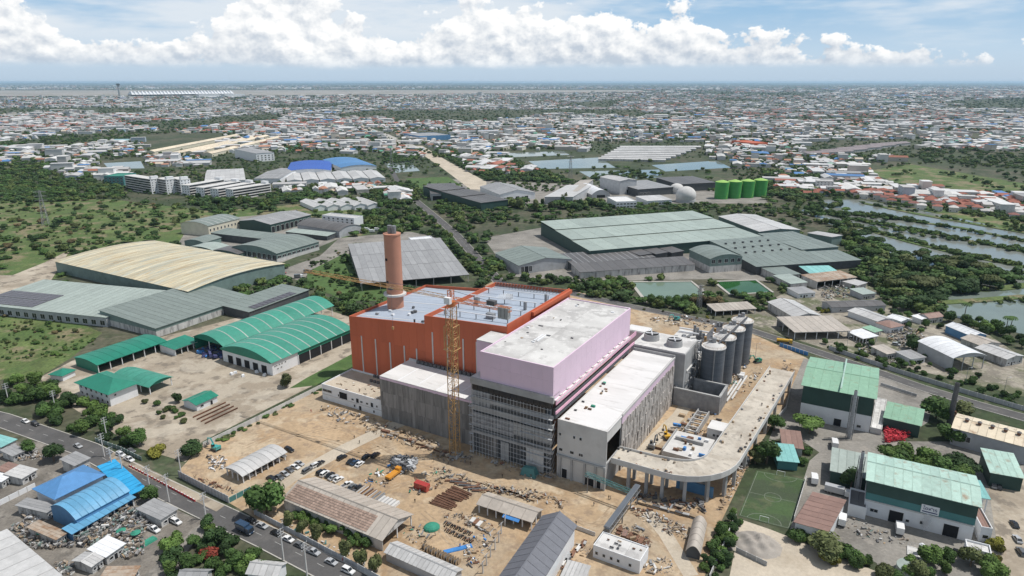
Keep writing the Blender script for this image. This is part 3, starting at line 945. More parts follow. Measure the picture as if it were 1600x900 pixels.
for pts in ([(640, 690), (590, 700), (530, 722), (480, 760)], [(500, 660), (560, 680), (640, 720), (720, 745), (800, 765)], [(430, 690), (500, 672), (560, 662)], [(880, 780), (800, 770), (700, 748), (620, 760), (580, 790)], [(960, 790), (930, 820), (900, 812), (860, 790)],
            [(1085, 690), (1110, 650), (1150, 600), (1190, 572)], [(1000, 800), (1020, 830), (1070, 880)], [(1095, 620), (1075, 660), (1040, 700)], [(380, 700), (440, 680), (520, 690), (600, 722)], [(700, 800), (690, 830), (720, 860)], [(660, 800), (700, 830), (760, 850)]):
    P = [G(*p) for p in pts]
    Q = []
    for i in range(len(P) - 1):
        p0, p1, p2, p3 = P[max(i - 1, 0)], P[i], P[i + 1], P[min(i + 2, len(P) - 1)]
        for k in range(6):
            t = k / 6
            Q.append(p1 * 1.0 + (p2 - p0) * .5 * t + (p0 * 2 - p1 * 5 + p2 * 4 - p3) * .5 * t * t + (p1 * 3 - p0 - p2 * 3 + p3) * .5 * t ** 3)
    Q.append(P[-1])
    o = Q[0].copy()
    for off in (-.95, .95):
        K = []
        for i in range(len(Q)):
            d = (Q[min(i + 1, len(Q) - 1)] - Q[max(i - 1, 0)]).normalized()
            K.append(Q[i] - o + Vector((-d.y, d.x, 0)) * off)
        struct(strip_mesh(K, .62, .045, .052 + .002 * (off > 0)).build('tyre_track', 'tyre_track', None, o))
# pale paving and hoarding strip along the near road, left of the site
sheet('pavement', [(178, 706), (305, 768), (352, 790), (338, 800), (290, 776), (170, 716)], .2, 'yard_concrete')

# ------------------------------------------------------------------ the plant under construction
def st(name, label, cat, u, v, group=None):
    p = S(u, v)
    return thing(name, label, cat, p, R(-30), group)
# orange hall
T = st('orange_hall', 'tall orange-red boiler hall with stepped blue-grey roof beside the chimney', 'building', -128.5, 26)
OX, OM, OY = 92.5, 47.5, 64
def otop(x):
    return 37 + 4.3 * x / OM if x < OM - .01 else 45.5 + 2.5 * (x - OM) / (OX - OM)
for x0, x1, k in ((0, OM, 10), (OM, OX, 10)):
    for i in range(k):
        xa, xb = x0 + (x1 - x0) * i / k, x0 + (x1 - x0) * (i + 1) / k
        za, zb = otop(xa), otop(xb - .02) if xb != OM else 41.3
        for zl, zh in ((0, 14), (14.05, 27), (27.05, None)):
            MB().prism([(xa + .03, 0, zl), (xb - .03, 0, zl), (xb - .03, 0, zh or zb), (xa + .03, 0, zh or za)], (0, .5, 0)).build('wall_panel', 'orange_wall', T)
MB().prism([(0, OY - .5, 0), (OM, OY - .5, 0), (OM, OY - .5, 41.3), (0, OY - .5, 37)], (0, .5, 0)).build('wall', 'orange_wall', T)
MB().prism([(OM, OY - .5, 0), (OX, OY - .5, 0), (OX, OY - .5, 48), (OM, OY - .5, 45.5)], (0, .5, 0)).build('wall', 'orange_wall', T)
MB().box(0.5, OX - .5, .5, .7, 0, 34).build('wall_lining', 'dark_wall', T)
MB().box(0, .5, .5, OY - .5, 0, 37).build('wall', 'orange_wall', T)
MB().box(OM, OM + .5, .5, OY - .5, 0, 45.5).build('wall', 'orange_wall', T)
MB().box(OX - .5, OX, .5, OY - .5, 0, 48.9).build('wall', 'orange_wall', T)
MB().box(OX, OX + 1.4, 22, OY - .5, 46.6, 48.4).build('gutter_band', 'orange_wall', T)
n = 14
seg = (OY - 1) / n
ml = MB().prism([(.5, 0, 35.3), (OM, 0, 39.4), (OM, 0, 39.7), (.5, 0, 35.6)], (0, seg - .08, 0)).mesh('roof_sheet', 'blue_grey_roof')
mr = MB().prism([(OM + .5, 0, 43.2), (OX - .5, 0, 45.6), (OX - .5, 0, 45.9), (OM + .5, 0, 43.5)], (0, seg - .08, 0)).mesh('roof_sheet', 'blue_grey_roof')
ms = MB().prism([(1, 0, 35.7), (OM, 0, 39.75), (OM, 0, 39.8), (1, 0, 35.75)], (0, .5, 0)).mesh('roof_strip', 'white_roof')
for i in range(n):
    put('roof_sheet', ml, T, (0, .5 + seg * i, random.uniform(-.02, .02)))
    put('roof_sheet', mr, T, (0, .5 + seg * i, random.uniform(-.02, .02)))
    if i % 3 == 1:
        put('roof_strip', ms, T, (0, .5 + seg * i + 1.8, 0))
for xs, zt in (((7.6, 16.7, 25.9, 34.8, 42.3), 27.8), ((52, 60.4, 69.3, 76.6), 38)):
    me = MB().box(-.35, .35, -.18, 0, 4, zt).mesh('light_strip', 'light_concrete')
    for x in xs:
        put('light_strip', me, T, (x, 0, 0))
for y in (10, 22, 36, 50):
    mb = MB().bar((50, 0, 46.4), (70, 0, 47.2), .5, 8).bar((70, 0, 47.2), (88, 0, 48.0), .5, 8)
    o = mb.build('roof_pipe', 'white_wall', T, (0, y, 0))
    for x in (52, 61, 70, 79, 87):
        MB().box(x - .15, x + .15, -.15, .15, 43.4 + (x - 48) * .054, 46.3 + (x - 50) * .042).build('pipe_support', 'dark_steel', o)
for x, y, w, d, hh in ((56, 30, 2, 2, 3.2), (82, 16, 1.0, 1.0, 4), (84, 30, 1.2, 1.2, 4), (66, 44, 3, 2, 2.2), (88, 44, 1, 1, 4.5), (74, 12, 4, 2.4, 2.6)):
    MB().box(x, x + w, y, y + d, 43.4 + (x - 48) * .054, 43.6 + (x - 48) * .054 + hh).build('roof_vent', 'steel', T)
for i in range(9):
    x, y = 6 + 36 * random.random(), 3 + 22 * random.random()
    MB().box(x, x + random.uniform(.8, 2.4), y, y + random.uniform(.6, 1.6), 35.7 + x * .088, 36.3 + x * .088 + random.random() * .6).build('roof_unit', random.choice(('white_wall', 'dark_steel', 'steel')), T)
MB().cyl(40, 2.2, 39, 41.6, .35, .5, 10).build('roof_vent', 'dark_steel', T)
# a light steel rack along the far edge of the hall
rk = MB()
for i in range(24):
    x = 50 + i * 1.8
    rk.bar((x, 60, 45), (x, 62.6, 46.9), .22).bar((x, 62.6, 44), (x, 62.6, 46.9), .18)
rk.bar((50, 62.6, 46.9), (92, 62.6, 47.6), .25).bar((50, 60, 45.1), (92, 60, 46.9), .25)
rk.build('edge_rack', 'dark_steel', T)
# chimney
T = st('chimney', 'tall round terracotta chimney with two steel flues rising from the orange hall', 'chimney', -118, 50)
MB().cyl(0, 0, 35.0, 75.5, 4.3, 4.25, 40).build('shaft', 'chimney_paint', T, smooth=False)
MB().cyl(0, 0, 43.6, 44.6, 5.9, 5.9, 40).build('service_ring', 'light_concrete', T)
MB().cyl(0, 0, 75.5, 76.2, 4.5, 4.5, 40).build('rim', 'chimney_paint', T)
for dx in (-1.4, 1.4):
    MB().cyl(dx, 0, 76.2, 80.2, 1.15, 1.15, 20).build('flue', 'steel', T)
for z in (50.5, 62.5):
    MB().box(-.6, .6, -4.45, -4.1, z, z + 1.2).build('vent', 'shade_black', T, (-1.0, 0, 0))
# pink hall above its unfinished facade
T = st('pink_hall', 'pale pink upper hall over a scaffolded concrete facade at the centre of the site', 'building', -37.5, -.5)
PX, PY = 37.5, 82
MB().box(4.5, 5.0, .5, PY, 34.6, 46.6).build('wall', 'pink_wall', T)
for i in range(7):
    for z0, z1 in ((34.6, 40.6), (40.63, 46.6)):
        MB().box(4.5 + 33 * i / 7 + .015, 4.5 + 33 * (i + 1) / 7 - .015, 0, .5, z0, z1).build('wall_panel', 'pink_wall', T)
for i in range(16):
    for z0, z1 in ((33, 40.6), (40.63, 46.6)):
        MB().box(PX - .5, PX, .5 + 81 * i / 16 + .015, .5 + 81 * (i + 1) / 16 - .015, z0, z1).build('wall_panel', 'pink_wall', T)
MB().box(PX - .8, PX - .5, .6, PY - .6, 33, 45.5).build('wall_lining', 'dark_wall', T)
MB().box(5, PX, PY - .5, PY, 20, 46.6).build('wall', 'pink_wall', T)
for y0, y1 in ((.5, 41), (41.1, PY - .5)):
    for x0, x1 in ((5, 21), (21.06, PX - .5)):
        MB().box(x0, x1, y0, y1, 45.6, 46.1).build('roof_slab', 'roof_slab', T)
MB().box(PX - 3.2, PX - .5, PY, PY + .6, 36, 46.6).build('grey_fin', 'concrete', T)
MB().box(-6.2, 4.4, 14, 26, 21.8, 44.6).build('lift_shaft', 'pink_wall', T)
MB().box(-6.3, 4.45, 13.9, 26.05, 44.6, 44.9).build('shaft_roof', 'roof_slab', T)
for i in range(16):
    x, y = random.uniform(7, 35), random.uniform(4, 76)
    MB().box(x, x + random.uniform(.4, 2.2), y, y + random.uniform(.3, 1.2), 46.1, 46.1 + random.uniform(.1, .7)).build('roof_clutter', random.choice(('dark_steel', 'timber', 'white_wall')), T)
for k in range(2):
    MB().box(17 + k * 1.4, 17.6 + k * 1.4, 22, 30, 46.1, 46.5).build('roof_beam', 'white_wall', T)
# front facade of the pink hall, floor by floor
MB().box(0, PX + .6, -.9, 0, 31.9, 34.6).build('parapet_band', 'concrete', T)
MB().box(0, PX, 0, 6, 34.2, 34.6).build('ledge_slab', 'light_concrete', T)
MB().box(0, .6, 0, 30, 0, 34.2).build('side_wall', 'concrete', T)
MB().box(.6, PX - .6, .8, 1.2, 0, 34.2).build('inner_wall', 'dark_wall', T)
MB().box(0, PX + .4, -.6, .8, 24.9, 26.2).build('floor_band', 'concrete', T)
MB().box(0, PX + .4, -.6, .8, 20.3, 22.4).build('floor_band', 'concrete', T)
MB().box(0, PX + .4, -.6, .8, 9.8, 10.8).build('floor_band', 'concrete', T)
def grid_panes(x0, x1, z0, z1, nx, nz, m, nm, y=-.1, d=.3):
    w, hh = (x1 - x0) / nx, (z1 - z0) / nz
    me = MB().box(.06, w - .06, 0, d, .06, hh - .06).mesh(nm, m)
    for i in range(nx):
        for j in range(nz):
            put(nm, me, T, (x0 + w * i, y + random.uniform(-.05, .05), z0 + hh * j))
grid_panes(.4, PX - .4, 29.2, 31.8, 14, 1, 'glass', 'window_pane')
grid_panes(9, 34.5, 26.3, 29.0, 9, 2, 'glass', 'window_pane')
grid_panes(.4, 9, 22.6, 29.0, 5, 3, 'facade_concrete', 'cladding_panel')
grid_panes(9, PX, 22.6, 24.8, 12, 1, 'dark_wall', 'cladding_panel')
grid_panes(.6, 20, 12.5, 19.2, 10, 3, 'facade_concrete', 'cladding_panel', -.3)
grid_panes(20, PX, 14, 19.2, 9, 3, 'concrete', 'cladding_panel', -.2)
grid_panes(4, 12, .2, 9.6, 4, 1, 'board_concrete', 'base_panel', -.1)
grid_panes(14, 18, .2, 9.0, 2, 1, 'concrete', 'base_panel', -.2)
grid_panes(26, 34, .2, 9.6, 5, 1, 'light_concrete', 'base_panel', -.3)
# long terrace on the sunny side with pink upstands
MB().box(PX, PX + 1.5, .5, PY - 2, 32.4, 32.9).build('terrace', 'white_roof', T)
MB().box(PX + 1.1, PX + 1.4, 0, PY + 6, 31.2, 33.2).build('upstand', 'hot_pink', T)
MB().box(PX, PX + 1.0, .5, PY - 2, 25.0, 29.4).build('glazed_strip', 'dark_wall', T)
MB().box(PX + 1.0, PX + 1.5, 0, PY + 4, 27.3, 28.3).build('upstand', 'hot_pink', T)
for i in range(12):
    MB().box(PX + .2, PX + .9, 5 + i * 6.2, 6.6 + i * 6.2, 32.9, 33.5).build('terrace_clutter', 'light_concrete', T)
# scaffold in front of the facade: one mesh of tubes
sc = MB()
for i in range(26):
    x = i * 1.5
    sc.bar((x, -1.6, 0), (x, -1.6, 30), .14, 3)
for j in range(15):
    sc.bar((0, -1.6, j * 2.1), (37.5, -1.6, j * 2.1), .14, 3)
for j in range(0, 14, 2):
    sc.box(24, 38, -1.9, -.95, j * 2.1, j * 2.1 + .08)
    sc.box(-.5, 1.5, -1.9, -.95, j * 2.1 + 1, j * 2.1 + 1.1)
for k in range(8):
    sc.bar((38.2, -1.6 + .1 * (k % 2), k * 3), (38.2, 1.0, k * 3 + 3), .1, 3).bar((36, -1.7, k * 3), (38.2, -1.7, k * 3 + 3), .1, 3)
struct(sc.build('scaffold', 'scaffold_tube', T), 'stuff')
# grey board-marked hall
T = st('concrete_hall', 'windowless board-marked grey concrete hall with a white roof behind the crane mast', 'building', -90.3, 3.2)
GX, GY = 52.5, 22.3
for y in (.4, GY - .4):
    MB().box(0, GX, y, y + .4, 0, 21.2).build('wall', 'concrete', T)
MB().box(0, .4, .8, GY - .4, 0, 21.2).build('wall', 'concrete', T)
MB().box(GX - .4, GX, .8, GY - .4, 0, 21.2).build('wall', 'concrete', T)
nx = 35
w = GX / nx
for j, (z0, z1) in enumerate(((0, 7), (7.05, 14), (14.05, 20.2))):
    me = MB().box(.02, w - .02, 0, .3, z0, z1).mesh('board_panel', 'board_concrete')
    for i in range(nx):
        put('board_panel', me, T, (i * w, random.uniform(.02, .14), 0))
me = MB().box(.02, w - .02, 0, .3, 20.25, 21.4).mesh('top_panel', 'pink_wall')
for i in range(nx):
    put('top_panel', me, T, (i * w, .08, random.uniform(-.25, 0)))
for i in range(5):
    MB().box(i * 10.5 + .05, i * 10.5 + 10.4, 0, GY, 21.42, 21.6).build('roof_slab', 'white_roof', T)
    if i:
        MB().box(i * 10.5 - .25, i * 10.5 + .25, .3, GY - 3.5, 21.6, 21.66).build('roof_strip', 'white_wall', T)
MB().box(0, GX, GY - .5, GY, 21.6, 22.4).build('kerb_wall', 'light_concrete', T)
for i in range(18):
    ac = MB().box(0, 1.8, 0, 1.2, 21.6, 23.2).build('condenser', 'dark_steel', T, (6 + i * 2.4, GY - 2.6, 0))
# low white annex
T = st('annex_building', 'low white annex with a littered flat roof left of the concrete hall', 'building', -129, 4.5)
for args in ((0, 38.5, 0, .4), (0, 38.5, 21, 21.4)):
    MB().box(args[0], args[1], args[2], args[3], 0, 8.3).build('wall', 'white_wall', T)
MB().box(0, .4, .4, 21, 0, 8.3).build('wall', 'white_wall', T)
MB().box(38.1, 38.5, .4, 21, 0, 8.3).build('wall', 'white_wall', T)
for i in range(4):
    MB().box(.4 + i * 9.42, .4 + (i + 1) * 9.42 - .05, .4, 21, 7.3, 7.6).build('roof_slab', 'pale_sand', T)
MB().box(-.1, 38.4, -.15, 0, 3.0, 3.3).build('string_course', 'light_concrete', T)
for x, z, w_, h_, kd in ((14, 3.4, 5, 3.4, 'door'), (3.5, 4.6, 6, 1.3, 'window'), (11, 4.0, .9, 1.2, 'window'), (20, 4.2, 1.4, .9, 'window'), (23, 3.6, 1.6, 2.2, 'door'), (25.5, 4.2, 1.4, .9, 'window'), (29, 4.2, 1.2, .9, 'window'), (32, 3.6, 1.4, 2.2, 'door'), (35, 4.2, .9, .9, 'window'), (21, .9, .9, 1.2, 'window'), (24.5, .1, 1.4, 2.2, 'door'), (33, .9, .9, 1.2, 'window')):
    fm, pm = opening_mesh(w_, h_, kd)
    o = put(kd, fm, T, (x, 0, z)); put('pane', pm, o)
for i in range(8):
    MB().box(0, 1.4, 0, .8, 7.6, 8.9).build('condenser', 'dark_steel', T, (16 + i * 2.2, 19.5, 0))
    MB().box(0, 1.4, 0, .8, 7.6, 8.9).build('condenser', 'dark_steel', T, (18 + i * 2.2, 14.5, 0))
for i in range(26):
    x, y = random.uniform(5, 37), random.uniform(1, 13)
    MB().bar((x, y, 7.75), (x + random.uniform(-3, 3), y + random.uniform(-1.5, 1.5), 7.75 + random.uniform(0, .4)), random.uniform(.12, .4)).build('roof_litter', random.choice(('timber', 'debris', 'light_concrete', 'rusty')), T)
# right-hand hall with white roof
T = st('tipping_hall', 'long pale concrete hall with a bright white roof and ragged stained side wall', 'building', 1.6, .7)
HX, HY, HZ = 20.6, 84, 24.6
MB().box(0, HX, 0, .5, 0, HZ + .4).build('wall', 'light_concrete', T)
MB().box(0, HX, HY - .5, HY, 0, HZ + 1.2).build('wall', 'concrete', T)
MB().box(0, .5, .5, HY - .5, 0, HZ).build('wall', 'light_concrete', T)
MB().box(HX - .9, HX - .5, 16, HY - .5, 0, HZ).build('wall', 'concrete', T)
MB().box(HX - .9, HX - .5, .5, 16, 0, 10.6).build('wall', 'concrete', T)
MB().box(HX - .9, HX - .5, .5, 16, 19.5, HZ).build('wall', 'light_concrete', T)
for k, (y0, y1) in enumerate(((.5, 21), (21.06, 42), (42.06, 63), (63.06, HY - .5))):
    MB().box(.5, HX - .2, y0, y1, HZ - .5, HZ - .1).build('roof_slab', 'white_roof', T)
MB().box(HX - .3, HX + .1, 16, HY, HZ - .4, HZ + .5).build('parapet', 'light_concrete', T)
ny, nz = 46, 5
w, hz = (HY - 16) / ny, 21.6 / nz
me = MB().box(0, .35, .02, w - .02, .02, hz - .02).mesh('cladding_panel', 'rough_concrete')
for i in range(ny):
    for j in range(nz):
        put('cladding_panel', me, T, (HX - .5 + random.uniform(0, .4), 16 + i * w, j * hz), 0, (1, 1, 1 if j < nz - 1 else random.uniform(.75, 1)))
me = MB().box(0, .3, .02, w - .02, 0, 3.2).mesh('top_panel', 'pink_wall')
for i in range(ny):
    put('top_panel', me, T, (HX - .45, 16 + i * w, 21.3 + random.uniform(-.5, .0)), 0, (1, 1, .9))
MB().box(HX - .5, HX, .5, 16, 10.6, 11.2).build('sill', 'concrete', T)
for x, z, w_ in ((1.2, 18.2, .9), (7.2, 18.4, .9), (9.9, 18.4, 1.0), (1.6, 11.6, 1.5), (6.4, 11.6, 1.6), (10.2, 11.6, 1.7)):
    fm, pm = opening_mesh(w_, 1.2, 'window')
    o = put('window', fm, T, (x, 0, z)); put('pane', pm, o)
for x, w_, h_ in ((3.4, 2.2, 4.0), (14, 4.4, 3.2), (18, 1.6, 3.4)):
    fm, pm = opening_mesh(w_, h_, 'door')
    o = put('door', fm, T, (x, 0, .1)); put('doorway_shade', pm, o)
for x in (1.5, 6.5, 12, 16.5, 20.3):
    MB().box(x - .4, x + .4, -.7, 0, 0, 9.4).build('pier', 'concrete', T)
MB().box(0, HX, -.7, 0, 9.4, 10.0).build('pier_beam', 'concrete', T)
for i in range(14):
    x, y = random.uniform(1, 7), random.uniform(2, 40)
    MB().box(x, x + random.uniform(.5, 1.8), y, y + random.uniform(.4, 1.2), HZ - .1, HZ + random.uniform(.1, .8)).build('roof_clutter', random.choice(('dark_steel', 'green_net', 'timber', 'rusty')), T)
# elevated ramp
T = st('elevated_ramp', 'curving elevated concrete truck ramp on tall columns beside the white-roofed hall', 'ramp', 22.3, 0)
cl = [(0, 10), (7, 10.2), (14, 10.4), (20, 10.8)]
for k in range(1, 9):
    a = -math.pi / 2 + math.pi / 2 * k / 8
    cl.append((20 + 17.5 * math.cos(a), 28.3 + 17.5 * math.sin(a)))
cl += [(38.2, 44), (39.0, 60), (39.9, 78), (40.8, 96), (41.6, 112), (42.3, 128)]
CLV = [Vector((x, y, 0)) for x, y in cl]
def rampz(i):
    return 11.2
wd_ = [9.6, 9.8, 10.2, 10.8] + [11.5] * 8 + [11.6] * 6
for i in range(len(CLV) - 1):
    a, b = CLV[i], CLV[i + 1]
    da = (CLV[min(i + 1, len(CLV) - 1)] - CLV[max(i - 1, 0)]).normalized()
    db = (CLV[min(i + 2, len(CLV) - 1)] - CLV[i]).normalized()
    na, nb = Vector((-da.y, da.x, 0)), Vector((-db.y, db.x, 0))
    wa, wb = wd_[i] / 2, wd_[i + 1] / 2
    def quad(oa0, oa1, ob0, ob1, z0, z1, nm, m):
        MB().loft([a + na * oa0 + Vector((0, 0, z0)), a + na * oa1 + Vector((0, 0, z0)), b + nb * ob1 + Vector((0, 0, z0)), b + nb * ob0 + Vector((0, 0, z0))],
                  [a + na * oa0 + Vector((0, 0, z1)), a + na * oa1 + Vector((0, 0, z1)), b + nb * ob1 + Vector((0, 0, z1)), b + nb * ob0 + Vector((0, 0, z1))]).build(nm, m, T)
    quad(-wa, wa, -wb, wb, 10.2, 11.2, 'deck_slab', 'ramp_deck')
    quad(-wa - .25, -wa, -wb - .25, -wb, 9.7, 12.1, 'parapet', 'light_concrete')
    quad(wa, wa + .25, wb, wb + .25, 9.7, 12.1, 'parapet', 'light_concrete')
for i in range(1, len(CLV), 1):
    if i in (4, 6, 8, 10):
        continue
    d = (CLV[min(i + 1, len(CLV) - 1)] - CLV[i - 1]).normalized()
    nn = Vector((-d.y, d.x, 0))
    for sg in (-1, 1):
        p = CLV[i] + nn * sg * (wd_[i] / 2 - 1.3)
        MB().box(-.6, .6, -.6, .6, 0, 10.2).build('column', 'concrete', T, p, math.atan2(d.y, d.x))
for i in range(60):
    k = random.choice((0, 1, 2, 3, 11, 12, 13, 14, 15, 16))
    q = CLV[k] + (CLV[k + 1] - CLV[k]) * random.random()
    sg = random.choice((-1, 1))
    d = (CLV[k + 1] - CLV[k]).normalized()
    q = q + Vector((-d.y, d.x, 0)) * sg * random.uniform(3.4, 5.3)
    MB().box(-.4, .4, -.3, .3, 0, random.uniform(.2, 1.1)).build('deck_clutter', random.choice(('timber', 'dark_steel', 'debris', 'rusty', 'steel')), T, (q.x, q.y, 11.2), random.random() * 3)
MB().box(23, 37, 16, 17, 0, 4.2).build('basement_wall', 'blue_wall', T)
# silos
for k, (u, v) in enumerate(((34.5, 108), (36.0, 123.5), (37.2, 139), (38.4, 154.5))):
    T = st('storage_silo', ('ribbed grey steel silo nearest the white-roofed hall', 'second ribbed grey silo from the white-roofed hall', 'third ribbed grey silo from the white-roofed hall', 'farthest of the four ribbed grey silos')[k], 'silo', u, v, 'row of four ribbed silos')
    r = 5.6
    for j in range(12):
        MB().cyl(0, 0, j * 2.05, j * 2.05 + 2.0, r, r, 36).build('shell_ring', 'galvanised', T, smooth=False)
    MB().cyl(0, 0, 0, 24.6, r - .08, r - .08, 36).build('shell_core', 'dark_steel', T)
    MB().cyl(0, 0, 24.6, 25.0, r + .35, r + .35, 36).build('rim', 'light_concrete', T)
    MB().cyl(0, 0, 25.0, 26.8, r - .5, 2.0, 36).build('cone_roof', 'light_concrete', T)
    MB().cyl(0, 0, 26.8, 29.2, 1.0, 1.0, 14).build('filter_unit', 'steel', T)
    MB().box(-2.6, -1.2, -.8, .8, 26, 28.0).build('filter_unit', 'steel', T)
    rl = MB()
    for i in range(18):
        a = 6.28319 * i / 18
        rl.bar((5.7 * math.cos(a), 5.7 * math.sin(a), 25), (5.7 * math.cos(a), 5.7 * math.sin(a), 26.1), .1, 3)
        b = 6.28319 * (i + 1) / 18
        for z in (25.6, 26.1):
            rl.bar((5.7 * math.cos(a), 5.7 * math.sin(a), z), (5.7 * math.cos(b), 5.7 * math.sin(b), z), .1, 3)
    rl.build('railing', 'crane_yellow', T)
    MB().bar((2.0, -5.75, 0), (2.0, -5.75, 25), .5).build('downpipe', 'steel', T)
# equipment yard behind the hall: cooling block with two fan stacks, pipes
T = st('cooling_block', 'concrete cooling block with two round fan stacks behind the white-roofed hall', 'building', -1, 88)
MB().box(0, 27, 0, 22, 0, 25.5).build('block', 'concrete', T)
MB().box(.3, 26.7, .3, 21.7, 25.5, 26.0).build('roof_slab', 'roof_slab', T)
for x, y in ((6.5, 11), (19, 8.5)):
    fs_ = MB().cyl(x, y, 26, 29.0, 4.0, 3.7, 28).build('fan_stack', 'concrete', T)
    MB().cyl(x, y, 29.0, 29.06, 3.4, 3.4, 28).build('stack_mouth', 'shade_black', fs_)
    for k in range(4):
        a = k * 1.57 + .4
        MB().bar((x, y, 29.2), (x + 3 * math.cos(a), y + 3 * math.sin(a), 29.3), .45).build('fan_blade', 'white_wall', fs_)
T = st('annex_building', 'small white block with dark windows behind the pink hall', 'building', -5, 110.5)
MB().box(-8, 4, 0, 9, 0, 24).build('wall', 'white_wall', T)
MB().box(-7.6, 3.6, .4, 8.6, 24, 24.4).build('roof_slab', 'white_roof', T)
for y in (2, 4.5, 7):
    for z in (17, 20.5):
        fm, pm = opening_mesh(1.4, 1.6, 'window')
        o = put('window', fm, T, (4, y, z), math.pi / 2); put('pane', pm, o)
T = st('equipment_deck', 'pale deck crowded with ducts, tanks and pipe racks between the silos and the pink hall', 'machinery', 5, 112)
MB().box(0, 24, 0, 40, 0, 9.5).build('block', 'light_concrete', T)
MB().box(0, 24, 0, 40, 9.5, 14.5).build('upper_block', 'light_concrete', T)
for i in range(34):
    x, y = random.uniform(1, 21), random.uniform(1, 37)
    MB().box(x, x + random.uniform(.8, 3), y, y + random.uniform(.8, 3), 14.5, 14.5 + random.uniform(.6, 3)).build('machine', random.choice(('steel', 'white_wall', 'dark_steel', 'light_concrete')), T)
for i in range(5):
    MB().bar((random.uniform(0, 6), 3 + i * 8, 17 + i % 2), (24, 4 + i * 8, 17 + i % 2), .9, 10).build('duct', 'white_wall', T)
    MB().cyl(20 - i * 2.5, 20 + i * 3.4, 14.5, 20.5, .8, .8, 12).build('pipe_stack', 'steel', T)
MB().bar((24, 2, 18), (24, 38, 20), 1.1, 10).build('duct', 'white_wall', T)
T = st('slag_pit', 'open-topped grey concrete pit beside the nearest silo', 'basin', 22.6, 85)
for x0, x1, y0, y1 in ((0, 22, 0, .8), (0, 22, 15, 15.8), (0, .8, .8, 15), (21.2, 22, .8, 15)):
    MB().box(x0, x1, y0, y1, 0, 8.5).build('wall', 'facade_concrete', T)
    MB().box(x0 - .15, x1 + .15, y0 - .15, y1 + .15, 8.5, 9.2).build('coping', 'concrete', T)
MB().box(.8, 21.2, .8, 15, 0, .6).build('floor_slab', 'dark_wall', T)
MB().box(0, .8, 15.8, 40, 7.0, 8.5).build('beam', 'concrete', T)
T = st('pump_house', 'small grey flat-roofed pump house under the ramp with two dark windows', 'building', 46, 58)
MB().box(0, 8, 0, 8, 0, 6.2).build('wall', 'light_concrete', T)
MB().box(-.2, 8.2, -.2, 8.2, 6.2, 6.5).build('roof_slab', 'white_roof', T)
for x in (3, 4.6):
    fm, pm = opening_mesh(1.1, 1.2, 'window')
    o = put('window', fm, T, (x, 0, 3)); put('pane', pm, o)
T = st('foundation_block', 'low concrete foundation with rebar and timber inside the ramp curve', 'foundation', 33, 36)
MB().box(0, 17, 0, 20, 0, 2.6).build('block', 'light_concrete', T)
MB().box(0, .5, 0, 20, 2.6, 3.6).build('upstand', 'concrete', T)
MB().box(2, 14, 12, 13, 2.6, 4.0).build('upstand', 'concrete', T)
for i in range(14):
    x, y = random.uniform(1, 15), random.uniform(1, 18)
    MB().box(x, x + random.uniform(.6, 2.6), y, y + random.uniform(.5, 2), 2.6, 2.6 + random.uniform(.3, 1.5)).build('material_pile', random.choice(('timber', 'white_wall', 'rusty', 'blue_tarp', 'debris')), T)

T = st('pipe_rack', 'dark steel pipe rack with stacked ducts between the hall and the silos', 'pipe rack', 24, 92)
for k in range(5):
    for x in (0, 4):
        MB().box(x - .25, x + .25, k * 7 - .25, k * 7 + .25, 0, 15).build('rack_post', 'dark_steel', T)
    for z in (5, 10, 15):
        MB().box(-.2, 4.2, k * 7 - .2, k * 7 + .2, z - .2, z + .2).build('rack_beam', 'concrete', T)
for z, x, r in ((5.5, 1, .9), (5.5, 3, .6), (10.5, 1.4, 1.0), (10.5, 3.2, .5), (15.5, 2, 1.1)):
    MB().bar((x, 0, z), (x, 28, z), r, 10).build('rack_pipe', 'light_concrete' if r > .8 else 'steel', T)
for k in range(3):
    T = st('concrete_pipe', ('first', 'second', 'third')[k] + ' white pipe from the silos lying along the track', 'pipe', 43 + k * 1.6, 112, 'white pipes along the silo track')
    MB().bar((0, -16 + 4 * k, .6), (.5, 14 + 5 * k, .6), 1.1, 12).build('pipe_run', 'light_concrete', T)
T = st('pipe_rack', 'grey concrete frame with catwalks joining the silos and the cooling block', 'frame', 24.5, 122)
for k in range(5):
    for x in (0, 5):
        MB().box(x - .3, x + .3, k * 8 - .3, k * 8 + .3, 0, 20).build('frame_post', 'concrete', T)
    for z in (7, 13.5, 20):
        MB().box(-.3, 5.3, k * 8 - .3, k * 8 + .3, z - .3, z + .3).build('frame_beam', 'concrete', T)
for z in (7.4, 13.9, 20.4):
    MB().box(0, 5, 0, 32, z, z + .15).build('catwalk', 'dark_steel', T)
for i in range(16):
    y = random.uniform(1, 30)
    MB().cyl(random.uniform(1, 4), y, 7.5 + 6.5 * (i % 3), 10 + 6.5 * (i % 3), .7, .7, 10).build('vessel', random.choice(('steel', 'white_wall', 'crane_yellow')), T)
T = st('silo_catwalk', 'slim steel catwalk linking the tops of the four silos', 'catwalk', 36.9, 108)
cw = MB().bar((-.5, 0, 28.3), (3.4, 46.5, 28.3), .08).bar((.5, 0, 28.3), (4.4, 46.5, 28.3), .08)
for k in range(24):
    q = Vector((3.9 * k / 23, 46.5 * k / 23, 27.3))
    cw.bar(q + Vector((-.5, 0, 0)), q + Vector((-.5, 0, 1)), .07, 3).bar(q + Vector((.5, 0, 0)), q + Vector((.5, 0, 1)), .07, 3)
cw.prism([(-.5, 0, 27.2), (.5, 0, 27.2), (4.4, 46.5, 27.2), (3.4, 46.5, 27.2)], (0, 0, .1))
cw.build('walkway', 'dark_steel', T)
T = st('stair_tower', 'open steel stair tower against the nearest silo', 'stairs', 27.5, 103)
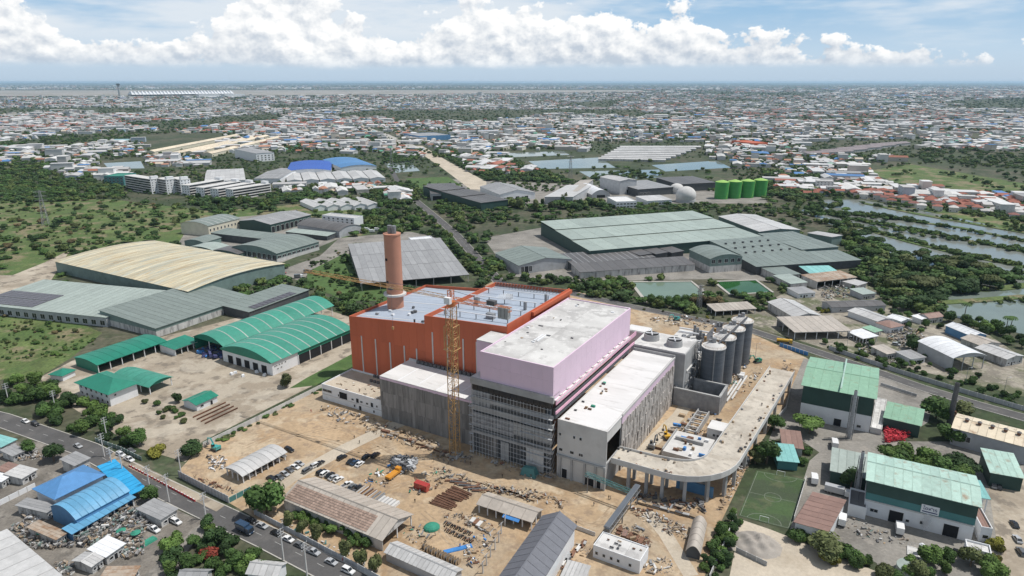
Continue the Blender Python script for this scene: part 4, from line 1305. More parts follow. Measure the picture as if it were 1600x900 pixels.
for k in range(8):
    MB().bar((0, 0 if k % 2 else 4, k * 3.1), (0, 4 if k % 2 else 0, k * 3.1 + 3.1), .5).build('stair_flight', 'steel', T)
    MB().box(-.8, .8, -.8 if k % 2 else 4, 0 if k % 2 else 4.8, k * 3.1 + 3.0, k * 3.1 + 3.15).build('landing', 'dark_steel', T)
for x in (-.8, .8):
    for y in (-.8, 4.8):
        MB().box(x - .12, x + .12, y - .12, y + .12, 0, 26).build('tower_post', 'dark_steel', T)
T = st('retaining_frame', 'half-built concrete channel walls along the inner side of the ramp', 'foundation', 36, 58)
for x in (0, 5):
    MB().box(x, x + .5, 0, 22, 0, 3.4).build('channel_wall', 'concrete', T)
for k in range(6):
    MB().box(.5, 5, k * 4, k * 4 + .4, 2.6, 3.2).build('cross_beam', 'light_concrete', T)
T = st('rebar_mat', 'rusty reinforcement grid on the ground inside the ramp curve', 'rebar', 36, 22)
for k in range(14):
    MB().bar((0, k * .9, .5), (12, k * .9, .5), .12, 3).build('rebar', 'rusty', T)
    MB().bar((k * .9, 0, .62), (k * .9, 12, .62), .12, 3).build('rebar', 'rusty', T)
for k in range(7):
    T = st('formwork_stack', ('first', 'second', 'third', 'fourth', 'fifth', 'sixth', 'seventh')[k] + ' stack of formwork boards from the hall along the inner ramp track', 'boards', 30 + (k % 2) * 3.5, 24 + k * 8.5, 'formwork stacks inside the ramp')
    for j in range(3):
        MB().box(-1.5 + .1 * j, 1.5, -1 + .15 * j, 1, j * .42, j * .42 + .38).build('board', random.choice(('timber', 'rusty', 'debris')), T)
# tower crane
T = st('tower_crane', 'tall yellow lattice tower crane standing in front of the concrete hall', 'crane', -42, -7)
def lattice(mb, p, q, w, step, chord=.28, br=.14, tri=False):
    p, q = Vector(p), Vector(q)
    d = (q - p).normalized(); ln = (q - p).length
    a = Vector((0, 1, 0)) if abs(d.y) < .9 else Vector((1, 0, 0))
    b = d.cross(a).normalized(); a = b.cross(d).normalized()
    if tri:
        cs = [a * w / 2, -a * w / 2, Vector((0, 0, 1)) * w * .95]
    else:
        cs = [a * w / 2 + b * w / 2, -a * w / 2 + b * w / 2, -a * w / 2 - b * w / 2, a * w / 2 - b * w / 2]
    for c_ in cs:
        mb.bar(p + c_, q + c_, chord)
    k = max(1, int(ln / step))
    for i in range(k):
        x0, x1 = p + d * ln * i / k, p + d * ln * (i + 1) / k
        for j in range(len(cs)):
            e0, e1 = cs[j], cs[(j + 1) % len(cs)]
            if i % 2:
                e0, e1 = e1, e0
            mb.bar(x0 + e0, x1 + e1, br, 3)
            mb.bar(x1 + cs[j], x1 + cs[(j + 1) % len(cs)], br, 3)
    return mb
for k in range(6):
    lattice(MB(), (0, 0, k * 11), (0, 0, k * 11 + 11), 3.1, 2.75, .32, .17).build('mast_section', 'crane_yellow', T)
cf = lattice(MB(), (0, 0, 48), (0, 0, 58), 4.3, 5, .34, .2)
cf.box(-2.6, 2.6, -2.6, -2.2, 48, 48.2).box(-2.6, 2.6, 2.2, 2.6, 48, 48.2).box(-2.6, -2.2, -2.2, 2.2, 48, 48.2).box(2.2, 2.6, -2.2, 2.2, 48, 48.2)
cf.build('climbing_frame', 'crane_yellow', T)
MB().box(-2.5, 2.5, -2.5, 2.5, -.2, .8).build('base_block', 'concrete', T)
MB().cyl(0, 0, 66, 68, 1.7, 1.9, 16).build('slewing_ring', 'crane_orange', T)
lattice(MB(), (0, 0, 68), (0, 0, 72.5), 1.8, 1.5, .3, .16).build('tower_head', 'crane_orange', T)
lattice(MB(), (-2, 0, 69), (-79, 0, 69), 1.4, 2.2, .17, .09, True).build('jib', 'crane_yellow', T)
cj = lattice(MB(), (1.5, 0, 69), (27, 0, 69), 1.5, 2.2, .22, .12)
cj.build('counter_jib', 'crane_orange', T)
for i in range(3):
    MB().box(22 + i * 1.5, 23.3 + i * 1.5, -1.1, 1.1, 65.2, 69.4).build('counterweight', 'concrete', T)
MB().box(17, 20.5, -1, 1, 69.6, 71.4).build('winch_house', 'dark_steel', T)
MB().box(-1.2, 1.4, -3.0, -1.4, 67.6, 70.2).build('operator_cab', 'white_wall', T)
MB().box(-1.3, -1.2, -2.9, -1.5, 68.3, 69.9).build('cab_window', 'glass', T)
MB().bar((0, 0, 72.5), (-40, 0, 70.6), .12, 4).bar((0, 0, 72.5), (24, 0, 70.4), .12, 4).build('tie_rod', 'dark_steel', T)
MB().box(-31, -29, -.8, .8, 68.2, 69).build('trolley', 'dark_steel', T)
hk = MB().bar((-30, .3, 68.3), (-30, .1, 52), .08, 3).bar((-30, -.3, 68.3), (-30, -.1, 52), .08, 3).build('hoist_rope', 'dark_steel', T)
MB().box(-30.4, -29.6, -.3, .3, 50.8, 52).build('hook_block', 'crane_yellow', hk)
# ------------------------------------------------------------------ depot with green roofs, left of the site
B_ = 'building'
T = shed('arched_depot', 'front green arched depot hall with white loading doors', B_, (424.4, 565.6), (548, 513), (353, 541), 8.0, 'arch', 'x', 4.2, 'white_wall', 'jade_roof', 9, over=1.0, strips='pale_sage_roof', doors=[('a', [.16, .33, .5, .67, .84], .1, 4.2, 4.6)], wins=[('f', [.03, .05, .08, .11, .15], 4.6, .8, .7), ('f', [.06, .1], 2.6, .8, .7)], opened='', band=None)
Ld = T['L']
MB().box(Ld * .30, Ld, -.3, -.05, 5.6, 8.0).build('green_fascia', 'emerald_roof', T)
MB().box(Ld * .30, Ld, -.12, -.02, .05, 5.6).build('bay_shade', 'shade_black', T)  # flat near-black panel, shade of the open bay painted on
for i in range(6):
    MB().box(-.2, .2, -.35, -.05, 0, 5.7).build('post', 'white_wall', T, (Ld * (.30 + .14 * i), 0, 0))
MB().prism([(-1.0, y, 8.0 + 4.2 * (1 - (2 * t - 1) ** 2)) for t, y in [(i / 10, T['W'] * i / 10) for i in range(11)]] + [(-1.0, y, 7.2) for y in (T['W'], T['W'] * .66, T['W'] * .33, 0)], (.3, 0, 0)).build('gable_fascia', 'emerald_roof', T)
shed('arched_depot', 'rear green arched open depot hall on posts', B_, (349, 539.5), (519, 477), (300, 527), 7.6, 'arch', 'x', 3.8, 'emerald_roof', 'jade_roof', 10, over=1.0, strips='pale_sage_roof', opened='fab', nposts=9)
shed('vehicle_shed', 'long open green-roofed vehicle shed at the meadow edge', 'shed', (152, 570), (259, 533), (124, 556), 5.2, 'arch', 'x', 1.2, 'emerald_roof', 'emerald_roof', 8, opened='f', nposts=6)
shed('vehicle_shed', 'short open green-roofed shed between the vehicle shed and the arched depot', 'shed', (273, 546), (312, 532), (264, 534), 4.2, 'mono', 'x', .6, 'white_wall', 'emerald_roof', 4, opened='f', nposts=4)
shed('office_building', 'white two-storey office with a green hip roof near the road', 'office', (170, 614.5), (213, 598), (125.5, 595.5), 7.0, 'hip', 'x', 3.6, 'white_wall', 'emerald_roof', over=1.4, wins=[('a', 6, 1.2, 1.4, 1.3), ('a', 6, 4.4, 1.4, 1.3), ('f', [.2], 4.6, 1.0, .8)], doors=[('a', [.4], .1, 2.0, 2.4)])
shed('canopy', 'green arched canopy attached behind the hip-roofed office', 'canopy', (233, 604), (268, 589), (180, 586), 4.6, 'arch', 'y', 1.6, 'emerald_roof', 'jade_roof', 6, opened='fkab', nposts=4, over=.8)
shed('guard_hut', 'tiny white hut with green hip roof left of the office', 'hut', (97, 587), (116.5, 578), (88, 580), 3.2, 'hip', 'x', 1.4, 'white_wall', 'emerald_roof', over=.7)
shed('pump_shed', 'small green-roofed white shed beside the pipe racks', 'shed', (306.7, 632.5), (339, 618), (289, 624.5), 3.4, 'gable', 'x', 1.2, 'white_wall', 'emerald_roof', 4, doors=[('f', [.7], .1, 1.2, 2.1)], wins=[('f', [.25], 1.2, 1.6, 1.0)])
# ------------------------------------------------------------------ warehouses on the left
shed('arched_warehouse', 'huge cream arched warehouse with rust-streaked roof', 'warehouse', (294, 455), (444, 412), (63, 413), 9.5, 'arch', 'y', 3.0, 'green_grey_wall', 'cream_roof', 34, over=.8)
T = shed('flat_warehouse', 'sage green low warehouse carrying a dark solar array', 'warehouse', (165.5, 496), (262, 458), (11, 458), 6.6, 'mono', 'y', 1.6, 'grey_wall', 'sage_roof', 22, rows=1, wins=[('a', 16, 1.0, 3.6, 3.2)])
zs = 6.6 + .35
me = MB().box(.06, 2.9, .06, 5.0, 0, .14).mesh('solar_panel', 'solar')
L0, W0 = T['L'], T['W']
for i in range(8):
    for j in range(9):
        put('solar_panel', me, T, (3 + i * 3.05 + (.6 if i > 3 else 0), W0 - 5.5 - j * 5.2, 6.9 + (3 + i * 3.05) / L0 * 1.6), 0).rotation_euler = (0, -math.atan2(1.6, L0), 0)
shed('gabled_warehouse', 'dark sage warehouse with white stained side wall next to the solar roof', 'warehouse', (243, 513), (392, 463), (167, 488.5), 6.2, 'mono', 'x', 3.0, 'green_grey_wall', 'dark_sage_roof', 16, band=(4.0, 'stained_wall'))
T = shed('lean_to_warehouse', 'low sage roof with a strip of solar panels beside the green arched hall', 'warehouse', (389, 487.5), (482, 453), (349, 478), 5.4, 'mono', 'x', 1.0, 'dark_wall', 'dark_sage_roof', 10)
me = MB().box(.05, 3.9, .05, 6.5, 0, .12).mesh('solar_panel', 'solar')
for i in range(9):
    put('solar_panel', me, T, (6 + i * 4.3, .8, 5.75)).rotation_euler = (math.atan2(1.0, T['W']), 0, 0)
# group of curved sheds further back on the left
shed('arched_shed', 'dark sage arched shed with glazed end beyond the cream warehouse', 'shed', (432, 396), (498, 377.5), (372, 383), 8, 'arch', 'x', 4, 'green_grey_wall', 'dark_sage_roof', 9, band=(3, 'light_concrete'), wins=[('f', 9, 3.4, 4, 2.0), ('a', 9, 1.5, 4, 4.5)])
shed('flat_shed', 'long low dark roof left of the arched shed', 'shed', (417, 374), (442, 367), (337, 362), 7, 'mono', 'y', .8, 'dark_wall', 'dark_sage_roof', 8)
shed('gabled_shed', 'grey gabled shed with dark green posts at the field edge', 'shed', (422.5, 350.7), (485.5, 335.5), (391, 341), 9, 'gable', 'x', 3, 'dark_green_wall', 'grey_roof', 8, doors=[('f', 9, .2, 4.5, 6)])
shed('arched_shed', 'pale yellow walled arched building with skylit roof', 'shed', (325, 353), (374.6, 341), (298, 345), 11, 'arch', 'x', 3, 'cream_wall', 'dark_sage_roof', 6, strips='light_grey_roof', wins=[('f', 9, 5, 1.6, 2.4)])
shed('arched_shed', 'grey arched shed with plain grey gable facing the yard', 'shed', (530, 361), (564, 353), (462, 351), 7, 'arch', 'y', 3.5, 'grey_wall', 'dark_grey_roof', 9, doors=[('f', [.55], .1, 3, 4)])
shed('lean_to_shed', 'low pale lean-to in front of the grey arched shed', 'shed', (511, 369), (524, 365), (461, 358), 4.5, 'mono', 'y', .8, 'dark_wall', 'sage_roof', 6)
shed('office_building', 'three-storey pale blue office block behind the curved sheds', 'office', (503, 337), (553, 342), (515, 333), 10, 'flat', 'x', 0, 'white_wall', 'light_grey_roof', 3, wins=[('f', 7, 1, 2.2, 1.6), ('f', 7, 4.3, 2.2, 1.6), ('f', 7, 7.4, 2.2, 1.6)])
for A, B, C, h, r, lb in (((318, 379), (345, 371), (300, 373), 6, 'dark_sage_roof', 'small dark arched roof left of the solar-lit shed group'), ((332, 391), (357, 384), (310, 382), 6, 'sage_roof', 'small sage arched roof behind the cream warehouse'), ((372, 397), (392, 391), (340, 388), 5, 'dark_grey_roof', 'low dark roof tucked behind the cream warehouse')):
    shed('arched_shed', lb, 'shed', A, B, C, h, 'arch', 'x', 2, 'green_grey_wall', r, 4)
T = shed('open_shed', 'wide open-sided shed with stepped weathered grey roof behind the chimney', 'shed', (564.5, 443), (732, 429), (549, 391), 6, 'mono', 'x', 5.5, 'dark_wall', 'grey_roof', 17, rows=3, opened='fab', nposts=9, post='light_concrete')
shed('office_building', 'pale blue flat-roofed site office beyond the grey open shed', 'office', (645, 378), (680, 375), (642, 372), 5, 'flat', 'x', 0, 'white_wall', 'white_sheet_roof', 3, wins=[('f', 5, 1.5, 2, 1.5)])
# ------------------------------------------------------------------ warehouses right of the middle road
shed('dark_warehouse', 'dark grey roofed warehouse nearest the middle road', 'warehouse', (673.7, 303), (720, 301.7), (658.5, 289), 9, 'mono', 'x', 1.5, 'grey_wall', 'dark_grey_roof', 7, doors=[('f', [.2], .2, 12, 6)])
shed('dark_warehouse', 'large charcoal roofed warehouse with dark green walls', 'warehouse', (752, 317), (794, 312), (716, 289), 10, 'mono', 'x', 2, 'dark_green_wall', 'dark_grey_roof', 6, rows=3)
shed('gabled_warehouse', 'white gabled warehouse with a grey roof behind roadside trees', 'warehouse', (781, 304), (836, 300.5), (758, 291), 9, 'gable', 'y', 5, 'white_wall', 'grey_roof', 7, doors=[('f', [.25, .5, .75], .2, 5, 5)])
shed('gabled_warehouse', 'pale roofed warehouse right of the white gable', 'warehouse', (851, 307.5), (895, 310), (822, 286), 9, 'mono', 'y', 2, 'grey_wall', 'light_grey_roof', 8, doors=[('f', [.6], .2, 12, 5)])
shed('gabled_warehouse', 'tan roofed warehouse half hidden behind the pale roofed one', 'warehouse', (880, 300), (902, 301), (838, 279), 9, 'mono', 'y', 2, 'grey_wall', 'tan_roof', 6)
shed('arched_store', 'small white arched store beside the tall grey block', 'warehouse', (925, 304), (953, 303), (908, 293), 5, 'arch', 'y', 6, 'grey_wall', 'white_sheet_roof', 6, doors=[('f', [.5], .1, 12, 4)])
shed('tall_block', 'tall pale grey metal-clad process building', B_, (969, 283), (995, 281), (943.5, 276), 19, 'gable', 'y', 2, 'grey_wall', 'light_grey_roof', 6, doors=[('f', [.5], .2, 5, 6)])
shed('process_hall', 'low grey hall with dark walls right of the tall grey block', B_, (997, 296), (1052, 292), (992, 284), 10, 'mono', 'x', 1.5, 'dark_wall', 'grey_roof', 7, wins=[('f', [.1, .2, .3], 2, 4, 3)])
shed('process_hall', 'dark industrial hall behind the white sphere tank', B_, (1060, 288), (1118, 285), (1052, 278), 11, 'mono', 'x', 1.5, 'dark_wall', 'dark_grey_roof', 7)
shed('process_office', 'white flat-roofed block in front of the tall grey building', 'office', (963, 316), (995, 315), (962, 308), 8, 'flat', 'x', 0, 'white_wall', 'white_roof', 3, wins=[('f', 6, 1.2, 3, 1.6), ('f', 6, 4.8, 3, 1.6)])
shed('process_office', 'long pale blue low building left of the sphere tank', 'office', (1012, 314), (1050, 312), (1008, 307), 6, 'mono', 'x', 1, 'white_wall', 'light_grey_roof', 4, wins=[('f', 7, 1.5, 3, 1.6)])
p = G(1071, 315)
T = thing('sphere_tank', 'white round gas holder dome beside the green tanks', 'tank', p)
MB().sphere((0, 0, 8.5), (13, 13, 11.5), 28, 16).build('dome', 'light_concrete', T, smooth=True)
MB().cyl(0, 0, 0, 3, 12.6, 12.6, 28).build('ring_wall', 'grey_wall', T)
p = G(1057, 302)
T = thing('sphere_tank', 'smaller pale dome behind the white gas holder', 'tank', p)
MB().sphere((0, 0, 6), (10, 10, 8), 24, 12).build('dome', 'light_concrete', T, smooth=True)
MB().cyl(0, 0, 0, 3, 9.8, 9.8, 24).build('ring_wall', 'grey_wall', T)
MATS['tank_green'] = mat('tank_green', (.055, .28, .06), .6, .08, .1)
MATS['tank_top'] = mat('tank_top', (.30, .50, .12), .6, .08, .1)
for k, (px, py) in enumerate(((1126.6, 310), (1146.5, 309), (1166.5, 308), (1186.5, 306.5))):
    p = G(px, py)
    T = thing('green_tank', ('leftmost bright green cylindrical tank next to the sphere tank', 'second bright green tank from the sphere tank', 'third bright green tank from the sphere tank', 'rightmost bright green tank nearest the trees')[k], 'tank', p, 0, 'four green storage tanks')
    for j in range(4):
        MB().cyl(0, 0, j * 5.6, j * 5.6 + 5.55, 9, 9, 32).build('shell_ring', 'tank_green', T)
    MB().cyl(0, 0, 22.4, 24.6, 9.1, 1.5, 32).build('cone_roof', 'tank_top', T)
    MB().bar((4, -8.6, 0), (9, -3, 22.4), .5).build('stair', 'tank_top', T)
# ------------------------------------------------------------------ the large sage complex on the right
shed('large_warehouse', 'very large pale sage warehouse with three tiers of roof sheets', 'warehouse', (922, 392), (1189, 369), (865.5, 351), 10, 'mono', 'x', 3, 'dark_green_wall', 'pale_sage_roof', 12, rows=3)
shed('side_warehouse', 'olive roofed wing at the right end of the large sage warehouse', 'warehouse', (1253, 390), (1310, 385.5), (1191, 366.7), 9, 'mono', 'x', 1, 'green_grey_wall', 'dark_sage_roof', 6, rows=2)
shed('side_warehouse', 'pale roofed wing behind the large sage warehouse', 'warehouse', (1187, 362), (1250, 359), (1122, 338), 10, 'gable', 'y', 2, 'green_grey_wall', 'light_grey_roof', 8)
shed('side_warehouse', 'grey roofed shed with rooftop vents by the pond trees', 'warehouse', (1262, 364), (1300, 372), (1222, 350), 8, 'mono', 'y', 1, 'green_grey_wall', 'light_grey_roof', 8)
T = shed('vented_warehouse', 'dark green roof dotted with small vents in the sage complex', 'warehouse', (1164.5, 401), (1259, 393), (1114, 379), 8, 'mono', 'x', 2, 'green_grey_wall', 'dark_sage_roof', 9, rows=2)
for i in range(6):
    for j in range(3):
        MB().box(0, 1.6, 0, 1.6, 0, 1.3).build('roof_vent', 'dark_wall', T, (6 + i * 9, 8 + j * 15, 8.4 + j * .7))
shed('front_warehouse', 'long grey-green roof along the front of the sage complex', 'warehouse', (1182, 416.7), (1345, 406), (1165, 402), 7, 'mono', 'x', 1.5, 'dark_wall', 'dark_sage_roof', 13)
shed('arched_tower_hall', 'tall green hall with arched roof and stained lower wall', 'warehouse', (1110, 404.5), (1160, 401), (1072, 390), 12, 'arch', 'y', 3, 'green_grey_wall', 'dark_sage_roof', 6, band=(5.5, 'stained_wall'), wins=[('f', 5, 8, 3, 3)])
shed('long_shed', 'long charcoal roofed shed facing the lined ponds', 'shed', (906.7, 425.5), (1086, 413), (893, 415), 5.5, 'mono', 'x', 1.5, 'stained_wall', 'dark_grey_roof', 14)
shed('long_shed', 'charcoal ribbed roof between the long shed and the large warehouse', 'shed', (893, 412), (1024, 402), (880, 398), 6, 'mono', 'x', 1, 'dark_wall', 'dark_grey_roof', 14, strips='grey_roof')
for k in range(3):
    shed('store_hut', ('left', 'middle', 'right')[k] + ' small dark monitor roof on the yard between the long sheds', 'shed', (1000 + k * 25, 399 - k * 2), (1018 + k * 25, 397 - k * 2), (985 + k * 25, 390 - k * 2), 7, 'mono', 'y', .6, 'dark_wall', 'dark_grey_roof', 3)
shed('gabled_shed', 'sage gabled workshop with blue-white doors beside the middle road', 'shed', (811, 415), (893, 405), (787, 394), 7.5, 'gable', 'y', 4, 'grey_wall', 'dark_sage_roof', 8, doors=[('f', [.14], .2, 4, 6)], wins=[('f', [.07, .21], 1.5, 3, 4.5)])
# ------------------------------------------------------------------ small buildings right of the ponds
for lb, A, B, C, h, rf, ax, rise, wl_, rm, n, op in (
    ('sage roofed row house right of the green pond', (1217, 431), (1250, 428), (1200, 419), 5, 'mono', 'x', .8, 'stained_wall', 'dark_sage_roof', 4, ''),
    ('moss-roofed block behind the row right of the green pond', (1236, 443.5), (1261, 442), (1218, 430), 5, 'mono', 'y', .5, 'stained_wall', 'sage_roof', 4, ''),
    ('small flat white-fronted hut at the end of the moss-roofed block', (1248, 459), (1274, 457), (1240, 450), 3.5, 'mono', 'x', .5, 'white_wall', 'grey_roof', 3, ''),
    ('bright teal roofed shed above the rusty ruin', (1265.5, 427), (1312, 426), (1250, 418), 6, 'mono', 'x', 1, 'dark_wall', 'teal_roof', 5, ''),
    ('rusty tan roofed ruin below the teal roof', (1277, 440), (1338, 433), (1262, 430), 6, 'mono', 'x', .8, 'stained_wall', 'rusty_roof', 6, 'f'),
    ('grey roofed hut right of the rusty ruin', (1340, 446), (1354, 443), (1326, 436), 4, 'mono', 'y', .6, 'stained_wall', 'light_grey_roof', 3, ''),
    ('sage roofed hut below the grey hut', (1348, 460), (1368, 458), (1335, 452), 4, 'mono', 'x', .6, 'grey_wall', 'sage_roof', 3, ''),
    ('tall-roofed pale grey gabled hall in the small workshops', (1241, 495.5), (1283, 493), (1214.5, 471), 5.5, 'gable', 'y', 2.2, 'stained_wall', 'light_grey_roof', 6, ''),
    ('wide open grey mono-pitch canopy beside the right road', (1242, 519), (1329, 516.7), (1229, 498), 5, 'mono', 'x', 1.2, 'grey_wall', 'tan_roof', 8, 'fab'),
    ('low corrugated carport opposite the silos', (1118, 486), (1181, 482), (1109, 477), 3.5, 'mono', 'x', .8, 'grey_wall', 'tan_roof', 10, 'fab'),
    ('long grey bungalow with a dark ridge among yellow shrubs', (1300, 480), (1384, 477), (1296, 471), 4, 'gable', 'x', 1.2, 'grey_wall', 'dark_grey_roof', 6, ''),
    ('pale tan gabled shed right of the open canopy', (1371, 502), (1394, 498), (1341, 483), 4, 'gable', 'y', 1.2, 'white_wall', 'light_grey_roof', 5, ''),
    ('small white open shelter near the right road bend', (1349, 529), (1371, 526), (1332, 517), 3.5, 'mono', 'y', .5, 'white_wall', 'white_sheet_roof', 3, 'fab'),
    ('long white roofed shed beside the milky pond', (1519, 525), (1541, 523), (1481, 508), 5, 'gable', 'y', 1.5, 'blue_wall', 'white_sheet_roof', 6, ''),
    ('brown roofed house beside the milky pond', (1533, 540), (1562, 536), (1512, 527), 4.5, 'gable', 'y', 1.5, 'stained_wall', 'tan_roof', 4, ''),
    ('patched roof house at the right edge by the lane', (1573, 561), (1599, 556), (1533, 542), 4.5, 'gable', 'y', 1.2, 'stained_wall', 'light_grey_roof', 5, ''),
    ('brown roofed hut beside the pond path', (1452, 497), (1474, 494), (1444, 490), 4, 'gable', 'x', 1.5, 'stained_wall', 'brown_roof', 3, ''),
    ('white canopy hut next to the brown pond hut', (1440, 499), (1452, 496), (1432, 493), 3.5, 'mono', 'x', .4, 'white_wall', 'white_sheet_roof', 3, 'f'),
    ('round-ended white and brown pavilion by the workshops', (1392, 512), (1412, 508), (1385, 501), 4, 'hip', 'x', 1.5, 'white_wall', 'brown_roof', 3, ''),
    ('white awning sheds behind the pavilion', (1408, 502), (1424, 499), (1402, 492), 3.5, 'gable', 'y', 1, 'white_wall', 'white_sheet_roof', 3, ''),
    ('green plastic roofed shelter near the right road bend', (1366, 519), (1378, 516), (1356, 511), 3, 'mono', 'x', .4, 'white_wall', 'green_roof', 3, 'fab'),
    ('rust-topped white container store by the open arched hall', (1423, 561), (1446, 558), (1413, 549), 3.5, 'mono', 'x', .3, 'white_wall', 'grey_roof', 4, ''),
    ('tan roofed sheds along the wall of the right road', (1386, 553), (1404, 550), (1372, 541), 3.5, 'mono', 'x', .4, 'stained_wall', 'tan_roof', 3, ''),
):
    shed('small_workshop', lb, 'house' if 'hou' in lb or 'hut' in lb else 'shed', A, B, C, h, rf, ax, rise, wl_, rm, n, opened=op, nposts=5, wins=() if op else [('f', 3, 1.0, 1.3, 1.1)], doors=() if op else [('f', [.35], .05, 1.3, 2.1)])
shed('arched_hall', 'open-fronted white arched hall on steel posts right of the workshops', 'shed', (1490, 559), (1540, 555), (1449, 532), 8, 'arch', 'y', 2.2, 'grey_wall', 'white_sheet_roof', 7, opened='fb', nposts=4, post='grey_wall')
# ------------------------------------------------------------------ factories on the right
T = shed('green_factory', 'green roofed factory with dark green upper and white lower walls', 'factory', (1255.5, 601), (1366.7, 622), (1270, 559), 17, 'gable', 'x', 1.8, 'dark_green_wall', 'green_roof', 8, over=1.0, band=(8, 'white_wall'), doors=[('f', [.55], .1, 3, 3.5)], wins=[('f', [.25, .85], 1.5, 1.6, 1.2)])
MB().box(T['L'] * .52, T['L'] * .52 + .7, -1, T['W'] + 1, 18.98, 19.1).build('roof_strip', 'mint_roof', T)
T = shed('green_shed', 'small bright green roofed shed above the red heap', 'shed', (1382, 652), (1438, 665), (1383, 631), 6, 'mono', 'x', 1.2, 'dark_green_wall', 'green_roof', 5)
T = shed('beige_factory', 'beige roofed factory with five rust-streaked roof vents', 'factory', (1489, 668), (1610, 700), (1502, 648), 8, 'gable', 'x', 1.6, 'grey_wall', 'beige_roof', 9, wins=[('f', [.1, .2], 3, 3, 2.4)])
for i in range(5):
    v_ = MB().cyl(4 + i * 4.6, T['W'] * .42, 9.0, 10.6, .7, .7, 12).build('roof_vent', 'rusty', T)
    MB().cyl(4 + i * 4.6, T['W'] * .42, 10.6, 11.1, .95, .2, 12).build('vent_cap', 'dark_steel', v_)
def stack(px, py, h, r, m, label, lat=False):
    p = G(px, py)
    T = thing('smoke_stack', label, 'chimney', p, R(-30))
    for j in range(4):
        MB().cyl(0, 0, h * j / 4, h * (j + 1) / 4 - .06, r * (1.25 - .08 * j), r * (1.22 - .08 * j), 16).build('stack_section', m, T)
    MB().cyl(0, 0, h - .06, h + .02, r * .8, r * .8, 16).build('mouth', 'shade_black', T)
    if lat:
        lattice(MB(), (0, 0, 0), (0, 0, h * .86), r * 3.4, 2.4, .2, .12).build('support_tower', 'steel', T)
    else:
        MB().bar((0, 0, h * .35), (3.5, 2, .5), .9, 10).bar((1.2, -.3, h * .35), (4.6, 1.6, .5), .9, 10).build('flue_pipe', 'rusty', T)
stack(1483, 664, 21, 1.0, 'dark_steel', 'thick dark smoke stack left of the beige factory')
stack(1326, 685, 23, .7, 'grey_wall', 'thin stack in a lattice frame in front of the green factory', True)
stack(1338, 771, 18, .6, 'grey_wall', 'thin latticed stack behind the shop-sign factory', True)
T = shed('sign_factory', 'mint roofed factory with teal wall band and a white name sign', 'factory', (1357, 749), (1530, 790), (1362, 709), 14.5, 'gable', 'x', 1.6, 'dark_green_wall', 'mint_roof', 12, over=.9, band=(6.6, 'white_wall'), doors=[('f', [.31, .81], .1, 4.4, 4.6)], wins=[('f', [.10, .57], 2.2, 2.4, 1.2), ('f', [.42], 1.6, 1, 1)])
Lf = T['L']
MB().box(.02, Lf - .02, -.05, 0, 6.7, 9.3).build('teal_band', 'teal_wall', T)
MB().box(0, Lf, -.45, 0, 6.2, 6.62).build('ledge', 'light_concrete', T)
sg = MB().box(-2.7, 2.7, -.14, 0, 0, 3.2).build('name_sign', 'white_wall', T, (Lf * .60, -.06, 6.9))
sg['label'] = 'white sign with dark blue Thai lettering'
def text(body, size, loc, m, parent, name):
    cu = bpy.data.curves.new(name, 'FONT')
    cu.body = body
    cu.size = size
    cu.align_x = 'CENTER'
    cu.extrude = .015
    cu.offset = .02
    cu.materials.append(MATS[m])
    o = bpy.data.objects.new(name, cu)
    o.location = loc
    o.rotation_euler = (math.pi / 2, 0, 0)
    COL.objects.link(o)
    o.parent = parent
    return o
mat('sign_ink', (.02, .03, .12), .6, .05, 1)
lt = text('โอฬาร', 1.75, (0, -.16, 1.35), 'sign_ink', None, 'lettering')
lm_ = bpy.data.meshes.new_from_object(lt.evaluated_get(bpy.context.evaluated_depsgraph_get()))
bpy.data.objects.remove(lt)
o = put('lettering', lm_, sg, (0, -.16, 1.35))
o.rotation_euler = (math.pi / 2, 0, 0)
MB().box(-2.3, 2.3, -.17, -.14, .45, .85).build('underline', 'sign_ink', sg)
shed('side_annex', 'brown flat-roofed annex on the right end of the sign factory', 'annex', (1533, 826), (1551, 829), (1537, 781), 5.0, 'flat', 'x', 0, 'white_wall', 'brown_roof', 3, wins=[('f', [.5], 1.6, 1.6, 1.2)])
shed('side_annex', 'white flat-roofed hut below the brown annex', 'annex', (1510, 858), (1549, 868), (1512, 846), 4.0, 'flat', 'x', 0, 'white_wall', 'roof_slab', 3)
shed('side_annex', 'pale teal canopy roof at the right end of the sign factory', 'canopy', (1532, 777), (1545, 779), (1529, 753), 6, 'mono', 'x', .3, 'white_wall', 'teal_roof', 3, opened='fb', nposts=3)
shed('rear_shed', 'sage roofed shed left of the sign factory', 'shed', (1299, 735), (1358, 748), (1301, 703), 6, 'mono', 'x', .8, 'dark_green_wall', 'sage_roof', 5)
shed('brown_roof_shed', 'large rusty brown roofed shed beside the football pitch', 'shed', (1243, 815.5), (1293, 834), (1262, 767), 5, 'mono', 'y', 1.0, 'white_wall', 'brown_roof', 7, rows=2)
shed('teal_roof_house', 'pale teal roofed house above the football pitch', 'house', (1216, 719), (1247, 722), (1222, 697), 4, 'mono', 'x', .8, 'teal_wall', 'teal_roof', 4)
shed('brown_roof_house', 'brown roofed house behind the pale teal house', 'house', (1224, 697), (1254, 701), (1228, 675), 4.4, 'mono', 'x', .8, 'stained_wall', 'brown_roof', 4)
shed('pale_roof_shed', 'pale mint roofed shed at the right edge above the lane', 'shed', (1549, 738), (1599, 747), (1547, 707), 6, 'mono', 'x', 1, 'dark_green_wall', 'mint_roof', 5)
shed('loading_bay', 'narrow concrete-roofed loading bay between the two green sheds', 'shed', (1360, 668), (1378, 672), (1372, 622), 2.6, 'flat', 'x', 0, 'light_concrete', 'roof_slab', 2, parapet=.3)
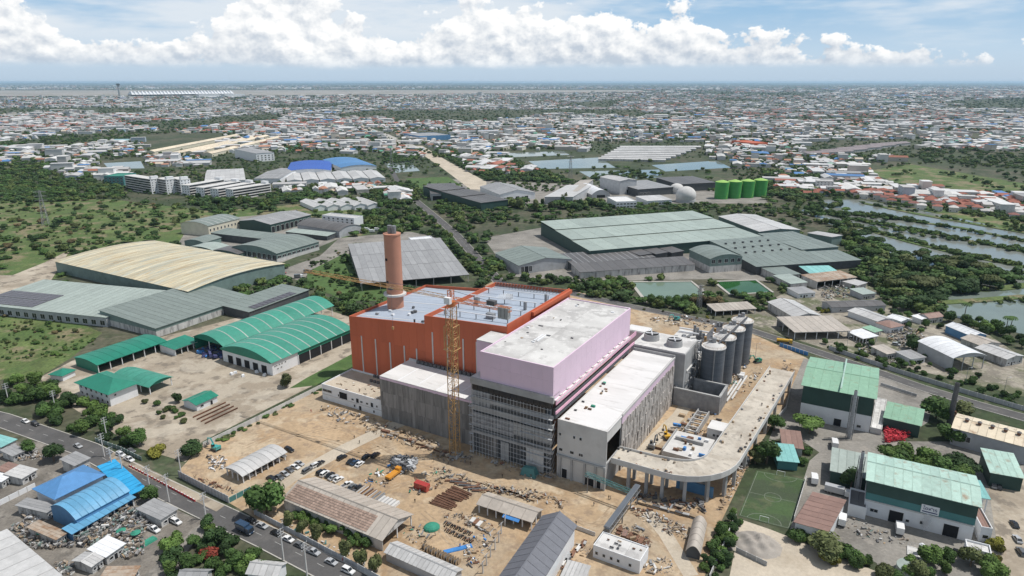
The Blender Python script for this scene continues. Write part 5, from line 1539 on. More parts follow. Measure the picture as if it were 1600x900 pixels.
shed('flat_store', 'dark flat-roofed white store left of the sign factory', 'shed', (1326, 790), (1354, 797), (1331, 765), 4.0, 'flat', 'x', 0, 'white_wall', 'dark_grey_roof', 2)
# ------------------------------------------------------------------ sheds on the site
shed('parking_canopy', 'curved grey parking canopy on the sand near the hoarding', 'canopy', (379, 743), (446, 706.5), (352, 731), 3.6, 'arch', 'x', 1.2, 'grey_wall', 'light_grey_roof', 8, opened='fkab', nposts=7)
T = shed('site_workshop', 'long workshop with patched brown tile slope and pale ridge strip', 'workshop', (443, 779), (597, 843), (487, 744), 4.6, 'gable', 'x', 3.0, 'stained_wall', 'tan_roof', 16, opened='kb', nposts=8)
L0, W0 = T['L'], T['W']
sl = math.atan2(3.0, W0 / 2)
me = MB().box(.04, .96, .04, .86, 0, .07).mesh('roof_tile', 'tile_roof')
for i in range(int(L0 * .86)):
    for j in range(7):
        o = put('roof_tile', me, T, (.4 + i * 1.0, (j * .98) * math.cos(sl) + .1, 4.6 + .2 + (j * .98 + .1) * math.sin(sl) + .02))
        o.rotation_euler = (sl, 0, 0)
shed('site_shed', 'grey sheet-roofed site shed at the lower edge by the street trees', 'shed', (603, 862), (704, 907), (624, 848), 3.6, 'gable', 'x', 1.2, 'grey_wall', 'light_grey_roof', 16)
T = shed('site_shed', 'open tan-grey roofed shed with a blue awning in the material yard', 'shed', (747, 787), (831, 814.5), (760, 769), 3.8, 'gable', 'x', 1.4, 'grey_wall', 'tan_roof', 5, opened='fab', nposts=6)
MB().prism([(T['L'] * .5, -.3, 3.5), (T['L'] * .8, -.3, 3.5), (T['L'] * .8, -1.8, 2.9), (T['L'] * .5, -1.8, 2.9)], (0, 0, .06)).build('blue_awning', 'blue_tarp', T)
shed('slate_hall', 'dark slate hip-ended hall cut by the lower edge of the picture', B_, None, None, None, 8, 'gable', 'y', 3.2, 'white_wall', 'slate_roof', 14, world=(G(849, 807, 8).to_2d(), G(898, 821, 8).to_2d(), -46), over=.8)
T = shed('site_office', 'white flat-roofed site office with small windows near the conveyor', 'office', (927, 853), (1000, 879), (948, 834), 4.4, 'flat', 'x', 0, 'white_wall', 'roof_slab', 3, wins=[('f', [.08, .24, .40, .55, .8], 1.6, .9, 1.1)], parapet=.5)
for i in range(9):
    x, y = random.uniform(1, T['L'] - 2), random.uniform(.8, T['W'] - 1.5)
    MB().box(x, x + random.uniform(.3, 2), y, y + random.uniform(.2, .5), 4.8, 5.0 + random.random() * .4).build('roof_clutter', random.choice(('timber', 'rusty', 'dark_steel')), T)
shed('tunnel_shed', 'narrow vaulted grey shed beside the green wall strip', 'shed', (1073, 858), (1094, 863), (1098, 816), 3.0, 'arch', 'y', 2.0, 'dark_wall', 'tan_roof', 5)
shed('site_store', 'blue-grey sheet-roofed store left of the white site office', 'shed', (876, 905), (908, 914), (893, 880), 3.2, 'mono', 'x', .4, 'light_concrete', 'light_grey_roof', 6)
# ------------------------------------------------------------------ scrapyard corner, lower left
shed('blue_house', 'blue hip-roofed house behind the blue vaulted warehouse', 'house', (86.7, 778), (160, 742), (57, 762), 5.5, 'hip', 'x', 3.0, 'white_wall', 'blue_roof', over=.9, wins=[('f', 6, 1.5, 1.4, 1.2)])
shed('blue_warehouse', 'sky blue vaulted warehouse in the scrapyard', 'warehouse', (119, 811), (201, 767), (81, 791), 5.6, 'arch', 'x', 2.8, 'blue_wall', 'sky_blue_roof', 9, over=.4)
shed('blue_lean_to', 'blue lean-to roof along the scrap heaps', 'shed', (113, 833), (209, 777.5), (104, 826), 3.4, 'mono', 'x', .5, 'blue_wall', 'sky_blue_roof', 10, opened='f', nposts=9)
MATS['bright_blue_roof'] = roofmat('bright_blue_roof', (.03, .33, .62), dirt=.2)
shed('blue_canopy', 'bright blue flat canopy between the blue warehouse and the street', 'canopy', (201, 774), (225.5, 764), (146, 732), 3.6, 'mono', 'y', .3, 'blue_wall', 'bright_blue_roof', 10, opened='fkab', nposts=8)
for lb, A, B, C, h, rf, rm in (
    ('grey mono-pitch roof hut at the scrapyard corner by the side street', (251, 811), (275.5, 795.5), (224, 793), 3.6, 'mono', 'grey_roof'),
    ('small grey awning left of the blue vaulted warehouse', (73, 800), (88, 790), (43, 782), 3.2, 'mono', 'grey_roof'),
    ('patched grey awning above the white scrap pile', (88, 842), (103, 833), (56, 820), 3.0, 'mono', 'rusty_roof'),
    ('white sheet-roofed hut in the middle of the scrapyard', (165.5, 869), (193, 850), (145.5, 857), 3.4, 'mono', 'white_sheet_roof'),
    ('grey double-pitched hut below the white scrapyard hut', (143, 884), (160, 872), (126, 868), 3.2, 'gable', 'light_grey_roof'),
    ('rusty flat hut at the lower edge of the scrapyard', (205, 905), (216, 886), (165, 897), 3.0, 'mono', 'rusty_roof'),
    ('grey street-side house with a white gable above the blue roofs', (117, 727), (139, 716), (92, 722), 4.5, 'mono', 'grey_roof'),
    ('brown roofed shack at the left edge above the lane', (22, 741), (40, 731), (0, 733), 3.5, 'mono', 'brown_roof'),
    ('pale roofed shack beside the brown shack', (34, 747), (56, 734), (14, 740), 3.2, 'mono', 'light_grey_roof'),
    ('teal roofed stall at the left end of the near road', (2, 698), (24, 687), (-20, 690), 3.2, 'mono', 'teal_roof'),
    ('grey shack below the teal stall', (20, 712), (38, 704), (5, 705), 3.0, 'mono', 'grey_roof'),
    ('white roofed shack at the left edge', (2, 752), (16, 743), (-16, 744), 3.2, 'mono', 'white_sheet_roof'),
):
    shed('shack', lb, 'house' if 'house' in lb else 'shed', A, B, C, h, rf, 'x', .7, 'stained_wall', rm, 4, wins=[('f', 2, 1, 1.2, 1)], doors=[('f', [.5], .05, 1.2, 2.1)])
T = shed('grey_hall', 'large weathered grey roof filling the lower left corner', 'warehouse', None, None, None, 7, 'mono', 'x', 1.2, 'stained_wall', 'light_grey_roof', 7, world=(G(9, 829, 7).to_2d(), G(93, 900, 7).to_2d(), -26))
shed('cottage', 'white-gabled grey roofed house beside the near road at the lower edge', 'house', (432, 900), (446, 880), (388, 893), 4, 'gable', 'y', 1.5, 'white_wall', 'light_grey_roof', 5)
shed('cottage', 'grey roofed house under the garden trees at the lower edge', 'house', (318, 908), (330, 890), (288, 893), 4, 'gable', 'y', 1.5, 'stained_wall', 'grey_roof', 4)
# ------------------------------------------------------------------ town blocks further back on the left
def slab_block(label, A, B, depth, h, floors, group):
    a, b = G(*A), G(*B)
    x = (b - a).normalized()
    L = (b - a).length
    T = thing('apartment_block', label, 'apartment block', a, math.atan2(x.y, x.x), group)
    MB().box(0, L, 0, depth, 0, h).build('body', 'white_wall', T)
    MB().box(-.3, L + .3, -.3, depth + .3, h, h + .5).build('roof_slab', 'light_concrete', T)
    MB().box(L - 6, L - 1, 2, depth - 2, h + .5, h + 4).build('stair_head', 'white_wall', T)
    fh = h / floors
    for k in range(floors):
        MB().box(.5, L - .5, -1.2, 0, k * fh + .0, k * fh + 1.1).build('balcony', 'light_concrete', T)
        MB().box(.8, L - .8, -.06, 0, k * fh + 1.1, k * fh + fh - .4).build('window_band', 'glass', T)
        me = MB().box(-.05, .02, -.6, .6, k * fh + 1.0, k * fh + 2.4).mesh('window', 'glass')
        for q in range(3):
            put('window', me, T, (0, depth * (q + .5) / 3, 0))
            put('window', me, T, (L + .03, depth * (q + .5) / 3, 0))
    return T
GB = 'long white apartment slabs beyond the meadow'
for k, (A, B, lb) in enumerate((((198, 296), (238, 303), 'leftmost white apartment slab with dark window bands beyond the meadow'), ((246, 301), (262, 304), 'second white apartment slab from the left beyond the meadow'), ((268, 300), (284, 304), 'third white apartment slab from the left beyond the meadow'),
                              ((297, 306), (352, 296), 'left slanted balcony slab right of the white apartments'), ((320, 310), (378, 299), 'second slanted balcony slab of four'), ((342, 312), (400, 301), 'third slanted balcony slab of four'), ((365, 313), (424, 303), 'rightmost slanted balcony slab nearest the meadow trees'))):
    slab_block(lb, A, B, 14, 20 if k < 3 else 14, 6 if k < 3 else 4, GB)
shed('row_sheds', 'striped grey factory roof above the slanted slabs', 'factory', (320, 284), (383, 281), (320, 266), 8, 'gable', 'x', 3, 'white_wall', 'light_grey_roof', 8, rows=3)
shed('row_sheds', 'dark striped factory roof right of the white lane', 'factory', (397, 279), (437, 279), (397, 263), 8, 'gable', 'x', 3, 'white_wall', 'grey_roof', 8, rows=3)
for lb, A, B, C, rm in (('cobalt blue arched warehouse roof with white ends', (447, 268), (517, 266), (450, 254), 'cobalt_roof'), ('blue-teal arched warehouse roof right of the cobalt one', (533, 262), (588, 259), (533, 248), 'blue_roof')):
    shed('blue_arched_warehouse', lb, 'warehouse', A, B, C, 9, 'arch', 'y', 3.2, 'white_wall', rm, 7)
for k in range(6):
    shed('saw_roof_shed', ('first', 'second', 'third', 'fourth', 'fifth', 'sixth')[k] + ' white ridged shed in the row before the blue arched roofs', 'shed', (449 + k * 26, 283 - k * .8), (472 + k * 26, 282 - k * .8), (447 + k * 25, 271 - k * .8), 6, 'gable', 'y', 2, 'white_wall', 'light_grey_roof', 4, group='ridged sheds before the blue roofs')
for k in range(5):
    shed('saw_roof_shed', ('first', 'second', 'third', 'fourth', 'fifth')[k] + ' small white gabled shed in the row above the curved sheds', 'shed', (491 + k * 21, 324 - k * .7), (511 + k * 21, 322 - k * .7), (492 + k * 20, 312 - k * .7), 5, 'gable', 'y', 2.5, 'white_wall', 'light_grey_roof', 4, group='small gabled sheds in a row')
for k, (x, y) in enumerate(((228, 235), (262, 238), (290, 236), (318, 238))):
    shed('tan_row', ('leftmost', 'second', 'third', 'rightmost')[k] + ' of the long tan roofed townhouse rows', 'row house', (x, y + 2), (x + 13, y + 2), (x + 30, y - 24), 7, 'gable', 'y', 3, 'cream_wall', 'beige_roof', 9, group='tan townhouse rows')
for k in range(8):
    shed('white_row', 'long white roofed row shed by the far ponds, number of eight' if False else ('nearest', 'second', 'third', 'fourth', 'fifth', 'sixth', 'seventh', 'farthest')[k] + ' of the long white row sheds by the far ponds', 'shed', (935 + k * 5, 248 - k * 2.6), (1040 + k * 8, 250 - k * 2.9), (936 + k * 5, 246.4 - k * 2.6), 4, 'gable', 'x', 1.5, 'stained_wall', 'light_grey_roof', 9, group='white row sheds by the far ponds')
shed('orange_block', 'orange walled block in the far town', B_, (1176, 224), (1200, 223), (1174, 219), 10, 'flat', 'x', 0, 'orange_wall', 'orange_wall', 3)
shed('blue_block', 'blue walled factory beside the sandy track', 'factory', (655, 213), (704, 211), (654, 208), 12, 'flat', 'x', 0, 'blue_wall', 'grey_roof', 4)
shed('town_hall_block', 'white block with green upper storeys beside the left pond', B_, (162, 276), (192, 276), (162, 271), 14, 'flat', 'x', 0, 'teal_wall', 'emerald_roof', 3, wins=[('f', 5, 2, 3, 2), ('f', 5, 6, 3, 2), ('f', 5, 10, 3, 2)])
shed('town_block', 'white four-storey block with a grey roof above the slab blocks', B_, (400, 240), (428, 238), (400, 232), 16, 'mono', 'x', 2, 'white_wall', 'grey_roof', 3, wins=[('f', 5, 2, 3, 2), ('f', 5, 6, 3, 2), ('f', 5, 10, 3, 2)])
for k in range(5):
    shed('brown_row', ('first', 'second', 'third', 'fourth', 'fifth')[k] + ' dark brown townhouse row in the right-hand town', 'row house', (1262 + k * 26, 240 - k * 3.2), (1335 + k * 22, 236 - k * 3.2), (1262 + k * 26, 237.6 - k * 3.2), 6, 'gable', 'x', 3, 'stained_wall', 'mauve_roof', 10, group='brown townhouse rows in the right-hand town')
# ------------------------------------------------------------------ the airport on the horizon
p = G(187, 150)
T = thing('control_tower', 'slim airport control tower on the horizon at the left', 'tower', p)
MB().cyl(0, 0, 0, 105, 11, 9, 12).build('shaft', 'concrete', T)
MB().cyl(0, 0, 105, 122, 10, 20, 12).build('cabin_base', 'concrete', T)
MB().cyl(0, 0, 122, 132, 20, 17, 12).build('cabin', 'glass', T)
p, q = G(205, 150.0), G(365, 148.0)
T = thing('terminal', 'long white airport terminal with a row of peaked roofs on the horizon', 'terminal', p, math.atan2((q - p).y, (q - p).x))
Lt = (q - p).length
MB().box(0, Lt, 0, 120, 0, 14).build('concourse', 'glass', T)
for i in range(30):
    x = Lt * i / 30
    MB().loft([(x + 2, -30, 14), (x + Lt / 30 - 2, -30, 14), (x + Lt / 30 - 2, 150, 14), (x + 2, 150, 14)], [(x + Lt / 60 - 3, 55, 52), (x + Lt / 60 + 3, 55, 52), (x + Lt / 60 + 3, 70, 52), (x + Lt / 60 - 3, 70, 52)]).build('roof_peak', 'white_sheet_roof', T)
for k in range(2):
    MB().box(0, 220, 0, 90, 0, 26).build('hangar_hall', 'white_sheet_roof', T, (300 + k * 260, -1200, 0))
def pylon(px, py, h, label):
    p = G(px, py)
    T = thing('transmission_tower', label, 'pylon', p, .3)
    w = h * .16
    leg = MB()
    for sx in (-1, 1):
        for sy in (-1, 1):
            leg.bar((sx * w / 2, sy * w / 2, 0), (sx * .6, sy * .6, h), .3)
    for i in range(9):
        z0, z1 = h * i / 9, h * (i + 1) / 9
        a, b = w / 2 * (1 - i / 9) + .6 * i / 9, w / 2 * (1 - (i + 1) / 9) + .6 * (i + 1) / 9
        for s in (-1, 1):
            leg.bar((-a, s * a, z0), (b, s * b, z1), .18, 3).bar((a, s * a, z0), (-b, s * b, z1), .18, 3).bar((s * a, -a, z0), (s * b, b, z1), .18, 3).bar((s * a, a, z0), (s * b, -b, z1), .18, 3)
    leg.build('lattice_legs', 'steel', T)
    for z in (.72, .84, .96):
        MB().bar((-h * .16, 0, h * z), (h * .16, 0, h * z), .3).bar((-h * .16, 0, h * z), (0, 0, h * z + 1.6), .2, 3).bar((h * .16, 0, h * z), (0, 0, h * z + 1.6), .2, 3).build('cross_arm', 'steel', T)
pylon(72, 352, 38, 'lattice transmission tower in the meadow at the left')
pylon(891, 278, 36, 'lattice transmission tower beside the far ponds')
pylon(612, 262, 36, 'lattice transmission tower beside the small far pond')
pylon(1092, 482, 17, 'slim lattice mast in front of the lined pond')
# ------------------------------------------------------------------ walls, fences and hoardings (each bay its own panel)
def wall_line(name, label, pts, h, m, bay=3.0, cat='wall', th=.18, post='light_concrete', h0=0.0):
    P = [G(*p) for p in pts]
    T = thing(name, label, cat, P[0])
    for a, b in zip(P, P[1:]):
        d = b - a
        n = max(1, int(d.length / bay))
        ang = math.atan2(d.y, d.x)
        me = MB().box(.03, d.length / n - .03, -th / 2, th / 2, h0, h).mesh('panel', m)
        pm = MB().box(-.12, .12, -.16, .16, 0, h + .12).mesh('post', post)
        for i in range(n):
            q = a + d * i / n - P[0]
            put('panel', me, T, q, ang)
            put('post', pm, T, q, ang)
    return T
wall_line('boundary_wall', 'pale concrete wall between the depot yard and the sand site', [(318, 699), (400, 659), (505, 606)], 2.4, 'light_concrete')
wall_line('hoarding', 'grey corrugated hoarding between the near road and the sand site', [(280, 746), (322, 768), (358, 786)], 3.0, 'grey_wall', 1.8, 'fence', post='steel')
wall_line('site_gate', 'teal site gate panel beside the big round tree', [(358, 786), (392, 768)], 2.2, 'teal_wall', 3.0, 'gate')
wall_line('boundary_wall', 'dark wall along the row of parked cars on the near road', [(398, 804), (470, 842), (560, 890), (640, 935)], 2.2, 'grey_wall', 3.0)
wall_line('boundary_wall', 'painted wall beside the scrapyard lane', [(0, 790), (30, 775), (56, 762)], 2.2, 'white_wall', 3.0)
wall_line('boundary_wall', 'grey wall along the far side of the right road', [(1295, 546), (1400, 582), (1500, 613), (1610, 645)], 2.4, 'grey_wall', 3.5)
wall_line('factory_fence', 'blue-grey steel fence in front of the right road', [(1376, 603), (1432, 621)], 1.8, 'grey_wall', 2.2, 'fence', h0=.3)
wall_line('pitch_wall', 'white wall along the left side of the football pitch', [(1150, 806), (1128, 860), (1108, 905)], 1.8, 'light_concrete', 3.0)
wall_line('yard_wall', 'white wall between the football pitch and the brown roofed shed', [(1259, 752), (1240, 815)], 2.2, 'light_concrete', 3.0)
wall_line('site_wall', 'thin fence between the ramp and the green factory yard', [(1240, 585), (1228, 640), (1215, 655)], 2.0, 'light_concrete', 3.0, 'fence')
wall_line('retaining_wall', 'dark low retaining wall round the grey sand heap', [(1150, 862), (1198, 885)], 1.8, 'concrete', 3.0)
wall_line('blue_hoarding', 'blue tarpaulin hoarding beside the yellow tanker', [(1218, 541), (1262, 556)], 2.2, 'blue_tarp', 2.4, 'fence')
wall_line('depot_fence', 'low green mesh fence along the left road verge of the depot', [(150, 690), (190, 704), (222, 720)], 1.8, 'green_grey_wall', 2.5, 'fence')
wall_line('pipe_wall', 'row of white wall panels behind the white site office', [(898, 826), (930, 838)], 1.6, 'light_concrete', 2.5)
# red and white barrier along the pavement
P = [G(204, 730), G(255, 757), G(303, 783)]
for i in range(22):
    t = i / 21 * 2
    k = min(1, int(t))
    q = P[k] + (P[k + 1] - P[k]) * (t - k)
    d = P[k + 1] - P[k]
    T = thing('traffic_barrier', 'red plastic barrier block in the row along the near road', 'barrier', q, math.atan2(d.y, d.x), 'red barriers along the near road')
    MB().prism([(-.8, -.3, 0), (-.8, .3, 0), (-.8, .15, .9), (-.8, -.15, .9)], (1.6, 0, 0)).build('block', 'red_plastic', T)
    MB().box(-.6, .6, -.1, .1, .9, .98).build('top_rail', 'white_wall', T)
# power poles
PMESH = None
def pole(px, py, h, label, arms=3, ang=R(60)):
    T = thing('power_pole', label, 'utility pole', G(px, py), ang, 'concrete power poles along the near road')
    MB().loft([(-.2, -.2, 0), (.2, -.2, 0), (.2, .2, 0), (-.2, .2, 0)], [(-.11, -.11, h), (.11, -.11, h), (.11, .11, h), (-.11, .11, h)]).build('shaft', 'light_concrete', T)
    for k in range(arms):
        z = h - .5 - k * 1.1
        a = MB().box(-1.2, 1.2, -.08, .08, z, z + .14).build('cross_arm', 'steel', T)
        for x in (-1.1, -.4, .4, 1.1):
            MB().cyl(x, 0, z + .14, z + .5, .09, .06, 6).build('insulator', 'white_wall', a)
for (px, py), lb in zip((b7(735, 60), b7(795, 160), b7(870, 205), b7(1060, 320), a7(65, 410), a7(398, 480), a7(755, 660), b8(190, 500), b8(735, 790), b8(900, 900), b7(1275, 190), b7(1190, 380)),
        ('left pole of the twin poles by the bright blue canopy', 'right pole of the twin poles by the bright blue canopy', 'pole on the road edge beyond the twin poles', 'pole beside the bush at the blue canopy corner', 'pole at the far left edge of the depot verge', 'pole in front of the depot office trees', 'pole between the office and the near road', 'pole at the side street junction', 'pole opposite the white parked pickup', 'pole at the lower edge of the near road', 'pole behind the hoarding by the round bush', 'pole on the kerb above the scrapyard hut')):
    pole(px, py, random.uniform(10.5, 12.5), 'concrete power ' + lb)
for k in range(7):
    pole(*c1(1060 + 26 * k + random.uniform(-6, 6), 880 - 55 * k + random.uniform(-5, 5)), 4.5, 'short pole ' + ('first', 'second', 'third', 'fourth', 'fifth', 'sixth', 'seventh')[k] + ' from the bottom in the row along the slate hall', 1)
for (px, py), lb in zip(((1180, 560), (1322, 549), (1508, 600), (1568, 616)), ('lamp post by the right road opposite the silos', 'lamp post on the wall of the right road', 'lamp post near the open arched hall', 'lamp post at the far right of the right road')):
    T = thing('lamp_post', lb, 'lamp post', G(px, py), 0, 'lamp posts along the right road')
    MB().cyl(0, 0, 0, 9, .12, .07, 8).build('shaft', 'steel', T)
    MB().bar((0, 0, 9), (1.6, 0, 9.3), .1).build('arm', 'steel', T)
    MB().box(1.3, 2.1, -.15, .15, 9.2, 9.35).build('lamp_head', 'white_wall', T)
# ------------------------------------------------------------------ football pitch
F0, F1, F2, F3 = G(*c4(640, 158)), G(*c4(985, 222)), G(*c4(872, 575)), G(*c4(510, 478))
sheet('football_pitch', [(p.x, p.y) for p in (F0, F1, F2, F3)], .10, 'turf', px=False)
pitch = bpy.data.objects['football_pitch']
def fp(s, t):
    a, b = F3 + (F2 - F3) * s, F0 + (F1 - F0) * s
    return a + (b - a) * t - Vector(pitch.location) + Vector((0, 0, .10))
def line(P, w=.14, closed=False):
    m_ = strip_mesh([Vector((p.x, p.y, 0)) for p in P], w, .006, .012).build('pitch_line', 'pitch_paint', pitch)
line([fp(.03, .02), fp(.97, .02)]); line([fp(.03, .98), fp(.97, .98)]); line([fp(.03, .02), fp(.03, .98)]); line([fp(.97, .02), fp(.97, .98)]); line([fp(.03, .5), fp(.97, .5)])
cc, rr = fp(.5, .5), 3.0
line([cc + Vector((rr * math.cos(a * .262), rr * math.sin(a * .262), 0)) for a in range(25)])
for t0, sg in ((.02, 1), (.98, -1)):
    line([fp(.5 - .33 * math.cos(a * math.pi / 14), t0 + sg * .13 * math.sin(a * math.pi / 14)) for a in range(15)])
for t0, w_ in ((.02, 'near'), (.98, 'far')):
    p = fp(.5, t0) + Vector(pitch.location)
    d = F2 - F3
    T = thing('goal', 'white football goal at the ' + w_ + ' end of the pitch', 'goal', p, math.atan2(d.y, d.x))
    MB().bar((-1.5, 0, 0), (-1.5, 0, 2), .12).bar((1.5, 0, 0), (1.5, 0, 2), .12).bar((-1.5, 0, 2), (1.5, 0, 2), .12).build('goal_frame', 'white_wall', T)
# ------------------------------------------------------------------ vehicles
HU, HV = R(-30), R(60)
for (zx, zy), c_, k_, w in zip(((508, 520), (585, 557), (685, 609), (768, 652), (850, 694), (945, 742), (1070, 812), (1190, 874)), ('black', 'silver', 'black', 'white', 'grey', 'silver', 'silver', 'white'), ('sedan', 'sedan', 'sedan', 'sedan', 'sedan', 'pickup', 'sedan', 'suv'),
        ('first from the junction', 'second from the junction', 'third from the junction', 'fourth from the junction', 'fifth from the junction', 'sixth from the junction', 'seventh from the junction', 'last at the lower edge')):
    p = G(*b8(zx, zy)); p.z = .13
    car(p, HU, c_, c_ + ' car parked by the dark wall on the near road, ' + w, 'cars parked along the near road', k_)
for (zx, zy), c_, w in zip(((650, 222), (705, 214), (742, 190), (775, 163), (815, 142), (845, 118)), ('black', 'grey', 'silver', 'grey', 'white', 'silver'), ('nearest the big tree', 'second from the big tree', 'third from the big tree', 'fourth from the big tree', 'fifth from the big tree', 'farthest from the big tree')):
    p = G(*b8(zx, zy)); p.z = .06
    car(p, HU + random.uniform(-.1, .1), c_, c_ + ' car in the row beside the parking canopy, ' + w, 'cars beside the parking canopy')
for (zx, zy), c_, w in zip(((1000, 180), (1024, 190), (1060, 200), (1085, 216), (1120, 230), (1145, 76), (1208, 102), (1238, 112), (1270, 122), (1316, 72)), ('black', 'white', 'black', 'silver', 'white', 'black', 'black', 'navy', 'white', 'black'),
        ('first by the workshop', 'second by the workshop', 'third by the workshop', 'fourth by the workshop', 'fifth by the workshop', 'standing alone on the sand', 'left of the group of three on the sand', 'in the middle of the group of three on the sand', 'right of the group of three on the sand', 'behind the group of three on the sand')):
    p = G(*b8(zx, zy)); p.z = .06
    car(p, HV + random.uniform(-.15, .1), c_, c_ + ' car ' + w, 'cars on the sand', random.choice(('sedan', 'suv')))
for q, c_, a, w, k_ in ((a7(180, 540), 'white', HU, 'white car leading the two on the left road', 'sedan'), (a7(250, 560), 'black', HU, 'black car following on the left road', 'suv'), (a7(550, 714), 'silver', HU, 'silver car in the middle of the near road', 'sedan'), (a7(850, 776), 'white', HU, 'white car waiting behind the depot fence corner', 'suv'), (a7(910, 810), 'white', HU, 'white pickup parked beside the pavement', 'pickup'),
        (a7(922, 748), 'grey', HU, 'grey car behind the depot fence corner', 'sedan'), (b8(775, 22), 'black', HU, 'black car at the end of the parking canopy', 'suv'), (b7(1085, 583), 'white', HU, 'white pickup beside the scrap heaps', 'pickup'), (b7(1240, 530), 'white', HU, 'white car under the green tarp by the scrapyard hut', 'suv'),
        (c5(1370, 547), 'black', R(75), 'black car first in the right-hand lane', 'sedan'), (c5(1392, 652), 'silver', R(75), 'silver car second in the right-hand lane', 'sedan'), (c5(1418, 742), 'grey', R(75), 'grey car third in the right-hand lane', 'suv'), (c5(955, 748), 'black', HU, 'black pickup in the yard of the sign factory', 'pickup'),
        (a6(755, 738), 'white', R(20), 'white car by the brown pond hut', 'sedan'), (a6(845, 770), 'black', R(20), 'black car by the brown pond hut', 'sedan'), (b6(350, 175), 'silver', R(-35), 'silver car under trees near the road bend', 'sedan'), (b6(540, 180), 'silver', R(-35), 'silver car behind the right road wall', 'suv'), (a2(735, 305), 'red', R(40), 'dark red car behind the cream warehouse', 'sedan'), (c5(1225, 275), 'grey', R(60), 'grey car by the pale teal canopy', 'sedan'), (c5(1262, 282), 'black', R(60), 'black car by the pale teal canopy', 'sedan')):
    p = G(*q); p.z = .13
    car(p, a, c_, w, 'other cars', k_)
for k in range(6):
    p = G(*b8(490 + 46 * k, 195 - 27 * k)); p.z = .06
    car(p, HU, ('white', 'grey', 'silver', 'black', 'white', 'grey')[k], ('first', 'second', 'third', 'fourth', 'fifth', 'sixth')[k] + ' car from the left under the parking canopy', 'cars under the canopy')
for k, (zx, zy) in enumerate(((1180, 268), (1215, 284), (1250, 298), (940, 140), (965, 128), (990, 116), (900, 166), (1380, 60))):
    p = G(*b8(zx, zy)); p.z = .06
    c_ = ('white', 'grey', 'black', 'silver', 'white', 'black', 'grey', 'black')[k]
    car(p, HV + random.uniform(-.15, .1), c_, '%s car %s' % (c_, ('first of three behind the workshop ridge', 'second of three behind the workshop ridge', 'third of three behind the workshop ridge', 'second in the short line on the pale track', 'third in the short line on the pale track', 'fourth in the short line on the pale track', 'first in the short line on the pale track', 'near the twisted steel heap')[k]), 'cars on the sand', random.choice(('sedan', 'suv', 'pickup')))
def at(q, z=.06):
    p = G(*q); p.z = z
    return p
truck(at(b8(465, 592), .13), HU, 'navy', 'navy', 'dark blue lorry driving on the near road', ln=7)
truck(at(b5(1105, 300), .13), R(-18), 'yellow', 'yellow', 'yellow tanker lorry on the right road', ln=9, tank=True)
truck(at(c5(560, 590)), R(65), 'white', 'white', 'white lorry backed up to the sign factory door', ln=6)
truck(at(c5(160, 530)), R(60), 'white', 'white', 'white lorry behind the brown roofed shed', ln=6)
truck(at(c3(1295, 775)), HU, 'white', 'silver', 'white box lorry beside the thin latticed stack', ln=9)
truck(at(c3(1132, 690)), R(70), 'white', 'white', 'white van lorry at the corner of the football pitch', ln=6)
truck(at(c3(1275, 440)), R(70), 'white', 'white', 'white lorry below the green factory', ln=6.5)
truck(at(c3(650, 565)), R(60), 'white', 'grey', 'small white lorry under the ramp edge', ln=5.5, boxh=1)
truck(at(b5(805, 545)), R(60), 'white', 'white', 'white van between the silos and the ramp', ln=5, boxh=1.7)
truck(at(a2(840, 335)), R(20), 'white', 'grey', 'grey lorry behind the cream warehouse', ln=7)
truck(at(a2(905, 300)), R(20), 'grey', 'grey', 'dark lorry next to the grey lorry', ln=7)
for k in range(4):
    truck(at(a3(115 + k * 36, 105 - (k % 2) * 12)), R(10), 'white', 'white', ('first', 'second', 'third', 'fourth')[k] + ' white lorry from the left in the yard beyond the grey open shed', 'lorries beyond the open shed', 6)
truck(at(c1(430, 200)), HV, 'orange', 'orange', 'orange mobile crane lorry beside the steel pile', ln=8, boxh=.9)
excavator(at(a8(258, 735)), R(150), 'teal', 'teal excavator on the sand by the pale wall')
excavator(at(b5(915, 435)), R(200), 'green', 'green excavator at the far end of the ramp')
excavator(at(b5(345, 140)), R(200), 'teal', 'teal excavator behind the cooling block')
excavator(at(b4(985, 450)), R(60), 'grey', 'grey excavator beside the ragged wall')
excavator(at(b4(1090, 385)), R(100), 'yellow', 'dusty yellow excavator on the track inside the ramp')
# ------------------------------------------------------------------ countable site goods
def container(q, ang, colour, label, ln=6.0, cat='container', grp=None):
    T = thing('container', label, cat, at(q), ang, grp)
    MB().box(-ln / 2, ln / 2, -1.2, 1.2, .1, 2.6).build('body', PAINT[colour], T)
    rb = MB().box(-.05, .05, -1.26, 1.26, .2, 2.5).mesh('rib', PAINT[colour])
    for i in range(9):
        put('rib', rb, T, (-ln / 2 + ln * (i + .5) / 9, 0, 0))
    MB().box(-ln / 2 - .05, ln / 2 + .05, -1.25, 1.25, 2.6, 2.68).build('roof', PAINT[colour], T)
container(c1(628, 290), HU, 'red', 'red shipping container in the middle of the material yard')
for k in range(5):
    T = thing('panel_stack', ('first', 'second', 'third', 'fourth', 'fifth')[k] + ' white stacked box from the left beside the workshop ridge', 'crate', at(c1(345 + k * 24, 372 + k * 9)), HV, 'white boxes beside the workshop')
    MB().box(-2.0, 2.0, -.5, .5, 0, 1.0).build('box', 'white_wall', T)
    MB().box(-2.05, 2.05, -.55, .55, 1.0, 1.08).build('lid', 'light_concrete', T)
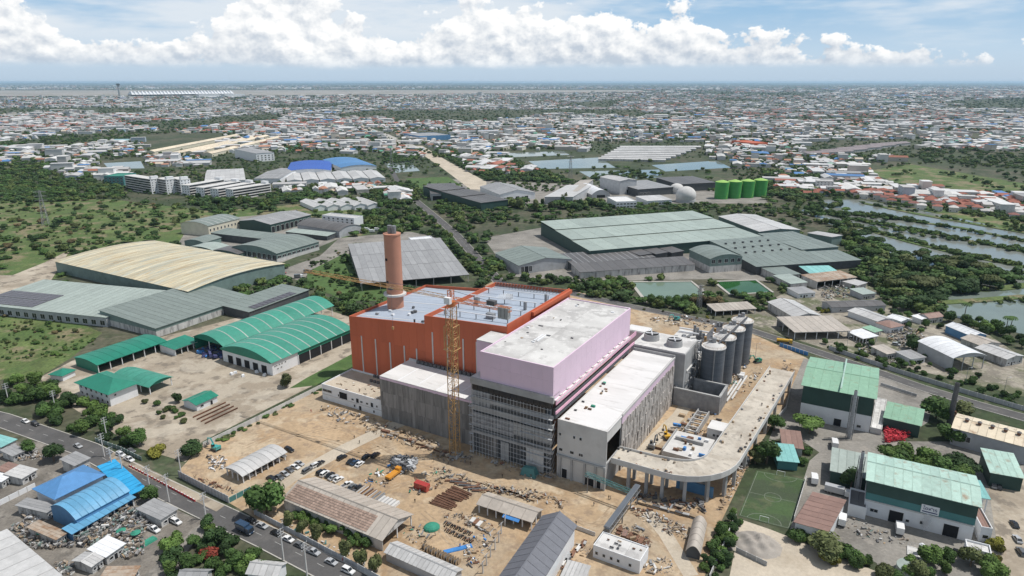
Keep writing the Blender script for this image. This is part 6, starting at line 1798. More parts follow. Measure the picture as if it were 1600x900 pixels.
for k in range(7):
    T = thing('beam_stack', ('first', 'second', 'third', 'fourth', 'fifth', 'sixth', 'seventh')[k] + ' stack of beams from the left along the workshop', 'steel beams', at(c1(160 + k * 28, 285 + k * 11)), HV, 'beam stacks along the workshop')
    for j in range(3):
        MB().box(-3, 3, -.45 + j * .32, -.2 + j * .32, 0, .5 + .1 * (j % 2)).build('beam', random.choice(('light_concrete', 'rusty', 'steel')), T)
NTH = ('first', 'second', 'third', 'fourth', 'fifth', 'sixth', 'seventh', 'eighth', 'ninth', 'tenth', 'eleventh', 'twelfth', 'thirteenth', 'fourteenth', 'fifteenth', 'sixteenth', 'seventeenth')
for k in range(34):
    r_, i_ = divmod(k, 17)
    T = thing('motorcycle', '%s dark motorcycle from the left in the %s row on the sand' % (NTH[i_], ('far', 'near')[r_]), 'motorcycle', at(c1(790 + i_ * 11.5 + r_ * 6, 528 + i_ * 5.3 + r_ * 52 + random.uniform(-4, 4))), HV + random.uniform(-.2, .2), 'motorcycles in rows on the sand')
    for x in (-.62, .62):
        put('wheel', TYRE, T, (x, 0, .3), 0, (.9, .5, .9))
    MB().loft([(-.55, -.14, .55), (.45, -.12, .5), (.45, .12, .5), (-.55, .14, .55)], [(-.75, -.12, .85), (.35, -.1, .8), (.35, .1, .8), (-.75, .12, .85)]).build('body', random.choice(('dark_steel', 'rusty', 'shade_black')), T)
    MB().bar((.62, 0, .3), (.4, 0, 1.05), .1).bar((.4, -.32, 1.05), (.4, .32, 1.05), .07).build('handlebar', 'steel', T)
for k in range(15):
    T = thing('cable_drum', NTH[k] + ' brown timber cable drum from the left behind the lower site shed', 'cable drum', at(c1(645 + k * 17.0, 708 + k * 7.5 + (k % 2) * 16)), HU + random.uniform(-.2, .2), 'cable drums in a row')
    n_ = 16
    ring = lambda r, x: [(x, r * math.cos(6.28319 * i / n_), 1.0 + r * math.sin(6.28319 * i / n_)) for i in range(n_)]
    for x in (-.5, .42):
        MB().loft(ring(1.0, x), ring(1.0, x + .08)).build('flange', 'timber', T)
    MB().loft(ring(.6, -.42), ring(.6, .42)).build('core', 'dark_steel', T)
for k in range(9):
    T = thing('pipe_bundle', ('first', 'second', 'third', 'fourth', 'fifth', 'sixth', 'seventh', 'eighth', 'ninth')[k] + ' bundle of rusty pipes from the front in the round pipe store', 'pipes', at(c1(745 + k * 18 + random.uniform(-6, 6), 412 - k * 13)), HU + R(random.uniform(-9, 5)), 'rusty pipe bundles')
    for j in range(4):
        a_ = random.uniform(0, 1.8)
        MB().bar((-5 + a_, j * .42, .22), (3.2 + a_ + random.uniform(0, 1.5), j * .42 + random.uniform(-.2, .2), .22), .36, 8).build('pipe', 'rusty', T)
    MB().bar((-4.6, .2, .55), (4.4, .2, .55), .36, 8).build('pipe', 'rusty', T)
for k in range(4):
    T = thing('rail_track', ('first', 'second', 'third', 'fourth')[k] + ' long brown girder from the left beside the green-roofed pump shed', 'girder', at(a8(215 + k * 28, 455 + k * 14), .1), HV, 'girders in the depot yard')
    MB().box(-9, 9, -.25, .25, 0, .12).box(-9, 9, -.06, .06, .12, .5).box(-9, 9, -.25, .25, .5, .6).build('girder', 'rusty', T)
for k, (zx, zy) in enumerate(((370, 205), (395, 195), (450, 218), (545, 190), (600, 212))):
    T = thing('cargo_bale', ('first', 'second', 'third', 'fourth', 'fifth')[k] + ' white wrapped bale from the left before the loading doors', 'bale', at(a8(zx, zy), .1), random.random() * 3, 'white bales before the loading doors')
    MB().loft([(-1, -.8, 0), (1, -.8, 0), (1, .8, 0), (-1, .8, 0)], [(-.8, -.6, 1.1), (.85, -.65, 1.2), (.8, .6, 1.1), (-.8, .65, 1.0)]).build('bale', 'white_wall', T)
ORD = ('first', 'second', 'third', 'fourth', 'fifth', 'sixth', 'seventh', 'eighth', 'ninth', 'tenth', 'eleventh', 'twelfth')
def stacks(name, label, cat, group, spots, ln, wd_s, layers, mats, ang, jit=.15):
    for k, q in enumerate(spots):
        T = thing(name, ORD[k] + ' ' + label, cat, at(q), ang + random.uniform(-jit, jit), group)
        for j in range(layers):
            MB().box(-ln / 2 + random.uniform(0, .3), ln / 2 - random.uniform(0, .3), -wd_s / 2, wd_s / 2, j * .36, j * .36 + .3).build('layer', random.choice(mats), T)
stacks('timber_stack', 'timber stack from the left along the foot of the concrete hall', 'timber', 'timber stacks by the concrete hall', [b2(190 + k * 62, 520 + k * 22) for k in range(8)], 4.5, 1.4, 3, ('timber', 'debris', 'rusty'), HU)
stacks('rebar_stack', 'rebar bundle from the left above the pipe store', 'rebar', 'rebar bundles above the pipe store', [c1(850 + k * 32, 235 + k * 12) for k in range(7)], 7.0, .7, 2, ('rusty', 'dark_steel'), HU + .5)
stacks('plate_stack', 'rusty plate stack from the left behind the white site office', 'steel plates', 'plate stacks behind the site office', [c2(845 + k * 38, 590 + k * 17) for k in range(6)], 4.0, 1.6, 2, ('rusty', 'brown_roof', 'rusty'), HV)
stacks('board_stack', 'board stack from the left beside the motorcycles', 'boards', 'board stacks beside the motorcycles', [c1(985 + k * 24, 520 + k * 13) for k in range(6)], 3.2, 1.5, 3, ('timber', 'rusty', 'light_concrete'), HV)
stacks('block_stack', 'pallet of blocks from the left below the ramp', 'blocks', 'pallets below the ramp', [c2(1000 + k * 52, 395 + k * 14) for k in range(8)], 3.0, 1.2, 3, ('dark_steel', 'concrete', 'timber'), HU)
stacks('sheet_stack', 'grey sheet stack from the left beside the slate hall', 'sheets', 'sheet stacks by the slate hall', [c2(590 - k * 34, 680 + k * 32) for k in range(6)], 4.2, 1.2, 2, ('light_concrete', 'rusty', 'steel'), HV)
stacks('timber_stack', 'timber stack from the left behind the tan-grey shed', 'timber', 'timber stacks behind the tan-grey shed', [c1(1150 + k * 38, 285 + k * 13) for k in range(7)], 5.0, 1.1, 2, ('timber', 'rusty', 'dark_steel'), HU)
# covered conveyor and pipe bridge
a, b = G(*c2(975, 275), 7.5), G(*c2(755, 575), 5.5)
T = thing('conveyor_bridge', 'covered grey conveyor slanting from the ramp to the white site office', 'conveyor', (b.x, b.y, 0))
o = Vector((b.x, b.y, 0))
lattice(MB(), a - o, b - o, 2.0, 2.2, .18, .12).build('truss', 'steel', T)
d = (a - b).normalized(); sd_ = Vector((-d.y, d.x, 0)) * .9
MB().loft([b - o + sd_ + Vector((0, 0, .3)), b - o - sd_ + Vector((0, 0, .3)), b - o - sd_ + Vector((0, 0, 1.2)), b - o + sd_ + Vector((0, 0, 1.2))], [a - o + sd_ + Vector((0, 0, .3)), a - o - sd_ + Vector((0, 0, .3)), a - o - sd_ + Vector((0, 0, 1.2)), a - o + sd_ + Vector((0, 0, 1.2))]).build('cover', 'galvanised', T)
for t in (0, .5, 1):
    q = b + (a - b) * t - o
    MB().box(q.x - .2, q.x + .2, q.y - .2, q.y + .2, 0, q.z - .8).build('support_leg', 'steel', T)
a, b = S(16, -4, 8), S(36, -6, 7.2)
T = thing('pipe_bridge', 'slim pipe bridge from the pale hall to the conveyor', 'pipe bridge', (a.x, a.y, 0))
o = Vector((a.x, a.y, 0))
lattice(MB(), a - o, b - o, 1.2, 1.8, .16, .1).build('truss', 'teal_wall', T)
for t in (0.05, .95):
    q = a + (b - a) * t - o
    MB().box(q.x - .2, q.x + .2, q.y - .2, q.y + .2, 0, q.z - .5).build('support_leg', 'steel', T)
# white gas tanks on a fenced stand in front of the sign factory
T = thing('tank_stand', 'fenced stand with two upright white tanks before the sign factory', 'tank stand', at(c5(750, 760)), HU)
MB().box(-5.5, 5.5, -2.6, 2.6, 0, .4).build('base_slab', 'light_concrete', T)
for x in (-1.6, 1.6):
    k_ = MB().cyl(x, 0, .8, 3.8, .9, .9, 18).build('tank', 'white_wall', T)
    MB().cyl(x, 0, 3.8, 4.3, .9, .3, 18).build('tank_dome', 'white_wall', k_)
fe = MB()
for i in range(12):
    for y in (-2.5, 2.5):
        fe.bar((-5.4 + i * .98, y, .4), (-5.4 + i * .98, y, 1.9), .08, 3)
for y in (-2.5, 2.5):
    fe.bar((-5.4, y, 1.9), (5.4, y, 1.9), .08, 3).bar((-5.4, y, 1.2), (5.4, y, 1.2), .08, 3)
fe.build('fence', 'white_wall', T)
T = thing('round_tank', 'pale domed round tank at the lower edge before the sign factory', 'tank', at(c5(640, 880)))
MB().cyl(0, 0, 0, 2.4, 4.2, 4.2, 32).build('shell', 'sage_roof', T)
MB().cyl(0, 0, 2.4, 3.3, 4.2, .6, 32).build('cone_roof', 'sage_roof', T)
mat('navy_tarp', (.07, .075, .17), .6, .2, .6)
# ------------------------------------------------------------------ heaps and debris nobody could count
def heap(name, poly, n, sz, mats, hmax, label):
    """a litter of small boards, blocks and bars inside a ground polygon; one object"""
    xs, ys = [p[0] for p in poly], [p[1] for p in poly]
    mats = list(dict.fromkeys(mats)) if False else mats
    mbs = {m: MB() for m in mats}
    c_ = G(sum(xs) / len(xs), sum(ys) / len(ys))
    k = 0
    sz *= .6 if 'building' in name else .75
    n = int(n * (.8 if 'building' in name else 1.4))
    while k < n:
        q = (random.uniform(min(xs), max(xs)), random.uniform(min(ys), max(ys)))
        if not inside(q, poly):
            continue
        k += 1
        p = G(*q) - c_
        s = sz * (.35 + 2.2 * random.random() ** 3)
        a = random.uniform(0, 3.14)
        l, w, h = s * random.uniform(.6, 2.4), s * random.uniform(.25, .8), s * random.uniform(.15, .7)
        z = random.random() ** 2 * hmax
        ca, sa = math.cos(a), math.sin(a)
        tl = random.uniform(-.3, .3)
        vs = []
        for dz in (0, h):
            for dx, dy in ((-l, -w), (l, -w), (l, w), (-l, w)):
                vs.append((p.x + (dx * ca - dy * sa) * .5, p.y + (dx * sa + dy * ca) * .5, max(.05, z + dz + dx * tl * .5)))
        mbs[random.choice(mats)].add(vs, [(3, 2, 1, 0), (4, 5, 6, 7), (0, 1, 5, 4), (1, 2, 6, 5), (2, 3, 7, 6), (3, 0, 4, 7)])
    big = MB(); idx = []
    uniq = list(dict.fromkeys(mats))
    for i, m in enumerate(uniq):
        big.add(mbs[m].v, mbs[m].f); idx += [i] * len(mbs[m].f)
    me = bpy.data.meshes.new(name)
    me.from_pydata(big.v, [], big.f)
    for m in uniq:
        me.materials.append(MATS[m])
    me.polygons.foreach_set('material_index', idx)
    o = put(name, me, None, c_)
    struct(o, 'stuff', label)
    o['category'] = 'debris' if 'heap' not in name else 'heap'
    return o
DEB = ['debris', 'timber', 'rusty', 'steel', 'debris', 'dark_steel', 'debris', 'concrete', 'timber', 'pale_sand']
SCR = ['scrap', 'light_concrete', 'dark_steel', 'debris', 'scrap', 'timber', 'debris', 'dark_steel', 'scrap', 'green_grey_wall', 'concrete']
def zp(f, pts):
    return [f(*p) for p in pts]
heap('building_debris', zp(b2, [(60, 470), (200, 470), (560, 590), (640, 680), (560, 700), (200, 560), (60, 520)]), 420, .9, DEB, 1.2, 'building debris along the foot of the concrete hall')
heap('building_debris', zp(b2, [(520, 640), (640, 650), (820, 690), (800, 740), (560, 720)]), 200, .9, DEB, 1.6, 'building debris around the crane base')
heap('building_debris', zp(b2, [(860, 660), (1380, 800), (1400, 850), (1180, 850), (900, 730)]), 220, .9, DEB + ['concrete'], 1.4, 'building debris at the foot of the scaffolded facade')
heap('building_debris', zp(a8, [(960, 440), (1050, 420), (1420, 530), (1430, 600), (1280, 570), (1100, 540)]), 300, .8, ['debris', 'light_concrete', 'steel', 'timber'], 1.3, 'rubble bank along the white annex')
heap('building_debris', zp(c1, [(660, 130), (820, 150), (960, 220), (1100, 250), (1100, 330), (960, 310), (820, 230)]), 260, .8, DEB, .8, 'loose material above the pipe store')
heap('building_debris', zp(c1, [(540, 230), (640, 180), (800, 160), (820, 240), (720, 300), (640, 330), (540, 330)]), 150, .8, DEB + ['green_net'], .9, 'loose material around the red container')
heap('steel_scrap', zp(c1, [(410, 90), (470, 60), (600, 90), (560, 160), (480, 190), (430, 150)]), 170, 1.1, ['steel', 'dark_steel', 'grey_wall'], 2.0, 'heap of twisted grey steel beside the orange crane lorry')
heap('building_debris', zp(c1, [(220, 220), (330, 160), (450, 110), (470, 160), (360, 280), (240, 280)]), 120, .9, ['green_net', 'blue_tarp', 'timber', 'debris', 'dark_steel', 'white_wall'], 1.3, 'tarps and materials beside the orange crane lorry')
heap('building_debris', zp(c1, [(780, 460), (1000, 470), (1120, 540), (1180, 600), (1060, 600), (900, 530), (780, 490)]), 260, .7, DEB, .8, 'stacked forms and steel beside the motorcycles')
heap('building_debris', zp(c1, [(500, 560), (700, 540), (730, 620), (620, 700), (500, 640)]), 130, .8, DEB + ['green_net'], 1.0, 'sheds goods behind the lower site shed')
heap('building_debris', zp(c1, [(1080, 260), (1440, 330), (1440, 400), (1280, 340), (1130, 320)]), 170, .9, DEB, 1.0, 'pipes and forms behind the tan-grey shed')
heap('building_debris', zp(c1, [(920, 640), (1100, 600), (1150, 640), (1000, 830), (930, 840)]), 150, .8, DEB + ['blue_tarp', 'white_wall'], 1.0, 'goods and tarps at the end of the motorcycle rows')
heap('building_debris', zp(c2, [(0, 270), (200, 280), (480, 380), (440, 440), (200, 330), (0, 330)]), 190, .8, DEB, .9, 'timber and steel laid out below the scaffolded facade')
heap('building_debris', zp(c2, [(930, 420), (1050, 430), (1300, 560), (1330, 660), (1150, 590), (960, 480)]), 330, .8, ['light_concrete', 'debris', 'rusty', 'debris', 'concrete', 'pale_sand', 'dark_steel'], 1.2, 'white sacks and rubble bank beside the sandy track')
heap('building_debris', zp(c2, [(800, 560), (980, 540), (1080, 680), (1060, 720), (1000, 680), (830, 600)]), 150, .9, DEB, .9, 'rusty sheets behind the white site office')
heap('building_debris', zp(c2, [(920, 300), (1440, 380), (1440, 460), (1200, 440), (940, 380)]), 280, 1.2, ['dark_steel', 'dark_steel', 'debris', 'rusty', 'steel'], 1.0, 'long steel members stored under the ramp')
heap('building_debris', zp(c2, [(560, 640), (660, 700), (640, 800), (420, 880), (380, 840)]), 120, .8, DEB, .7, 'frames and pipes beside the slate hall')
heap('building_debris', zp(c2, [(1000, 800), (1200, 760), (1220, 880), (1040, 890)]), 100, .9, ['light_concrete', 'steel', 'debris'], .8, 'precast blocks beside the white site office')
heap('building_debris', zp(b5, [(760, 480), (860, 380), (880, 400), (760, 600), (700, 680), (560, 700), (660, 620)]), 260, .8, DEB + ['white_wall', 'green_net', 'blue_tarp'], 1.2, 'material strip along the foot of the silos')
heap('building_debris', zp(b5, [(1100, 420), (1190, 470), (1060, 680), (1020, 720), (960, 800), (1030, 640)]), 260, .8, DEB, 1.0, 'dug soil and forms between the ramp and the factory wall')
heap('building_debris', zp(b5, [(150, 130), (300, 90), (600, 150), (640, 180), (500, 200), (200, 160)]), 260, 1.0, DEB + ['white_wall', 'crane_yellow'], 1.5, 'materials on the far side of the cooling block')
heap('building_debris', zp(c3, [(560, 560), (640, 500), (690, 420), (680, 600), (520, 860), (450, 900), (540, 700)]), 260, .8, ['debris', 'light_concrete', 'timber'], 1.0, 'rubble strip outside the ramp curve')
heap('building_debris', zp(c3, [(170, 300), (330, 190), (440, 200), (500, 300), (420, 430), (330, 540), (120, 500)]), 420, 1.2, DEB + ['white_wall', 'blue_tarp', 'steel', 'crane_yellow'], 1.8, 'pipes, frames and materials packed inside the ramp curve')
heap('building_debris', zp(b5, [(400, 260), (480, 250), (490, 420), (400, 560), (370, 520)]), 320, 1.6, ['steel', 'dark_steel', 'light_concrete', 'white_wall', 'crane_yellow', 'concrete'], 2.6, 'pipework and fittings crowded between the hall and the silos')
heap('building_debris', zp(b5, [(560, 560), (700, 540), (960, 470), (900, 560), (780, 700), (560, 720)]), 200, 1.0, DEB + ['white_wall'], 1.2, 'spoil and materials on the track beside the silos')
heap('scrap_heap', zp(b7, [(540, 640), (700, 540), (880, 430), (960, 440), (1080, 560), (900, 640), (700, 700), (560, 700)]), 900, .8, SCR, 2.2, 'long heaps of sorted scrap in front of the blue lean-to')
heap('scrap_heap', zp(b7, [(160, 440), (250, 430), (300, 500), (170, 510)]), 140, .7, ['white_wall', 'scrap', 'debris'], 1.2, 'white bags below the small grey awning')
heap('scrap_heap', zp(b7, [(60, 560), (230, 520), (330, 600), (480, 640), (520, 700), (380, 720), (200, 700)]), 480, .7, SCR, 1.4, 'white and green scrap beside the corner roof')
heap('scrap_heap', zp(b7, [(820, 580), (1000, 600), (1020, 740), (860, 790), (820, 700)]), 220, .8, SCR, 1.4, 'crates and drums beside the white scrapyard hut')
heap('scrap_heap', zp(b7, [(380, 820), (500, 810), (520, 890), (400, 890)]), 130, .7, SCR, 1.2, 'plastic scrap at the lower edge of the scrapyard')
heap('scrap_heap', zp(b7, [(100, 30), (260, 20), (320, 80), (120, 90)]), 140, .7, SCR, 1.0, 'scrap beside the tree on the left road')
heap('red_scrap_heap', zp(b6, [(452, 760), (520, 740), (600, 770), (632, 820), (600, 850), (460, 865)]), 900, .55, ['red_scrap'], 2.6, 'bright red heap below the small green shed')
heap('building_debris', zp(a8, [(200, 790), (330, 790), (330, 870), (220, 890)]), 160, .8, ['white_wall', 'debris', 'dark_steel'], 1.3, 'white scrap at the left end of the parking canopy')
heap('building_debris', zp(b8, [(100, 190), (240, 240), (400, 300), (380, 330), (200, 270), (100, 220)]), 120, .7, ['dark_steel', 'rusty', 'debris'], .9, 'dark motor parts along the hoarding')
heap('building_debris', zp(b8, [(680, 470), (900, 600), (1300, 800), (1400, 900), (1150, 780), (900, 660), (740, 560)]), 200, .6, ['debris', 'white_wall', 'light_concrete', 'teal_wall'], .5, 'litter on the sandy verge behind the dark wall')
# mound of grey sand in the walled bay
mb = MB(); p0 = G(*c4(640, 680)); nn_ = 22
vs = []
for j in range(nn_):
    for i in range(nn_):
        x, y = -8 + 16 * i / (nn_ - 1), -7 + 14 * j / (nn_ - 1)
        r_ = math.hypot(x / 8, y / 7)
        z = max(0, 1 - r_) ** .8 * 3.4 * (1 + .25 * math.sin(x * 1.3 + y) + .15 * math.sin(y * 2.1)) + (random.uniform(-.08, .08) if r_ < .95 else 0)
        vs.append((x, y, z))
mb.add(vs, [(j * nn_ + i, j * nn_ + i + 1, (j + 1) * nn_ + i + 1, (j + 1) * nn_ + i) for j in range(nn_ - 1) for i in range(nn_ - 1)])
mat('grey_sand', (.33, .30, .265), .95, .15, .3, fine=.1)
struct(mb.build('sand_heap', 'grey_sand', None, (p0.x, p0.y, .05), HU, smooth=True), 'stuff', 'heap of grey sand in the walled bay below the football pitch')
# ------------------------------------------------------------------ people on the site
def person_mesh():
    me = bpy.data.meshes.new('person_body')
    J = {'pelvis': (0, 0, .95), 'chest': (0, 0, 1.3), 'neck': (0, 0, 1.5), 'head': (.02, 0, 1.66), 'ls': (0, .2, 1.42), 'le': (.02, .27, 1.15), 'lh': (.1, .26, .9), 'rs': (0, -.2, 1.42), 're': (.02, -.27, 1.15), 'rh': (.1, -.26, .9),
         'lp': (0, .1, .9), 'lk': (.08, .11, .5), 'lf': (.02, .12, .06), 'lt': (.18, .12, .03), 'rp': (0, -.1, .9), 'rk': (-.04, -.11, .5), 'rf': (-.16, -.12, .06), 'rt': (0, -.12, .03)}
    rad = dict(pelvis=.15, chest=.17, neck=.065, head=.115, ls=.08, le=.055, lh=.04, rs=.08, re=.055, rh=.04, lp=.11, lk=.075, lf=.05, lt=.04, rp=.11, rk=.075, rf=.05, rt=.04)
    K = list(J)
    E_ = [('pelvis', 'chest'), ('chest', 'neck'), ('neck', 'head'), ('chest', 'ls'), ('ls', 'le'), ('le', 'lh'), ('chest', 'rs'), ('rs', 're'), ('re', 'rh'), ('pelvis', 'lp'), ('lp', 'lk'), ('lk', 'lf'), ('lf', 'lt'), ('pelvis', 'rp'), ('rp', 'rk'), ('rk', 'rf'), ('rf', 'rt')]
    me.from_pydata([J[k] for k in K], [(K.index(a), K.index(b)) for a, b in E_], [])
    o = bpy.data.objects.new('tmp', me)
    COL.objects.link(o)
    md = o.modifiers.new('skin', 'SKIN')
    for i, k in enumerate(K):
        me.skin_vertices[0].data[i].radius = (rad[k], rad[k])
    me.skin_vertices[0].data[0].use_root = True
    o.modifiers.new('sub', 'SUBSURF').levels = 1
    dg = bpy.context.evaluated_depsgraph_get()
    out = bpy.data.meshes.new_from_object(o.evaluated_get(dg))
    bpy.data.objects.remove(o)
    return out
PB = person_mesh()
HELM = MB().sphere((.02, 0, 1.74), (.13, .12, .1), 10, 6).mesh('helmet', 'crane_yellow')
for i_, (q, c_, w) in enumerate(((c2(665, 408), 'navy', 'walking on the sand below the pale hall'), (c2(770, 360), 'black', 'left of the pair beside the pipe bridge'), (c2(783, 362), 'grey', 'right of the pair beside the pipe bridge'), (c2(540, 540), 'black', 'behind the slate hall'), (c1(710, 98), 'black', 'near the foot of the crane'), (c1(812, 118), 'black', 'right of the crane foot'), (c1(1192, 210), 'black', 'in the shade of the facade'),
        (a8(1232, 655), 'black', 'on the pale track across the sand'), (a8(1268, 690), 'black', 'further down the pale track'), (a8(928, 470), 'red', 'beside the rubble bank at the white annex'), (c1(895, 700), 'blue', 'on the blue tarp'), (c1(578, 385), 'black', 'beside the white boxes'), (b8(1150, 800), 'red', 'by the last parked cars on the near road'), (c1(968, 120), 'black', 'on the sand in front of the facade'))):
    key = 'person' + c_
    if key not in _cache:
        m_ = PB.copy(); m_.materials.clear(); m_.materials.append(PAINT[c_]); _cache[key] = m_
    T = thing('person', 'person in ' + {'navy': 'dark blue', 'black': 'dark', 'grey': 'grey', 'red': 'red', 'blue': 'blue'}[c_] + ' work clothes ' + w, 'person', at(q, .05), random.random() * 6.28, 'people on the site')
    put('body', _cache[key], T)
    put('helmet', HELM, T)
for k, (s_, lb) in enumerate(((cl[12], 'left of two workers on the ramp deck'), (cl[14], 'worker far along the ramp deck'))):
    q = S(22.3 + s_[0] + 1.5, s_[1] + 3, 11.2)
    m_ = _cache['personblack']
    T = thing('person', lb + ' in dark clothes', 'person', q, 1.0, 'people on the ramp')
    put('body', m_, T); put('helmet', HELM, T)
# ------------------------------------------------------------------ trees and bushes
LV = ['leaf', 'leaf_dark', 'leaf', 'leaf_light']
big = tree(G(*b8(620, 455)), 12.5, 12, 'round', 'leaf', 'big round tree at the site gate by the near road', 'single trees')
def t_(q, h, w, sh, lf, lb):
    tree(G(*q), h, w, sh, lf, lb, 'single trees')
t_(a8(752, 290), 7, 6.5, 'round', 'leaf_olive', 'lone round tree in front of the arched depot')
t_(b7(1060, 370), 6, 6, 'round', 'leaf', 'tree beside the bright blue canopy corner')
t_(b7(380, 95), 8, 8.5, 'round', 'leaf_dark', 'dark tree above the blue hip-roofed house')
t_(b7(200, 40), 6, 6, 'round', 'leaf', 'small tree left of the dark tree above the blue house')
t_(a7(1255, 400), 5, 4.5, 'round', 'leaf_dark', 'small dark tree behind the white flowering hedge')
t_(a7(1090, 770), 6, 7, 'bush', 'leaf_yellow', 'yellow-green bush inside the depot corner')
t_(a7(1350, 780), 6.5, 8, 'round', 'leaf_dark', 'dark round bush beside the pale wall end')
t_(c3(850, 330), 8, 9, 'round', 'leaf', 'upper tree beside the ramp and green factory')
t_(c3(800, 560), 10, 10.5, 'round', 'leaf', 'large tree at the corner of the football pitch')
t_(c3(720, 560), 7, 6, 'round', 'leaf_olive', 'smaller tree left of the large pitch tree')
t_(c3(1100, 350), 7.5, 11, 'flat', 'leaf_light', 'spreading tree below the green factory')
t_(c5(50, 760), 8, 11, 'round', 'leaf_olive', 'large olive tree below the brown roofed shed')
t_(c5(220, 290), 9, 7, 'round', 'leaf_dark', 'dark tree beside the thin latticed stack')
t_(b6(820, 690), 10, 13, 'round', 'leaf', 'large dense tree beside the dark smoke stack')
t_(b6(1010, 690), 8, 10, 'round', 'leaf_olive', 'olive tree right of the dark smoke stack')
t_(b6(930, 860), 8, 10, 'round', 'leaf', 'tree in front of the beige factory')
t_(a6(215, 250), 12, 13, 'round', 'leaf_light', 'bright round tree at the corner of the sage complex')
t_(a6(740, 520), 12, 20, 'flat', 'leaf_olive', 'wide umbrella tree by the milky pond')
t_(b6(660, 215), 9, 10, 'round', 'leaf_dark', 'dark tree left of the open arched hall')
t_(a4(575, 480), 8, 7, 'round', 'leaf', 'round tree left of the pale lined pond')
grove([(1350, 722), (1400, 722), (1450, 728), (1490, 735), (1530, 752), (1490, 755), (1400, 740)], 13, 7, 10, ['round', 'flat'], LV, 'leafy tree in the row behind the sign factory', 'trees behind the sign factory')
grove([(85, 612), (130, 622), (190, 662), (235, 690), (205, 708), (150, 690), (60, 648), (70, 618)], 30, 4.5, 8, ['round', 'bush'], LV, 'roadside tree in the belt before the depot office', 'trees before the depot office')
grove([(0, 600), (60, 590), (95, 606), (60, 640), (0, 632)], 16, 4.5, 8, ['round', 'bush'], LV, 'tree in the clump at the left end of the near road', 'trees at the left edge')
grove([(228, 618), (262, 628), (300, 660), (285, 672), (245, 650), (225, 632)], 12, 2.0, 3.4, ['bush'], ['leaf_olive', 'leaf'], 'pale flowering bush in the depot hedge', 'depot hedge', cat='bush', name='bush')
grove([(262, 862), (318, 818), (372, 838), (405, 868), (440, 893), (400, 910), (250, 910)], 24, 4, 7.5, ['round', 'bush'], ['leaf', 'leaf_light', 'leaf', 'leaf_dark'], 'lush garden tree at the side street corner', 'garden trees at the corner')
t_((327, 872), 4.5, 6, 'bush', 'leaf_red', 'red-leaved bush among the corner garden trees')
grove([(455, 795), (480, 800), (575, 845), (572, 862), (500, 832), (452, 805)], 26, 2.2, 4.2, ['bush', 'round'], ['leaf_light', 'leaf'], 'banana-green bush along the workshop front', 'bushes along the workshop', cat='bush', name='bush')
for k, q in enumerate((b8(770, 560), b8(870, 620), b8(965, 650), b8(1165, 770), b8(1280, 830), b8(1380, 870))):
    tree(G(*q), 6.5, 4.0, 'round', 'leaf_olive', ('first', 'second', 'third', 'fourth', 'fifth', 'sixth')[k] + ' thin street tree from the big tree on the sandy verge', 'thin street trees')
grove([(0, 470), (20, 470), (160, 530), (120, 560), (0, 560)], 34, 1.2, 3.6, ['bush'], ['leaf', 'leaf_olive', 'leaf_dry', 'leaf_light'], 'scrub bush in the meadow below the solar warehouse', 'scrub in the near meadow', cat='bush', name='bush')
grove([(0, 310), (180, 300), (320, 318), (300, 345), (140, 385), (0, 395)], 110, 2.5, 6, ['bush', 'round'], ['leaf', 'leaf_olive', 'leaf_dark', 'leaf_dry'], 'scrub bush in the wide meadow at the left', 'scrub in the wide meadow', cat='bush', name='bush', ratio=(1.0, 1.9))
grove([(0, 385), (150, 372), (280, 345), (290, 352), (140, 398), (0, 412)], 36, 2.5, 5, ['bush'], ['leaf_dark', 'leaf'], 'hedge bush along the track behind the cream warehouse', 'hedge behind the cream warehouse', cat='bush', name='bush', ratio=(1.1, 1.8))
grove([(300, 318), (420, 314), (500, 306), (640, 318), (648, 335), (560, 330), (490, 325), (330, 332)], 42, 6, 10, ['round', 'flat'], LV, 'tree in the belt behind the curved sheds', 'belt behind the curved sheds')
grove([(560, 335), (640, 332), (668, 362), (640, 368), (570, 358)], 22, 6, 9.5, ['round'], LV, 'tree beyond the chimney beside the lorry yard', 'trees by the lorry yard')
grove([(480, 405), (530, 390), (552, 420), (560, 470), (520, 468)], 16, 2.5, 6, ['round', 'bush'], ['leaf', 'leaf_light', 'leaf_dry'], 'small tree on the grass left of the grey open shed', 'trees by the grey open shed')
grove([(655, 322), (680, 348), (705, 372), (730, 404), (762, 440), (750, 442), (715, 400), (680, 362), (645, 325)], 24, 4, 7, ['round'], LV, 'tree along the left side of the middle road', 'trees left of the middle road')
grove([(672, 318), (720, 330), (745, 350), (735, 372), (770, 400), (800, 435), (780, 436), (735, 385), (700, 345)], 34, 4.5, 8, ['round'], LV, 'tree along the right side of the middle road', 'trees right of the middle road')
grove([(790, 318), (900, 316), (945, 320), (950, 328), (800, 332)], 17, 10, 15, ['tall', 'round'], ['leaf_dark', 'leaf_olive'], 'tall feathery tree before the warehouses', 'tall trees before the warehouses', ratio=(.5, .7))
grove([(730, 335), (860, 340), (850, 352), (790, 360), (740, 350)], 14, 5, 8, ['round'], LV, 'tree beside the canal path', 'trees by the canal path')
grove([(880, 445), (960, 440), (985, 462), (905, 465)], 12, 4, 7, ['round'], LV, 'tree left of the pale lined pond', 'trees left of the lined pond')
for k in range(9):
    tree(G(1018 + k * 13, 478 + random.uniform(-2, 2)), 7.5, 7, 'round', 'leaf' if k < 5 else 'leaf_dry', ('first', 'second', 'third', 'fourth', 'fifth', 'sixth', 'seventh', 'eighth', 'ninth')[k] + ' tree from the left in the row before the lined ponds', 'row before the lined ponds')
grove([(1000, 484), (1110, 490), (1165, 506), (1100, 500)], 12, 1.5, 2.8, ['bush'], ['leaf_olive', 'leaf_yellow', 'leaf'], 'low flowering bush between the tree row and the right road', 'bushes at the road', cat='bush', name='bush')
